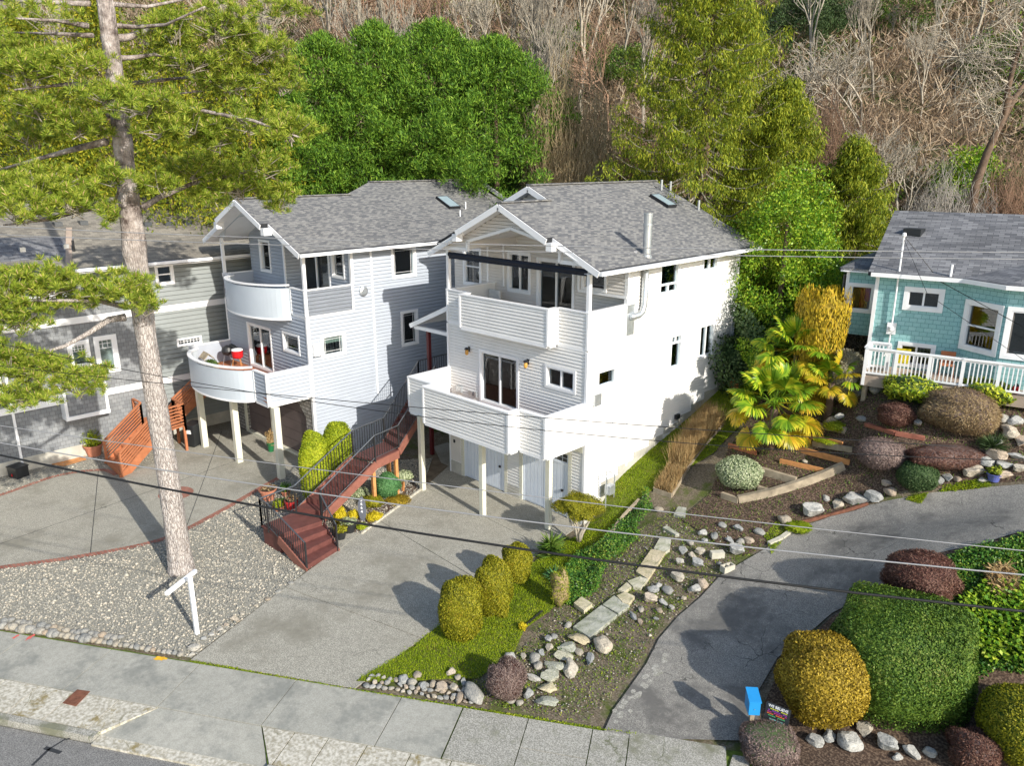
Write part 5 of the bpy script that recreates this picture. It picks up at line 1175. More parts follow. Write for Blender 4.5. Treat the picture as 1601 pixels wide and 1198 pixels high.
mb.build('trunk', 'cedar_plank', root); V, Fc, mi = blob(None, .42, .3, .2, 2600, .04, .06, lump=.15, depth=.3, seed=5, rz_=HD, corescale=.6); npmesh('crown', V+np.array([0,0,.62]), Fc, ['leaf_variegated','leaf_variegated'], root, mi=mi)
# spiky yucca
def spikes(name, label, base, n, ln, w, leaf, hgt=.3, cat='plant', spread=1.):
    a = rng.uniform(0, 6.28, n); el = np.arccos(rng.uniform(.02, .95, n)); D = np.stack([np.cos(a)*np.sin(el)*spread, np.sin(a)*np.sin(el)*spread, np.cos(el)], 1); D = unit(D)
    o = np.stack([np.zeros(n), np.zeros(n), rng.uniform(0, hgt, n)], 1); N = unit(np.cross(D, rnd(n))); V, Fc = quads(o, N, D, w, ln*rng.uniform(.7, 1.1, n))
    return npmesh(name, V, Fc, leaf, loc=base, label=label, cat=cat)
spikes('yucca', 'spiky yucca with sword leaves at the driveway edge behind the clipped shrubs', G(862,872), 260, .55, .05, 'leaf_hedge', .5)
spikes('grass_tuft', 'dark green strappy grass clump beside the rocks under the brown heather', G(1552,702), 420, .55, .022, 'leaf_darkgreen', .1)
spikes('yucca', 'small spiky plant below the yucca beside the ivy bank', G(868,905), 120, .4, .05, 'leaf_bluegreen', .1)
S('heather', 'upright rusty shrub between the yucca and the ivy bank', 'shrub', (858,888,892,952), 'leaf_cedar', 'leaf_brown', 3500, .02, .10, e=2.2, lump=.15, out=1.3, depth=.4)
# ivy bank, dry grass beds, ground covers
def leaves_on(name, poly, n, lw_, lh, leaf, label, cat, h0=.02, h1=.18, kind='stuff', tilt=.55):
    q = inside_pts(poly, n); n = len(q); N = unit(rng.normal(size=(n, 3))*tilt + np.array([.2, -.1, 1.])); T = rnd(n)
    Pn = np.stack([q[:, 0], q[:, 1], Hn(q[:, 0], q[:, 1]) + h0 + (h1-h0)*(.5+.5*np.sin(q[:, 0]*3.1+1)*np.cos(q[:, 1]*2.7))*rng.random(n)], 1); V, Fc = quads(Pn, N, T, lw_, lh*rng.uniform(.7, 1.2, n))
    return npmesh(name, V, Fc, leaf, kind=kind, label=label, cat=cat)
IVY = poly_px([(1012,770),(1020,800),(995,825),(1000,838),(975,868),(950,880),(935,925),(890,950),(868,925),(885,890),(905,868),(930,858),(965,825)])
leaves_on('ivy', IVY, 9000, .05, .07, 'leaf_ivy', 'ivy spilling down the bank between lawn and stone path', 'ivy', .03, .40)
GC = poly_px([(1601,842),(1540,858),(1480,872),(1490,905),(1485,960),(1520,1010),(1530,1065),(1560,1050),(1680,1080),(1680,840)])
leaves_on('ground_cover', GC, 22000, .05, .075, 'leaf_ivy', 'dark green leafy ground cover along the lower side of the asphalt drive', 'ground cover', .03, .25)
leaves_on('ground_cover', poly_px([(1500,950),(1530,925),(1601,925),(1640,1000),(1601,1050),(1540,1045),(1510,1010)]), 1500, .08, .12, 'leaf_laurel', 'large light green leaves in the middle of the ground cover', 'ground cover', .2, .45)
leaves_on('dead_fern', poly_px([(1540,905),(1575,895),(1590,930),(1555,950)]), 900, .04, .2, 'leaf_straw', 'pale dead fern fronds in the ground cover', 'fern', .2, .4)
drape('planting_soil', poly_px([(1455,868),(1640,835),(1700,1000),(1700,1198),(1190,1198),(1195,1100),(1225,1030),(1300,965),(1400,908)]), .008, 'mulch')
for k, bx in enumerate([[(1470,770),(1550,762),(1545,748),(1475,758)], [(1206,868),(1240,828),(1215,815),(1195,838)], [(1440,790),(1415,782),(1450,772)]]):
    leaves_on('moss_patch', poly_px(bx), 1500, .03, .05, 'leaf_grass', 'bright green moss patch at the drive edge', 'moss', .01, .08)
leaves_on('weeds', poly_px([(700,1063),(800,1030),(862,955),(905,905),(960,850),(1062,790),(1120,850),(1190,855),(1120,905),(1030,985),(1000,1040),(920,1130),(760,1105)]), 1800, .03, .06, 'leaf_grass', 'sparse weeds in the dirt between the rocks and the asphalt', 'weeds', .005, .05)
blades('weeds', poly_px([(700,1063),(800,1030),(862,955),(905,905),(960,850),(1062,790),(1120,850),(1190,855),(1120,905),(1030,985),(1000,1040),(920,1130),(760,1105)]), 5200, .09, .02, 'leaf_hedge', 'wispy grass among the path stones', 'weeds', .7)
blades('weeds', poly_px(MUL), 6500, .12, .022, 'leaf_hedge', 'small green shoots in the terraced garden soil', 'weeds', .7)
leaves_on('dead_leaves', poly_px(MUL), 5000, .03, .05, 'leaf_brown', 'scattered brown leaves and bark over the terraced garden soil', 'leaf litter', .005, .03)
leaves_on('dead_leaves', poly_px([(690,1070),(800,1030),(862,955),(905,905),(960,850),(1062,790),(1120,850),(1190,855),(1120,905),(1030,985),(1000,1040),(920,1130),(760,1105)]), 5000, .018, .03, 'brush_mix', 'small twigs and litter in the dirt beside the stone steps', 'leaf litter', .003, .015)
# ------------------------------------------------------------------ palms
def frond_mesh(mat, seed, rad=.55, nb=38):
    r = np.random.default_rng(seed); mb = []; a = np.linspace(-2.3, 2.3, nb) + r.normal(0, .02, nb)
    ln = rad*(.78 + .22*np.cos(a*.55))*r.uniform(.93, 1.05, nb); Vs = []; Fs = []; n = 0
    for ai, l in zip(a, ln):
        d = np.array([math.cos(ai), math.sin(ai), 0]); s_ = np.array([-math.sin(ai), math.cos(ai), 0]); droop = .03+.10*r.random()
        p = [d*0.02, d*l*.5 + np.array([0,0,.05+.03*abs(math.sin(ai))]), d*l*.82 + np.array([0,0,.03-droop*.35]), d*l + np.array([0,0,-droop])]
        w = [.006, .040*rad/.55, .030*rad/.55, .003]
        for k in range(4): Vs += [p[k]-s_*w[k]+np.array([0,0,.012*(k in (1,2))]), p[k]+s_*w[k]-np.array([0,0,.012*(k in (1,2))])]
        for k in range(3): Fs.append([n+2*k, n+2*k+1, n+2*k+3, n+2*k+2])
        n += 8
    return np.array(Vs), np.array(Fs)
fm = []
for k in range(5):
    for mt in ('leaf_palm', 'leaf_palmgold'):
        V, Fc = frond_mesh(mt, k); stem_A = [(-1.15,0,-.02),(-.5,0,.04)]; stem_B = [(-.5,0,.04),(.02,0,0)]
        sv, sf = segs(stem_A, stem_B, [.016,.012], [.012,.008]); Vj, Fj, mi = join([(V, Fc, 0), (sv, sf, 0)])
        o = npmesh('frond', Vj, Fj, mt); fm.append(o.data); bpy.data.objects.remove(o)
def palm(label, base, h, n, rad, size=1., gold=.3, trunk_lean=(0,0)):
    root = tree_root('fan_palm', base, label, 'palm', 'fan palms in the terraced garden')
    mb = MB(); mb.tube([(0,0,-.1),(trunk_lean[0]*.5,trunk_lean[1]*.5,h*.5),(trunk_lean[0],trunk_lean[1],h)], [.14,.12,.13], 10); mb.build('trunk', 'bark_brown', root, smooth=True)
    for k in range(n):
        f = (k+.5)/n; el = math.pi*.5 - f**.8*2.25; az = k*2.399 + random.uniform(-.2, .2)
        d = Vector((math.cos(az)*math.cos(el), math.sin(az)*math.cos(el), math.sin(el))); L_ = rad*random.uniform(.85, 1.1)
        gi = 1 if (f > .62 and random.random() < .5 + gold) or random.random() < gold*.5 else 0
        o = bpy.data.objects.new('frond', fm[2*(k % 5)+gi]); COL.objects.link(o); o.parent = root
        x = (d + Vector((0, 0, -.22*(1 if el < .8 else .2)))).normalized(); upv = Vector((0, 0, 1)) if abs(x.z) < .9 else Vector((math.cos(az), math.sin(az), 0))
        y = upv.cross(x).normalized(); z = x.cross(y); mt = Matrix((x, y, z)).transposed().to_4x4()
        o.matrix_local = Matrix.Translation(Vector((trunk_lean[0], trunk_lean[1], h)) + d*L_*.86) @ mt @ Matrix.Rotation(random.uniform(-.3, .3), 4, 'X') @ Matrix.Scale(size*random.uniform(.9, 1.1), 4)
pb = at_d(1205, 700, 25.0); pb[2] = H(pb[0], pb[1]); pc = at_d(1205, 640, 25.0)
palm('largest fan palm with yellowing fronds above the orange terrace boards', pb, pc[2]-pb[2], 30, 1.42, 1.15, .28)
pb = at_d(1240, 620, 27.0); pb[2] = H(pb[0], pb[1]); pc = at_d(1247, 556, 27.0)
palm('upper green fan palm below the golden upright shrub', pb, pc[2]-pb[2], 26, 1.25, 1.1, .05)
pb = at_d(1296, 640, 25.6); pb[2] = H(pb[0], pb[1]); pc = at_d(1290, 598, 25.6)
palm('smallest fan palm with golden fronds beside the grey-green shrub', pb, max(.3, pc[2]-pb[2]), 15, .8, .85, .6)
# ------------------------------------------------------------------ the big pine in the front yard
PX, PY = -21.95, 7.95
pine = tree_root('pine_tree', (PX, PY, 0), 'tall pine with a bare flaking trunk and long needle boughs in the gravel yard')
mb = MB()
zs = [-.1, .15, .5, 1.5, 3, 5, 7, 8.6, 9.6, 11, 13, 15, 17.5, 20, 23]
rs = [.46, .38, .34, .31, .30, .285, .27, .29, .33, .25, .22, .20, .17, .14, .10]
pts = [(math.sin(z*.55)*.05, math.cos(z*.4)*.05 - .05, z) for z in zs]; 
PT = lambda px, py, d=0.: at_d(px, py, 21.0 + d) - np.array([PX, PY, 0])
tz = [(262,700),(225,500),(200,380),(185,260),(165,130),(145,0)]
mb.tube([np.array(p)*(1,1,1) for p in pts], rs, 20)
tr = mb.build('trunk', 'bark_pine', pine, smooth=True)
dm = tr.modifiers.new('sub', 'SUBSURF'); dm.levels = 2; dm.render_levels = 2
tx = bpy.data.textures.new('bark', 'VORONOI'); tx.noise_scale = .16; dd = tr.modifiers.new('d', 'DISPLACE'); dd.texture = tx; dd.strength = .07; dd.mid_level = .5
tuftsP = []; limbs = []; twA = []; twB = []; twr = []
def trunk_at(py): 
    z = float(at_d(200, py, 21.0)[2]); return np.array([0, 0, z])
def limb(pts, r0, name='limb'):
    P_l = [PT(*p) for p in pts]; k = len(P_l); mb = MB(); mb.tube(P_l, [r0*(1-.75*i/(k-1)) for i in range(k)], 8); mb.build(name, 'bark_pine', pine, smooth=True); return P_l
def clump(px, py, rx, ry, d, n, dr=None, frm=None):
    c = PT(px, py, d); s = (21.0+d)/FPX; a = rx*s; b_ = ry*s; dr = a*.7 if dr is None else dr
    r = rng.normal(size=(n, 3)); r = unit(r)*rng.random((n, 1))**.45; r[:, 2] = np.abs(r[:, 2])*1.25 - .3
    q = c + R_*(r[:, 0:1]*a) + F_*(r[:, 1:2]*dr) + U_*(r[:, 2:3]*b_*1.1)
    tuftsP.append(q); k = max(3, n//4)
    org = c - U_*b_*.4 if frm is None else frm
    twA.append(np.repeat((c - U_*b_*.5)[None], k, 0) + rng.normal(size=(k, 3))*.08); twB.append(q[:k]); twr.append(np.full(k, .016))
# boughs: sighted along the branches, with depth offsets so that the crown is round
limb([(196,496,0),(170,500,-.3),(140,520,-.8),(102,541,-1.3),(40,560,-1.6)], .11)
limb([(200,480,0),(150,470,-.6),(90,470,-1.2),(10,470,-1.8)], .08)
limb([(166,221,0),(120,232,.3),(60,248,.6),(-10,268,1.)], .10)
limb([(180,318,0),(120,330,-.4),(75,343,-.9),(5,352,-1.4)], .09)
limb([(222,325,0),(250,308,.3),(300,287,.7),(400,265,1.3),(450,290,1.6)], .09)
limb([(150,315,0),(90,330,1.),(30,330,2.)], .07)
limb([(160,62,0),(200,58,.5),(240,45,1.1),(300,28,1.6)], .12)
limb([(160,38,0),(215,42,.5),(260,38,-.5),(320,10,-1.2)], .07)
limb([(168,90,0),(205,90,.5),(240,85,1.),(300,95,2.)], .08)
limb([(138,40,0),(90,32,-.5),(25,28,-1.3)], .07)
limb([(145,55,0),(80,52,.6),(10,50,1.2)], .06)
limb([(150,130,0),(100,132,-.4),(22,140,-1.2)], .07)
limb([(175,160,0),(240,150,-.8),(300,170,-1.3),(395,188,-1.8),(470,215,-2.2)], .08)
limb([(168,180,0),(200,184,.8),(265,148,1.7),(330,140,2.6)], .06)
limb([(140,5,0),(60,3,.4),(0,0,.8)], .07); limb([(160,5,0),(230,10,.4),(330,-10,1.)], .07)
limb([(160,140,0),(200,130,1.5),(300,120,2.8),(430,115,3.4)], .07)
limb([(170,345,0),(185,300,-.9),(200,280,-1.6)], .05)
C = [  # px, py, rx, ry, depth, n
 (60,445,75,32,-1.2,190),(180,450,70,26,-.9,140),(225,480,30,20,-1.0,36),(30,500,60,35,-1.6,110),(15,455,40,45,-1.9,80),(125,470,60,24,-.6,80),
 (50,575,62,34,-1.6,150),(120,600,50,34,-1.4,90),(40,620,60,28,-1.8,110),(10,560,40,40,-2.,60),(150,585,24,20,-1.3,26),(10,300,60,45,1.,90),
 (60,295,80,35,-.9,150),(110,320,60,26,-1.2,90),(30,330,60,28,-1.5,90),(170,335,22,24,-1.0,22),
 (45,210,60,28,.7,90),(120,200,50,26,-.5,70),(60,170,60,22,-.6,70),
 (170,150,55,20,-1.2,80),(230,165,60,26,-1.6,90),(300,195,50,26,-1.5,80),
 (45,110,60,28,-1.0,100),(115,100,45,22,-.9,60),(20,80,45,32,.8,70),(60,25,60,18,-.6,40),
 (270,45,50,28,.8,80),(340,40,60,32,1.1,120),(300,95,70,26,1.4,110),(400,75,65,32,1.8,130),(440,125,45,32,2.4,100),(360,130,60,24,2.0,100),
 (390,190,55,26,-1.2,60),(455,205,46,26,-2.0,90),(330,220,50,22,-1.0,60),
 (300,265,60,28,.6,100),(370,290,60,30,1.1,120),(435,315,34,24,1.5,70),(410,260,50,22,1.0,70),(330,310,40,22,.8,50),(250,285,40,22,-.6,50),(180,280,40,16,-1.3,40),
 (430,15,60,18,2.0,50),(230,110,40,18,1.,30),(245,205,40,18,-1.4,34)]
for c_ in C: clump(*c_[:5], int(c_[5]*.85))
TP = np.concatenate(tuftsP)
def tufts(Pn, nn, r, w):
    n = len(Pn); ax = unit(np.stack([rng.normal(0, .5, n), rng.normal(0, .5, n), np.ones(n)*.9], 1) + np.array([.15, -.05, 0]))
    A = np.repeat(ax, nn, 0); D = unit(rnd(n*nn)*1.0 + A*.85); O = np.repeat(Pn, nn, 0) + rnd(n*nn)*.03
    N = unit(np.cross(D, rnd(n*nn))); L_ = r*rng.uniform(.75, 1.15, n*nn); V, Fc = quads(O, N, D, w, L_); return V, Fc, ax
TP += rng.normal(size=TP.shape)*np.array([.12,.12,.10]); V1, F1, ax = tufts(TP, 52, .19, .017)
V2, F2 = segs(TP + ax*.02, TP + ax*.14, .016, .007, 3)
V, Fc, mi = join([(V1, F1, 0), (V2, F2, 1)])
simple('pine_bud', (.55, .38, .20), .7, .2)
npmesh('needles', V, Fc, ['leaf_pine', 'pine_bud'], pine, mi=mi)
V, Fc = segs(np.concatenate(twA), np.concatenate(twB), np.concatenate(twr), np.concatenate(twr)*.5, 4); npmesh('twigs', V, Fc, 'bark_grey', pine, kind='stuff')
# ------------------------------------------------------------------ background trees
def sprays(cent, rad, nper, w, h, updir, spread=1., outb=.7, seed=1, sunfill=0.):
    """leaf sprays around clump centres"""
    r = np.random.default_rng(seed); n = len(cent); C_ = np.repeat(cent, nper, 0); Rr = np.repeat(np.broadcast_to(rad, (n,)), nper)[:, None]
    d = unit(r.normal(size=(n*nper, 3))); q = C_ + d*Rr*(.45 + .55*r.random((n*nper, 1))**.5)*np.array([1, 1, .85])
    T = unit(np.array(updir)*1.0 + d*outb + r.normal(size=q.shape)*.35*spread); N = unit(d*.8 + r.normal(size=q.shape)*.7)
    return quads(q, N, T, w*r.uniform(.6, 1.2, len(q)), h*r.uniform(.6, 1.3, len(q)))
def conifer(label, x, ybase, ytop, d, rbase, n, nper, leaf, w, h, up, prof, name='conifer', cat='tree', group=None, droop=0., crad=.5, zbase=None, trunkr=.28, inner=.35, top_z=None, outb=.7, lum=.16):
    b = lw((x-800.5)/FPX*d*.98, d); z0 = H(b[0], b[1]); ht = float(at_d(x, ytop, d)[2]) - z0
    root = tree_root(name, (b[0], b[1], z0), label, cat, group)
    r = np.random.default_rng(hash_(label) % 99999); t = r.random(n)**.85; a = r.uniform(0, 2*math.pi, n)
    R1 = np.array([prof(q) for q in t])*rbase; lum = 1 + lum*np.sin(a*3 + t*9) + lum*.6*np.sin(a*7 - t*21) + .10*r.normal(size=n)
    rr = R1*lum*np.where(r.random(n) < inner, np.sqrt(r.random(n))*.8, .85 + .2*r.random(n))
    cent = np.stack([np.cos(a)*rr, np.sin(a)*rr, ht*(.04 + .96*t) - droop*rr], 1)
    V, Fc = sprays(cent, crad*(.6 + .8*r.random(n)), nper, w, h, up, seed=hash_(label) % 777, outb=outb)
    mb = MB(); mb.tube([(0,0,-.4),(.1,0,ht*.4),(0,0,ht*.96)], [trunkr,trunkr*.6,.03], 8); mb.build('trunk', 'bark_brown', root)
    npmesh('crown', V, Fc, leaf, root); return root, ht
pcyp = lambda t: min(1., .80 + .5*t) * (1 - t**2.6)**.62
cy = 'tall green cypresses behind the two houses'
for lab, x, yt, d, rb, n in (('left end cypress, half hidden by the pine boughs', 520, 58, 44, 3.6, 1150), ('cypress second from the left in the tall green row', 600, 42, 45, 3.9, 1300),
                 ('broadest cypress in the middle of the tall green row', 688, 38, 45, 4.6, 1700), ('right end cypress beside the tan bare bush', 775, 66, 43, 4.2, 1400), ('low cypress at the left behind the blue-grey roof', 455, 140, 43, 3.2, 800)):
    conifer(lab, x, 300, yt, d, rb, n, 56, 'leaf_cypress', .055, .22, (.25,-.25,.9), pcyp, 'cypress', group=cy, crad=.40, lum=.22, inner=.2)
pced = lambda t: (1 - t)**.75*(.55 + .45*min(1, t*6))
gc = 'golden-green cedars behind the grey house'
for k, (lab, x, yt, d, rb, n) in enumerate((('golden cedar at the far left edge behind the pine', -20, 10, 40, 4.0, 650), ('golden cedar just left of the pine trunk', 80, 20, 43, 4.0, 650), ('golden cedar directly behind the pine trunk', 190, -10, 42, 4.2, 700),
                 ('golden cedar between the pine trunk and the cypresses', 300, 15, 43, 4.2, 700), ('golden cedar next to the left end cypress', 400, 60, 41, 3.6, 600), ('low golden cedar over the grey roof ridge', 130, 190, 38, 3.2, 450), ('low golden cedar right of the pine trunk over the roof ridge', 270, 180, 38, 3.2, 450))):
    conifer(lab, x, 330, yt, d, rb, n, 52, 'leaf_goldcedar', .07, .22, (0,0,-.5), lambda t: (1-t)**.5*(.7+.3*min(1, t*5)), 'cedar', group=gc, crad=.62, droop=.15)
def bigcedar(label, x, yt, d, rb, nl, leaf, group=None, z0b=.12):
    b = lw((x-800.5)/FPX*d*.98, d); z0 = H(b[0], b[1]); ht = float(at_d(x, yt, d)[2]) - z0; root = tree_root('cedar', (b[0], b[1], z0), label, 'tree', group)
    r = np.random.default_rng(hash_(label)); mb = MB(); mb.tube([(0,0,-.5),(.1,.05,ht*.4),(0,0,ht*.98)], [.45,.28,.04], 10); mb.build('trunk', 'bark_brown', root)
    A = []; B = []; ra = []; rb_ = []; cent = []
    for k in range(nl):
        t = z0b + (1-z0b)*(k+.5)/nl; a = k*2.399 + r.uniform(-.3, .3); L_ = rb*(1-t)**.62*r.uniform(.75, 1.12)*(1 if t > .25 else .75); p = np.array([0, 0, ht*t]); seg = 6; dr = np.array([math.cos(a), math.sin(a), 0])
        for s_ in range(seg):
            f = (s_+1)/seg; q = np.array([0, 0, ht*t]) + dr*L_*f + np.array([0, 0, -.28*L_*math.sin(f*2.2) + .20*L_*f*f]); A.append(p); B.append(q); ra.append(.07*(1-f*.8)); rb_.append(.07*(1-f*.9)+.004)
            if s_ >= 1:
                for j in range(3):
                    sd_ = np.array([-dr[1], dr[0], 0])*r.uniform(-.55, .55)*(.5+L_*.28); cent.append(q + sd_ + np.array([0, 0, -.12 - abs(r.normal())*.12]) + r.normal(size=3)*.1)
            p = q
    V, Fc = segs(A, B, ra, rb_, 4); npmesh('limbs', V, Fc, 'bark_grey', root)
    cent = np.array(cent); V, Fc = sprays(cent, .34*(.7+.6*r.random(len(cent))), 54, .048, .21, (0,0,-1.), spread=.8, outb=.35, seed=hash_(label) % 99); npmesh('crown', V, Fc, leaf, root)
bigcedar('tallest cedar with drooping golden sprays behind the white house', 1090, -130, 37, 6.6, 150, 'leaf_cedar')
bigcedar('shorter drooping cedar right behind the bright laurel', 1215, 120, 36.5, 4.2, 70, 'leaf_cedar')
bigcedar('drooping cedar touching the left end of the teal house roof', 1330, 215, 35.5, 3.4, 60, 'leaf_cedar')
bigcedar('dark cedar at the top edge right of the tallest cedar', 1245, -60, 62, 5.0, 60, 'leaf_darkgreen')
bigcedar('dark cedar high on the hill at the top edge on the right', 1392, -50, 72, 4.0, 44, 'leaf_darkgreen')
# laurel tree
b = lw((1232-800.5)/FPX*31*.98, 31); z0 = H(b[0], b[1]); zt_ = float(at_d(1225, 285, 31)[2]); ht = zt_ - z0
root = tree_root('laurel_tree', (b[0], b[1], z0), 'dense bright green laurel tree at the back corner of the white house')
r = np.random.default_rng(3); n = 640; dd_ = unit(r.normal(size=(n, 3))); rr = (.74 + .26*r.random(n))*(1 + .16*np.sin(dd_[:, 0]*5+1) + .14*np.sin(dd_[:, 1]*6+dd_[:, 2]*7)); cent = dd_*rr[:, None]*np.array([2.3, 2.3, ht*.5]) + np.array([0, 0, ht*.50])
V, Fc = sprays(cent, .40*(.6+.9*r.random(n)), 60, .065, .13, (0,0,.35), outb=.9); npmesh('crown', V, Fc, 'leaf_laurel', root); mb = MB(); mb.tube([(0,0,-.2),(0,0,ht*.8)], [.2,.05], 8); mb.build('trunk', 'bark_brown', root)
for lab, x, y, d, rx, h in (('dark laurel mass beneath the bright laurel tree', 1200, 500, 30, 1.5, 3.0), ('low green laurel left of the golden upright shrub', 1222, 470, 29, 1.1, 2.2), ('dark evergreen bush at the back of the teal house', 1300, 420, 33, 1.6, 3.4), ('round green bush behind the ridge of the white roof', 985, 300, 38, 1.8, 2.4), ('round green bush at the right end of the white roof ridge', 1050, 310, 37, 1.5, 2.0)):
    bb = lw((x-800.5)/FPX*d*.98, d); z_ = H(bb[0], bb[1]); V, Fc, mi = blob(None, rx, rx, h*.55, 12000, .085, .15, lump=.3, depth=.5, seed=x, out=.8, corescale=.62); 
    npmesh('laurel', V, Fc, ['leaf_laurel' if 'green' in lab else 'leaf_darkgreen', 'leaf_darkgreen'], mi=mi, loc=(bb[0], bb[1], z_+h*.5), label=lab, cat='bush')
# bare trees
def bare(seed, ht, spread, levels=6, k0=3, trunk=.35, upb=.35, tw=.012, twist=.5, lenf=.72):
    r = np.random.default_rng(seed); A = []; B = []; ra = []; rb_ = []
    def grow(p, d, L_, rad, lev):
        seg = 2 if lev > 1 else 1
        for s_ in range(seg):
            d = unit(d + r.normal(size=3)*.12*twist*2); q = p + d*L_/seg; A.append(p); B.append(q); ra.append(rad*(1-.2*s_)); rb_.append(max(rad*(.8 if seg == 1 else .85), tw*.6)); p = q
        if lev == 0: return
        n = k0 if lev > 2 else 3
        for i in range(n):
            dd_ = unit(d*.9 + r.normal(size=3)*spread + np.array([0, 0, upb])); grow(p - d*L_*r.uniform(0, .35), dd_, L_*lenf*r.uniform(.75, 1.15), max(rad*.62, tw), lev-1)
    grow(np.zeros(3), np.array([0, 0, 1.]), ht*trunk, ht*.016, levels); return np.array(A), np.array(B), np.array(ra), np.array(rb_)
bv = []
for k, (sd_, sprd, lev, k0, tk, upb, mat) in enumerate(((1,.55,6,3,.3,.25,'bark_pale'),(2,.42,6,3,.34,.5,'bark_pale'),(3,.36,6,3,.38,.7,'bark_grey'),(4,.5,6,3,.30,.35,'bark_grey'),(5,.6,5,4,.36,.4,'twig_brown'))):
    A, B, ra, rb_ = bare(sd_, 10., sprd, lev, k0, tk, upb, .014); tall = B[:, 2].max(); f = 10./tall; V, Fc = segs(A*f, B*f, ra, rb_, 3); o = npmesh('bare_tree', V, Fc, mat); bv.append(o.data); bpy.data.objects.remove(o)
def place_bare(label, x, ytop, d, v, ybase=None, group='bare trees on the hillside', lean=0., wide=1.):
    b = lw((x-800.5)/FPX*d*.98, d); z0 = H(b[0], b[1]) - .2; ht = max(3., float(at_d(x, ytop, d)[2]) - z0)
    o = bpy.data.objects.new('bare_tree', bv[v]); o.location = (b[0], b[1], z0); o.scale = (ht/10*wide, ht/10*wide, ht/10); o.rotation_euler = (0, lean, random.uniform(0, 6.28)); link(o, None, label, 'tree', group)
place_bare('big pale spreading bare tree right of the tallest cedar', 1335, 45, 44, 0, wide=1.35, group=None)
place_bare('low pale bare tree with crossing branches over the teal roof', 1400, 190, 39, 3, wide=1.2, group=None)
place_bare('bare tree behind the laurel, over the dark cedar', 1290, 60, 50, 2, group=None)
tt = 'slender bare trees along the top of the hillside'
xs_ = sorted([395,420,445,475,560,610,650,690,720,745,775,800,825,850,868,880,897,915,940,960,985,1010,1035,1060,1150,1180,1440,1470,1500,1530,1560,1590,90,140,250,330,20,1420,1250,500,535,585,630,670,705,735,760,790,812,838,858,874,905,928,950,972,998,1022,1048,1205,1275,1300,1320,1345,1365,1385,1410,1430,1455,1485,1515,1545,1575])
_O = 'first second third fourth fifth sixth seventh eighth ninth tenth eleventh twelfth thirteenth fourteenth fifteenth sixteenth seventeenth eighteenth nineteenth'.split()
def ordn_(i):
    n = i + 1
    if n < 20: return _O[i]
    t = 'twenty thirty forty fifty sixty seventy eighty ninety'.split()[n//10-2]
    return t[:-1] + 'ieth' if n % 10 == 0 else t + '-' + _O[n % 10 - 1]
for i, x in enumerate(xs_):
    d = 50 + (i*7 % 30); place_bare(ordn_(i) + ' slender bare tree from the left along the upper hillside', x + random.uniform(-8, 8), -60 - random.uniform(0, 80) if i % 3 else 20, d, (1, 2, 1, 2, 4)[i % 5], group=tt, wide=.8)
# tan willowy bush behind the two roofs
def twiggy(label, x, ytop, d, rx, mat, n, w=.022, name='bare_bush', upb=1.):
    b = lw((x-800.5)/FPX*d*.98, d); z0 = H(b[0], b[1]); ht = float(at_d(x, ytop, d)[2]) - z0; r = np.random.default_rng(hash_(label)); A = []; B = []; ra = []
    for k in range(n):
        a = r.uniform(0, 6.28); s_ = math.sqrt(r.random()); p = np.array([math.cos(a)*s_*rx*.25, math.sin(a)*s_*rx*.25, 0]); e = np.array([math.cos(a)*s_*rx, math.sin(a)*s_*rx, ht*r.uniform(.35, 1.05)*math.sqrt(1.02-s_*s_*.6)*(1+.18*math.sin(a*3))])
        st = r.uniform(0, .75); N_ = 5; prev = p + (e-p)*st + r.normal(size=3)*.1
        for j in range(1, N_+1):
            f = st + (1-st)*j/N_; q = p + (e-p)*f + np.array([math.cos(a), math.sin(a), 0])*math.sin(f*3.14)*.25*rx*s_ + r.normal(size=3)*.17; A.append(prev); B.append(q); ra.append(w*(1.3-f)); prev = q
    ra = np.array(ra); V, Fc = segs(A, B, ra, ra*.8, 3); return npmesh(name, V, Fc, mat, loc=(b[0], b[1], z0), label=label, cat='bush')
twiggy('tan leafless willowy bush between the cypresses and the cedar', 890, 95, 43, 2.6, 'twig_tan', 1700, w=.03)
twiggy('brown leafless thicket behind the white roof ridge', 1005, 170, 45, 2.2, 'twig_brown', 1000)
twiggy('grey leafless thicket left of the willowy bush', 862, 215, 41, 1.2, 'twig_tan', 800)
twiggy('pale leafless bush at the top left behind the pine', 60, -10, 52, 2.4, 'twig_grey', 1400)
twiggy('grey leafless thicket behind the teal house ridge', 1480, 262, 38, 2.0, 'twig_grey', 900)
twiggy('brown leafless thicket at the right edge behind the teal house', 1580, 250, 38, 2.2, 'twig_brown', 1100)
twiggy('brown tangle above the drooping cedar at the teal roof', 1290, 150, 42, 2.2, 'twig_brown', 1500)
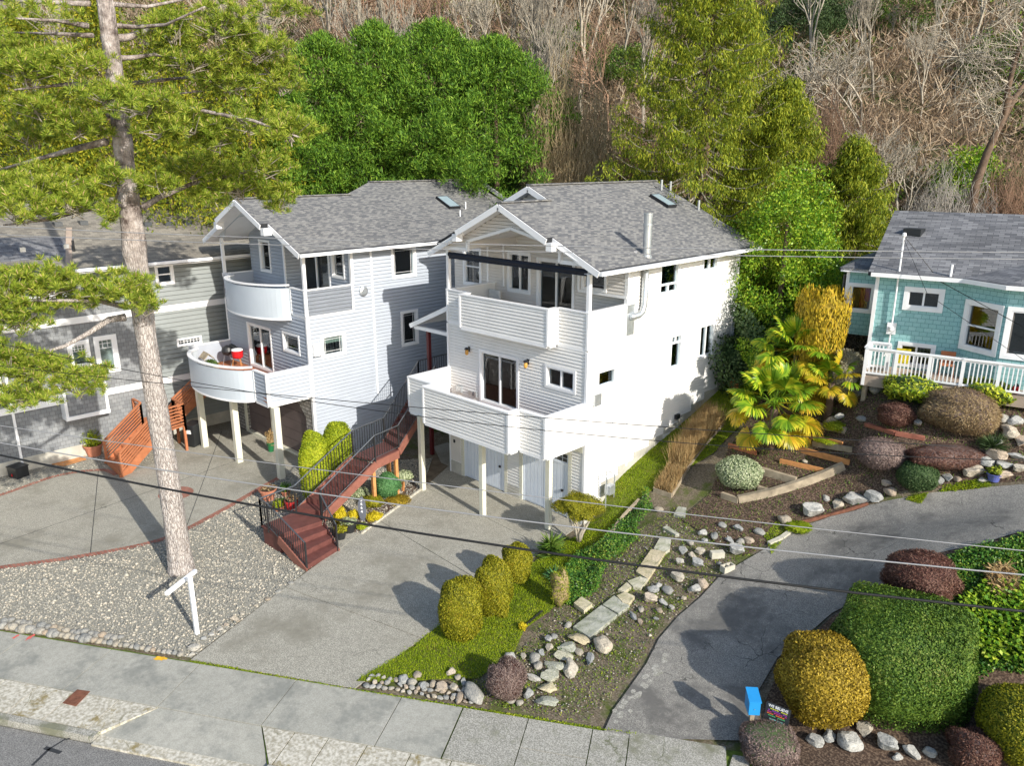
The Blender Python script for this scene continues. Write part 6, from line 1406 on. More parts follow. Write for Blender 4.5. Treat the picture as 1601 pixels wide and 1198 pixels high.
# ivy-grown green bushes at the foot of the hill
for lab, x, y, d, rx, h, lf in (('ivy-covered green mass left of the leaning bare tree', 1500, 180, 41, 1.7, 4.2, 'leaf_laurel'), ('small ivy mass above the left part of the teal roof', 1452, 285, 37, 1.0, 1.8, 'leaf_ivy'), ('ivy mass behind the middle of the teal roof', 1405, 290, 37.5, 1.3, 2.0, 'leaf_ivy'),
        ('ivy mass at the right edge above the teal roof', 1570, 260, 40, 1.6, 3.2, 'leaf_darkgreen'), ('low green undergrowth behind the white roof ridge', 940, 280, 40, 2.0, 1.8, 'leaf_laurel'), ('dark green bush high on the hillside right of the cedar', 1215, 40, 58, 3.4, 6.0, 'leaf_darkgreen'), ('green bush on the hillside at the upper right', 1375, 40, 60, 2.6, 4.5, 'leaf_hedge'), ('ivy on the hillside over the leaning tree', 1540, 110, 52, 2.6, 3.8, 'leaf_hedge'), ('green patch on the slope above the willowy bush', 880, 60, 64, 2.6, 3.0, 'leaf_hedge'), ('green patch on the slope between the pale trunks', 960, 80, 60, 2.2, 2.6, 'leaf_hedge')):
    bb = lw((x-800.5)/FPX*d*.98, d); z_ = H(bb[0], bb[1]); r = np.random.default_rng(x); n = 90; dd_ = unit(r.normal(size=(n, 3))); cent = dd_*(.6+.5*r.random(n))[:, None]*np.array([rx, rx, h*.5]) + np.array([0, 0, h*.45])
    V, Fc = sprays(cent, .5, 90, .09, .15, (0,0,.3), outb=.9, seed=x); npmesh('ivy_bush', V, Fc, lf, loc=(bb[0], bb[1], z_), label=lab, cat='bush')
# leaning bare tree on the right
b = at_d(1525, 330, 37.5); z0 = H(b[0], b[1]); root = tree_root('leaning_tree', (b[0], b[1], z0), 'leaning bare alder with mossy forked trunk at the upper right')
PL = lambda px, py, dd=0.: at_d(px, py, 37.5+dd) - np.array([b[0], b[1], z0]); mb = MB()
mb.tube([(0,0,-.5), PL(1525,290), PL(1545,235), PL(1568,185), PL(1580,150)], [.22,.20,.17,.15,.13], 8); mb.tube([PL(1568,185), PL(1578,130), PL(1588,90), PL(1600,60), PL(1606,0)], [.14,.12,.1,.09,.07], 8); mb.tube([PL(1568,188), PL(1588,150,.5), PL(1610,120,1), PL(1640,60,1.5)], [.14,.12,.1,.06], 8); mb.build('trunk', 'bark_brown', root, smooth=True)
A = []; B = []; ra = []
r = np.random.default_rng(8)
for (x, y, x2, y2) in ((1580,130,1520,85),(1588,90,1500,80),(1545,180,1505,100),(1530,150,1560,200),(1600,60,1560,20),(1604,20,1570,-10),(1610,120,1590,60),(1580,140,1540,150),(1505,100,1480,40),(1520,85,1498,82)):
    p = PL(x, y); e = PL(x2, y2, r.uniform(-1, 1)); prev = p
    for j in range(1, 7):
        q = p + (e-p)*j/6 + r.normal(size=3)*.08; A.append(prev); B.append(q); ra.append(.06*(1.1-j/7)); prev = q
        for m_ in range(5):
            t_ = q + r.normal(size=3)*np.array([.6,.6,.6]) + (0,0,.3); A.append(q); B.append(t_); ra.append(.018)
            for _ in range(2): A.append(t_); B.append(t_ + r.normal(size=3)*.4); ra.append(.012)
V, Fc = segs(A, B, np.array(ra), np.array(ra)*.7, 3); npmesh('branches', V, Fc, 'bark_pale', root)
# hillside brush
def brush(name, n, label, mat, s0, s1, p0, p1, hmin, hmax, w, lean=.6, keepf=None, cat='brush'):
    s = rng.uniform(s0, s1, n); p = p0 + (p1-p0)*rng.random(n)**1.1; x = S_[0]*s + P_[0]*p; y = S_[1]*s + P_[1]*p
    if keepf is not None: k = keepf(x, y); x, y, p = x[k], y[k], p[k]
    n = len(x); z = Hn(x, y) + rng.random(n)*.9; T = unit(np.stack([rng.normal(0, lean, n), rng.normal(0, lean, n), rng.uniform(.1, 1, n)], 1)); N = unit(np.cross(T, rnd(n)))
    V, Fc = quads(np.stack([x, y, z], 1), N, T, w*(.6+p/70), rng.uniform(hmin, hmax, n)); return npmesh(name, V, Fc, mat, kind='stuff', label=label, cat=cat)
pat = lambda f, th_: (lambda x, y: np.sin(x*f)+np.sin(y*f*1.3+1)+np.sin((x+y)*f*.6+2)+rng.normal(0, .3, len(x)) > th_)
inview = lambda x, y: (np.abs((R_[0]*x+R_[1]*y)/(F_[0]*x+F_[1]*y+1e-6)) < .9)
brush('brush', 190000, 'tangled brown winter brush covering the hillside', 'brush_mix', -75, 45, 39, 84, .4, 1.6, .05, keepf=inview)
brush('undergrowth', 150000, 'green ivy and fern patches scattered over the hillside', 'brush_green', -75, 45, 38, 84, .2, .5, .16, 1., keepf=lambda x, y: inview(x, y) & pat(.42, .1)(x, y), cat='undergrowth')
brush('fallen_leaves', 60000, 'orange and tan dead bracken on the hillside', 'leaf_brown', -75, 45, 40, 84, .15, .4, .12, 1., keepf=lambda x, y: inview(x, y) & pat(.33, .9)(x, y), cat='bracken')
brush('brush', 26000, 'dry stalks and brambles around the backyards', 'brush_mix', -20, 30, 31, 41, .3, 1.2, .03, keepf=lambda x, y: inview(x, y) & (x > -13.5) & (y > 29.5), cat='brush')
# dry ornamental grass in planter boxes beside the lawn
# ------------------------------------------------------------------ staircases
ORD = ['first','second','third','fourth','fifth','sixth','seventh','eighth','ninth','tenth','eleventh','twelfth','thirteenth','fourteenth','fifteenth','sixteenth','seventeenth','eighteenth','nineteenth','twentieth']
ordn = ordn_
A3 = lambda *p: np.array(p, float)
stair = empty('red_staircase', (0,0,0), 'dark red wooden staircase with black metal railings climbing left of the white house', 'staircase')
def lerp(a, b, t): return a + (b-a)*t
def treadpoly(mb, a, b, c, d, z, th=.05, mi=0):
    mb.slab([(*a[:2], z), (*b[:2], z), (*c[:2], z), (*d[:2], z)], th, mi)
def flight(root, A0, A1, B0, B1, z0, z1, n, tread='redwood_paint', side='redwood_side', over=0.):
    """steps from edge A0-A1 at z0 up to edge B0-B1 at z1"""
    A0, A1, B0, B1 = [np.array(p, float) for p in (A0, A1, B0, B1)]; k = n
    for i in range(n):
        t0, t1 = i/n, (i+1)/n; z = z0 + (z1-z0)*(i+1)/(n+1) if True else 0
        m = MB(); treadpoly(m, lerp(A0,B0,t0), lerp(A1,B1,t0), lerp(A1,B1,t1+.02), lerp(A0,B0,t1+.02), z, .05)
        q = [lerp(A0,B0,t0), lerp(A1,B1,t0)]; zl_ = z0 + (z1-z0)*i/(n+1)
        m.hexa([(*q[0],zl_-.0),(*q[1],zl_),(*(q[1]+(B1-A1)/n*.06),zl_),(*(q[0]+(B0-A0)/n*.06),zl_),(*q[0],z-.05),(*q[1],z-.05),(*(q[1]+(B1-A1)/n*.06),z-.05),(*(q[0]+(B0-A0)/n*.06),z-.05)])
        m.build('step', tread, root)
    for P0, P1, s_ in ((A0, B0, -1), (A1, B1, 1)):
        m = MB(); w_ = unit(A1-A0)*s_*.03; a = A3(*(P0+w_), z0+.02); b = A3(*(P1+w_), z1-.06); m.beam(a-(0,0,.1), b-(0,0,.1), .05, .32); m.build('stringer', side, root)
def rail(root, pts, h=.92, bal=.125, top=.035, mat='grey_metal', posts=True):
    pts = [np.array(p, float) for p in pts]; m = MB()
    m.tube([p + (0,0,h) for p in pts], .024, 6); rl = m.build('railing', mat, root); m = MB(); m.tube([p + (0,0,.09) for p in pts], .014, 5); m.build('bottom_rail', mat, rl)
    if posts:
        for p in pts: m = MB(); m.beam(p - (0,0,.12), p + (0,0,h), .05, .05, up=(0,1,0)); m.build('post', 'black_metal', rl)
    for a, b in zip(pts[:-1], pts[1:]):
        Ln = np.linalg.norm((b-a)[:2]); n = max(1, int(Ln/bal))
        for i in range(1, n):
            p = lerp(a, b, i/n); m = MB(); m.beam(p + (0,0,.09), p + (0,0,h), .018, .018, up=(0,1,0)); m.build('baluster', 'black_metal', rl)
    return rl
BL, BR = A3(-19.22,10.65), A3(-19.58,11.99); TL, TR = A3(-20.75,10.62), A3(-20.62,12.13)
flight(stair, BL, BR, TL, TR, 0, .66, 3)
m = MB(); m.slab([(*TL,.66),(*TR,.66),(-20.92,12.32,.66),(-21.86,11.9,.66),(-21.75,10.55,.66)], .06); 
m.build('landing', 'redwood_paint', stair)
m = MB(); m.slab([(*(TL-(.0,-.02)),.595),(*(TR-(0,.02)),.595),(-20.94,12.28,.595),(-21.82,11.9,.595),(-21.73,10.6,.595)], .6); m.build('landing_skirt', 'redwood_paint', stair)
A0, A1, B0, B1 = A3(-21.86,11.9), A3(-20.92,12.32), A3(-22.35,14.6), A3(-21.35,14.85)
flight(stair, A0, A1, B0, B1, .66, 1.8, 6)
C0_, C1 = A3(-22.7,16.25), A3(-21.62,16.1)
m = MB(); m.slab([(*B0,1.8),(*B1,1.8),(*C1,1.8),(*C0_,1.8)], .06); m.build('landing', 'redwood_paint', stair)
m = MB(); m.beam((*B1,1.62),(*C1,1.62),.05,.3); m.build('fascia', 'redwood_side', stair)
D0, D1 = A3(-23.95,19.0), A3(-22.9,19.0)
flight(stair, C0_, C1, D0, D1, 1.8, 3.3, 8)
for x, y, z in ((-21.6,14.9,1.6),(-22.3,16.1,1.6),(-21.7,16.0,1.6)): m = MB(); m.box(x-.06,x+.06,y-.06,y+.06,0,z); m.build('support_post', 'cedar_plank', stair)
rail(stair, [(*BL,.02),(*(A3(-21.3,10.58)),.68),(-21.75,10.58,.68)]); rail(stair, [(-21.75,10.58,.68),(-21.84,11.88,.68)])
rail(stair, [(*BR,.02),(-20.78,12.2,.66)]); rail(stair, [(*A1,.68),(*B1,1.82),(*C1,1.82),(*D1,3.3)])
rail(stair, [(*A0,.68),(*B0,1.82),(*C0_,1.82),(*D0,3.3)]); rail(stair, [(*D0,3.3),(-24.05,22.3,3.3)])
# orange stairs
ost = empty('orange_staircase', (0,0,0), 'orange cedar staircase with slatted railings between the grey and blue-grey houses', 'staircase')
flight(ost, A3(-32.75,9.45), A3(-30.85,9.35), A3(-33.3,11.3), A3(-31.6,11.2), 0, 1.15, 5, 'cedar_orange', 'cedar_orange')
m = MB(); m.slab([(-34.15,11.3,1.15),(-31.6,11.2,1.15),(-31.9,12.5,1.15),(-34.2,12.5,1.15)], .06); m.build('landing', 'cedar_orange', ost)
flight(ost, A3(-34.15,12.5), A3(-32.95,12.5), A3(-34.15,15.6), A3(-33.3,15.6), 1.15, 3.1, 9, 'cedar_orange', 'cedar_orange')
def slat_rail(root, a, b, h=.95, n=6, mat='cedar_orange'):
    a = np.array(a, float); b = np.array(b, float); m = MB()
    m.beam(a+(0,0,h), b+(0,0,h), .10, .05); rl = m.build('handrail', mat, root)
    for p in (a, b): m = MB(); m.beam(p-(0,0,.25), p+(0,0,h), .09, .09, up=(0,1,0)); m.build('post', mat, rl)
    for i in range(n):
        z = .10 + i*.14; m = MB(); m.beam(a+(0,0,z), b+(0,0,z), .03, .05); m.build('slat', mat, rl)
slat_rail(ost, (-30.82,9.4,.02), (-31.57,11.2,1.12)); slat_rail(ost, (-32.8,9.5,.02), (-33.35,11.3,1.12)); slat_rail(ost, (-31.57,11.2,1.15), (-31.87,12.5,1.15)); slat_rail(ost, (-33.35,11.3,1.15), (-34.15,11.3,1.15))
slat_rail(ost, (-32.92,12.5,1.15), (-33.28,15.6,3.1)); slat_rail(ost, (-31.87,12.5,1.15), (-32.92,12.5,1.15), n=3); slat_rail(ost, (-33.4,15.6,3.1), (-33.4,20.6,3.1))
m = MB(); m.slab([(-34.2,15.6,3.1),(-33.3,15.6,3.1),(-33.3,21,3.1),(-34.2,21,3.1)], .1); m.build('landing', 'redwood_paint', ost)
for x, y in ((-31.65,11.3),(-31.88,12.45),(-33.0,12.6)): m = MB(); m.box(x-.05,x+.05,y-.05,y+.05,0,1.1); m.build('support_post', 'cedar_orange', ost)
# ------------------------------------------------------------------ small yard things
def cross_post():
    r = empty('sign_post', (-18.41,6.85,0), 'white wooden real-estate sign post with empty arm standing in the gravel', 'sign post')
    m = MB(); m.box(-.05,.05,-.05,.05,-.1,1.68); m.build('post', 'post_white', r)
    a = at_z(260,929,1.42) - A3(-18.41,6.85,0); b = at_z(306,893,1.42) - A3(-18.41,6.85,0); m = MB(); m.beam(a, b, .09, .09); m.build('arm', 'post_white', r)
cross_post()
q = [at_z(*p, .0) for p in ((98,1101),(119,1106),(141,1083),(121,1080))]
m = MB(); m.slab([(p[0], p[1], .026) for p in q], .02); c_ = sum(q)/4
o = m.build('access_cover', 'rust_iron', None, label='rusty iron access cover set in the pale concrete kerb strip', cat='cover')
m = MB()
for k in range(4):
    a = lerp(q[0], q[3], (k+.5)/4); b = lerp(q[1], q[2], (k+.5)/4); m.beam(A3(*lerp(a,b,.12)[:2],.029), A3(*lerp(a,b,.88)[:2],.029), .02, .006)
m.build('rib', 'rust_iron', o)
def decal(name, px, z, mat, h=0., **k):
    pts = [at_z(*p, h) for p in px]; m = MB(); m.add([(p[0], p[1], z) for p in pts], [tuple(range(len(pts)))]); o = m.build(name, mat, kind='structure')
    return o
def splat(name, cx, cy, rx, ry, z, mat, n=18, seed=1, ang=0.):
    r = np.random.default_rng(seed); decal(name, [(cx+rx*math.cos(-t)*(.6+.6*r.random()), cy+ry*math.sin(-t)*(.6+.6*r.random())+rx*math.cos(-t)*ang) for t in np.linspace(0, 6.28, n, endpoint=False)], z, mat)
splat('paint_mark', 251, 1031, 12, 3.4, .0215, 'yellow_spray'); splat('paint_mark', 47, 998, 9, 2.4, .0215, 'red_spray', ang=-.5); splat('paint_mark', 25, 997, 6, 1.6, .0215, 'red_spray', seed=2, ang=-.5)
for a, b, w in (((50,1198),(77,1172),.06),((77,1172),(103,1156),.04),((103,1158),(130,1144),.02),((70,1170),(95,1178),.09),((143,1166),(160,1151),.02)):
    p = at_z(*a, -.13); q_ = at_z(*b, -.13); m = MB(); m.beam(A3(p[0],p[1],-.132), A3(q_[0],q_[1],-.132), w, .012); m.build('road_sealant', 'sealant', kind='structure')
def debris(px, n, w, z, label, mat='moss'):
    q = np.array([at_z(*p, z)[:2] for p in px]); t = rng.random(n)*(len(q)-1); i = t.astype(int); p = q[i] + (q[np.minimum(i+1, len(q)-1)]-q[i])*(t-i)[:, None] + rng.normal(size=(n, 2))*w
    P3_ = np.column_stack([p, np.full(n, z+.005)]); V, Fc = quads(P3_, unit(rng.normal(size=(n,3))*.5+A3(0,0,1)), rnd(n), .025, .04); npmesh('debris', V, Fc, mat, kind='stuff', label=label, cat='debris')
debris([(0,1107),(90,1128),(165,1146)], 2500, .03, -.12, 'moss and leaf debris along the kerb at the far left', 'leaf_grass'); debris([(165,1152),(260,1172),(360,1192)], 1800, .03, -.12, 'dark debris along the lowered kerb', 'brush_mix')
debris([(297,1034),(555,1080),(760,1112),(1000,1150)], 2500, .018, .005, 'moss growing in the joint along the back of the sidewalk', 'leaf_grass')
debris([(567,1060),(650,1012),(700,967),(765,925),(860,850)], 3000, .05, .0, 'grass and litter creeping over the driveway edge', 'leaf_grass')
# wheelie bin
r_ = empty('wheelie_bin', (-32.14, 12.92, 0), 'black wheeled rubbish bin with white marking beside the orange stairs', 'bin', rz=.5)
m = MB(); m.hexa([(-.2,-.24,.06),(.2,-.24,.06),(.2,.24,.06),(-.2,.24,.06),(-.27,-.32,1.0),(.27,-.32,1.0),(.27,.32,1.0),(-.27,.32,1.0)]); m.build('body', 'black_plastic', r_, bevel=.02)
m = MB(); m.hexa([(-.29,-.35,1.0),(.29,-.35,1.0),(.29,.36,1.0),(-.29,.36,1.0),(-.27,-.33,1.05),(.27,-.33,1.05),(.27,.34,1.09),(-.27,.34,1.09)]); m.build('lid', 'black_plastic', r_, bevel=.01)
for s_ in (-1, 1): m = MB(); m.tube([(s_*.2,.24,.1),(s_*.27,.24,.1)], .1, 12); m.build('wheel', 'black_plastic', r_)
m = MB(); m.hexa([(-.11,-.305,.66),(.11,-.305,.66),(.11,-.295,.66),(-.11,-.295,.66),(-.11,-.325,.84),(.11,-.325,.84),(.11,-.315,.84),(-.11,-.315,.84)]); m.build('marking', 'post_white', r_)
# pots
def pot(px, py, r0, h, mat, label, plant=None, pl_h=.25, n=300, pz=None, rim=True, name='plant_pot'):
    q = G(px, py) if pz is None else at_z(px, py, pz); rt = empty(name, tuple(q), label, 'pot'); m = MB()
    m.lathe((0,0,0), [(r0*.68,0),(r0*.95,h*.85),(r0*1.08,h*.86),(r0*1.1,h),(r0*.95,h),(r0*.92,h*.9)], 18); m.build('pot', mat, rt, smooth=False)
    m = MB(); m.lathe((0,0,h*.88), [(r0*.93,0),(r0*.93,.01)], 16); m.build('soil', 'soil', rt)
    if plant:
        V, Fc, mi = blob(None, r0*1.0, r0*1.0, pl_h, n, .05, .09, lump=.2, depth=.5, seed=px, core=False); npmesh('foliage', V + A3(0,0,h+pl_h*.45), Fc, plant, rt)
    return rt
pot(420,781,.30,.42,'terracotta','large pale terracotta pot at the brick edging left of the stair foot','leaf_brown',.10,120)
pot(447,775,.18,.2,'terracotta','low pot with bright green plant behind the large terracotta pot','leaf_ivy',.2,300)
pot(436,798,.2,.16,'terracotta','dark bowl with yellow-green succulent in front of the terracotta pot','leaf_arborvitae',.16,400)
pot(441,795,.15,.28,'cedar_plank','small ochre pot behind the black stair railing','leaf_ivy',.08,80)
pot(457,799,.24,.42,'coat_red','red and white striped tall pot behind the black stair railing','leaf_brown',.14,160)
pot(424,706,.16,.42,'green_glaze','green pot with golden grass by the blue-grey garage','leaf_straw',.38,500)
pot(148,712,.36,.5,'terracotta','big round brown pot with green grass beside the orange stairs','leaf_arborvitae',.4,700)
pot(533,843,.2,.3,'black_plastic','black pot with yellow-green mound nearest to the stair foot','leaf_topiary',.12,500)
pot(546,832,.26,.34,'black_plastic','larger black pot with pale leaves behind the nearest black pot','leaf_variegated',.1,300)
pot(1553,752,.2,.24,'blue_glaze','blue glazed bowl with orange-green plant on the asphalt drive edge','leaf_cedar',.14,300)
def bush_at(name, px, py, r0, h, leaf, label, n=1800, cat='plant', lw_=.03, lh=.07, **k):
    q = G(px, py); V, Fc, mi = blob(None, r0, r0, h*.55, n, lw_, lh, lump=.15, depth=.35, seed=px+py, corescale=.75, **k); return npmesh(name, V, Fc, [leaf, leaf], mi=mi, loc=(q[0], q[1], q[2]+h*.42), label=label, cat=cat)
bush_at('yellow_conifer', 532, 818, .23, .62, 'leaf_yellow', 'bright yellow pointed dwarf conifer by the stair foot', 2600, e=1.8)
bush_at('yellow_plant', 553, 812, .16, .35, 'leaf_yellow', 'small yellow-green bush left of the slate number sign', 900)
bush_at('yellow_plant', 585, 812, .28, .25, 'leaf_yellow', 'yellow-green low plant at the driveway edge right of the slate sign', 1300)
bush_at('yellow_plant', 567, 826, .22, .15, 'leaf_arborvitae', 'low light green plant at the tip of the bed', 900)
bush_at('green_plant', 582, 790, .42, .38, 'leaf_topiary', 'olive green feathery shrub in the bed behind the slate sign', 2400)
bush_at('cream_plant', 560, 778, .36, .4, 'leaf_variegated', 'cream and pink speckled plant against the stair stringer', 2000)
bush_at('brown_plant', 622, 785, .42, .2, 'leaf_gold', 'orange-brown low plants along the driveway edge of the bed', 2200)
bush_at('yellow_plant', 817, 984, .10, .2, 'leaf_yellow', 'tiny yellow plant at the edging below the golden shrubs', 300)
bush_at('green_plant', 1247, 828, .38, .2, 'leaf_grass', 'bright green mossy mound at the asphalt edge by the timber board', 2400)
bush_at('green_plant', 1305, 672, .38, .3, 'leaf_arborvitae', 'light green plants behind the upper grey timber', 1500)
bush_at('green_plant', 1296, 690, .5, .12, 'leaf_arborvitae', 'light green row of low plants above the orange board', 1500)
BED = [(-20.25,13.35),(-21.42,16.97),(-22.2,17.1),(-21.5,14.9),(-21.0,12.7),(-20.5,12.35),(-20.1,12.6)]
flat('planting_bed', BED, .012, 'mulch'); m = MB(); m.beam((-20.0,13.2,.03),(-21.5,17.2,.03),.07,.08); m.build('bed_kerb', 'pale_concrete', kind='structure')
m = MB(); m.slab([(-19.6,12.05,.02),(-20.1,13.2,.02),(-20.55,12.9,.02),(-20.3,12.3,.02)], .05); m.build('bed_pad', 'aggregate', kind='structure')
# slate house number: four characters, one above another
q = G(567, 815); rt = empty('number_sign', tuple(q), 'upright grey slate house number stone with four white digits in the bed', 'sign', rz=HD-.2)
m = MB(); out = [(0,0),(.07,.02),(.14,.22),(.15,.5),(.12,.76),(.02,.93),(-.04,.9),(-.12,.7),(-.14,.4),(-.08,.1)]; m.prism([(x, -.02, z) for x, z in out], (0,.04,0)); m.build('slate', 'slate_sign', rt)
def text_mesh(name, s, size, parent, mat, M4, ext=.003, align='CENTER', sx=1.):
    cu = bpy.data.curves.new(name, 'FONT'); cu.body = s; cu.size = size; cu.extrude = ext; cu.align_x = align; cu.align_y = 'CENTER'; cu.offset = size*.012
    t = bpy.data.objects.new('tmp', cu); COL.objects.link(t); dg = bpy.context.evaluated_depsgraph_get(); me = bpy.data.meshes.new_from_object(t.evaluated_get(dg)); bpy.data.objects.remove(t)
    me.materials.clear(); me.materials.append(M(mat)); o = bpy.data.objects.new(name, me); link(o, parent); o.matrix_local = M4 @ Matrix.Scale(sx, 4, (1,0,0)); return o
for i, ch in enumerate('3664'):
    text_mesh('digit', ch, .15, rt, 'post_white', Matrix.Translation((0,-.026,.80-i*.145)) @ Matrix.Rotation(R(90), 4, 'X'))
# blue box on its post and the yard sign
bq = at_z(1181, 1099, 1.0); gz = H(bq[0], bq[1])
rt = empty('blue_box', (bq[0], bq[1], gz), 'bright blue metal mailbox on a post beside the yard sign', 'mailbox', rz=HD-.06)
h_ = 1.0-gz; m = MB(); m.hexa([(-.12,-.0,h_-.33),(.12,-.0,h_-.33),(.12,.36,h_-.33),(-.12,.36,h_-.33),(-.12,0,h_),(.12,0,h_),(.12,.36,h_+.08),(-.12,.36,h_+.08)]); m.build('box', 'blue_paint', rt, bevel=.006)
m = MB(); m.hexa([(-.13,-.03,h_-.003),(.13,-.03,h_-.003),(.13,.37,h_+.083),(-.13,.37,h_+.083),(-.13,-.03,h_+.018),(.13,-.03,h_+.018),(.13,.37,h_+.1),(-.13,.37,h_+.1)]); m.build('lid', 'blue_paint', rt)
m = MB(); m.box(-.045,.045,.1,.19,-.1,h_-.33); m.build('post', 'old_timber', rt)
m = MB(); m.lathe((0,-.012,h_-.18), [(.008,0),(.008,.012)], 8); m.build('lock', 'galvanised', rt)
c4 = [at_z(1199,1097,.80), at_z(1237,1112,.80)]; mid = (c4[0]+c4[1])/2; dx = unit((c4[1]-c4[0])[:2]); wS = float(np.linalg.norm((c4[1]-c4[0])[:2])); gz = H(mid[0], mid[1])
rt = empty('yard_sign', (mid[0], mid[1], gz), 'small black yard sign with rainbow lines of text on wire legs', 'sign', rz=math.atan2(dx[1], dx[0])); hS = .80-gz
m = MB(); m.hexa([(-wS/2,-.12,hS-.36),(wS/2,-.12,hS-.36),(wS/2,-.11,hS-.36),(-wS/2,-.11,hS-.36),(-wS/2,0,hS),(wS/2,0,hS),(wS/2,.01,hS),(-wS/2,.01,hS)]); m.build('panel', 'black_plastic', rt)
tl_ = math.atan2(.12, .36)
def on(y, z): return Matrix.Translation((0, -.12*(hS-z)/.36-.006, z)) @ Matrix.Rotation(R(90)-tl_, 4, 'X')
simple('print_white', (.8,.8,.8), .6, .02); simple('print_yellow', (.65,.65,.08), .6, .02); simple('print_magenta', (.5,.03,.25), .6, .02); simple('print_orange', (.75,.2,.04), .6, .02); simple('print_green', (.08,.4,.15), .6, .02); simple('print_teal', (.3,.6,.55), .6, .02); simple('print_purple', (.25,.08,.4), .6, .02)
text_mesh('lettering', 'WE BELIEVE', .085, rt, 'print_white', on(0, hS-.055), .001, sx=.95)
for k, (mt, ww) in enumerate((('print_yellow',.8),('print_purple',.78),('print_magenta',.8),('print_orange',.82),('print_green',.7))):
    m = MB(); z = hS-.115-k*.035; nseg = 9
    for i in range(nseg):
        if (i*7+k*3) % 5 == 0: continue
        x0 = -wS*ww/2 + wS*ww*i/nseg; y = -.12*(hS-z)/.36-.006; m = MB(); m.box(x0, x0+wS*ww/nseg*.86, y-.002, y, z, z+.022); m.build('text_line', mt, rt)
text_mesh('lettering', 'WATER IS LIFE', .045, rt, 'print_teal', on(0, hS-.315), .001)
for s_ in (-1, 1): m = MB(); m.tube([(s_*wS*.35,-.1,hS-.33),(s_*wS*.35,-.12,-.1)], .006, 5); m.build('leg', 'galvanised', rt)
# black lamp box and the orange planting patch by the grey house
q = G(30, 745); rt = empty('black_crate', tuple(q), 'black box with a red strap on the gravel against the grey house', 'box', rz=.35); m = MB(); m.box(-.28,.28,-.25,.25,0,.42); m.build('body', 'black_plastic', rt, bevel=.02); m = MB(); m.box(-.3,.3,-.27,.27,.42,.46); m.build('lid', 'black_plastic', rt); m = MB(); m.box(.0,.04,-.29,-.27,.1,.2); m.build('strap', 'red_enamel', rt)
drape('bark_patch', poly_px([(80,727),(105,716),(133,712),(135,720),(100,730)]), .02, 'cedar_plank')
# things on the decks
rt = empty('ice_cooler', (-31.55,15.0,3.28), 'round red cooler on tan legs on the curved balcony', 'cooler'); m = MB(); m.lathe((0,0,.45), [(.2,0),(.24,.08),(.24,.3),(.25,.34)], 16); m.build('bowl', 'red_enamel', rt); m = MB(); m.lathe((0,0,.79), [(.25,0),(.23,.05),(.1,.08)], 16); m.build('lid', 'post_white', rt)
for k in range(3): m = MB(); a = k*2.1; m.tube([(.18*math.cos(a),.18*math.sin(a),.45),(.26*math.cos(a),.26*math.sin(a),0)], .015, 5); m.build('leg', 'cedar_plank', rt)
rt = empty('kettle_grill', (-32.25,14.9,3.28), 'black kettle grill behind the planter on the curved balcony', 'grill'); m = MB(); m.lathe((0,0,.45), [(.05,0),(.22,.08),(.27,.22),(.22,.38),(.05,.46)], 16); m.build('bowl', 'black_metal', rt); m = MB(); m.beam((.1,.1,.95),(.45,.25,.8),.2,.03); m.build('lid', 'black_plastic', rt)
for k in range(3): m = MB(); a = k*2.1; m.tube([(.15*math.cos(a),.15*math.sin(a),.5),(.25*math.cos(a),.25*math.sin(a),0)], .012, 5); m.build('leg', 'galvanised', rt)
rt = empty('planter_box', (-31.75,13.75,3.28), 'long wooden planter with a weathered shingled roof on the curved balcony', 'planter', rz=-.1); m = MB(); m.box(-.45,.8,-.16,.16,0,.42); m.build('box', 'old_timber', rt); m = MB(); m.slab([(-.5,-.2,.62),(.15,-.2,.62),(.15,.02,.85),(-.5,.02,.85)], .04); m.slab([(-.5,.24,.62),(.15,.24,.62),(.15,.02,.85),(-.5,.02,.85)], .04); m.build('roof', 'old_timber', rt)
V, Fc, mi = blob(None, .42, .2, .16, 700, .05, .08, lump=.2, depth=.5, core=False, seed=4); npmesh('plants', V + A3(.4,0,.48), Fc, 'leaf_hedge', rt)
rt = empty('garden_table', (-20.9,20.4,6.38), 'low dark metal table on the upper balcony of the white house', 'table'); m = MB(); m.box(-.3,.3,-.25,.25,.43,.46); m.build('table_top', 'black_metal', rt)
for sx in (-1,1):
    for sy in (-1,1): m = MB(); m.box(sx*.27-.015,sx*.27+.015,sy*.22-.015,sy*.22+.015,0,.43); m.build('leg', 'black_metal', rt)
rt = empty('balcony_chair', (-21.35,20.6,6.38), 'pale cushioned chair in the corner of the upper balcony', 'chair'); m = MB(); m.box(-.3,.3,-.3,.3,.3,.45); m.build('seat', 'curtain_white', rt, bevel=.03); m = MB(); m.box(-.3,.3,.18,.3,.45,.85); m.build('backrest', 'curtain_white', rt, bevel=.03)
for sx in (-1,1):
    for sy in (-1,1): m = MB(); m.box(sx*.27-.02,sx*.27+.02,sy*.27-.02,sy*.27+.02,0,.3); m.build('leg', 'black_metal', rt)
rt = empty('armchair', (-18.35,22.25,6.48), 'cream armchair seen behind the glass door of the upper balcony', 'armchair'); m = MB(); m.box(-.38,.38,-.35,.35,.2,.48); m.build('seat', 'chair_cream', rt, bevel=.06); m = MB(); m.box(-.38,.38,.22,.42,.48,.95); m.build('backrest', 'chair_cream', rt, bevel=.06)
for sx in (-1,1): m = MB(); m.box(sx*.36-.07,sx*.36+.07,-.33,.3,.3,.66); m.build('armrest', 'chair_cream', rt, bevel=.05)
dkp = lambda u, d, z: tuple(DK.pt(u, d, z))
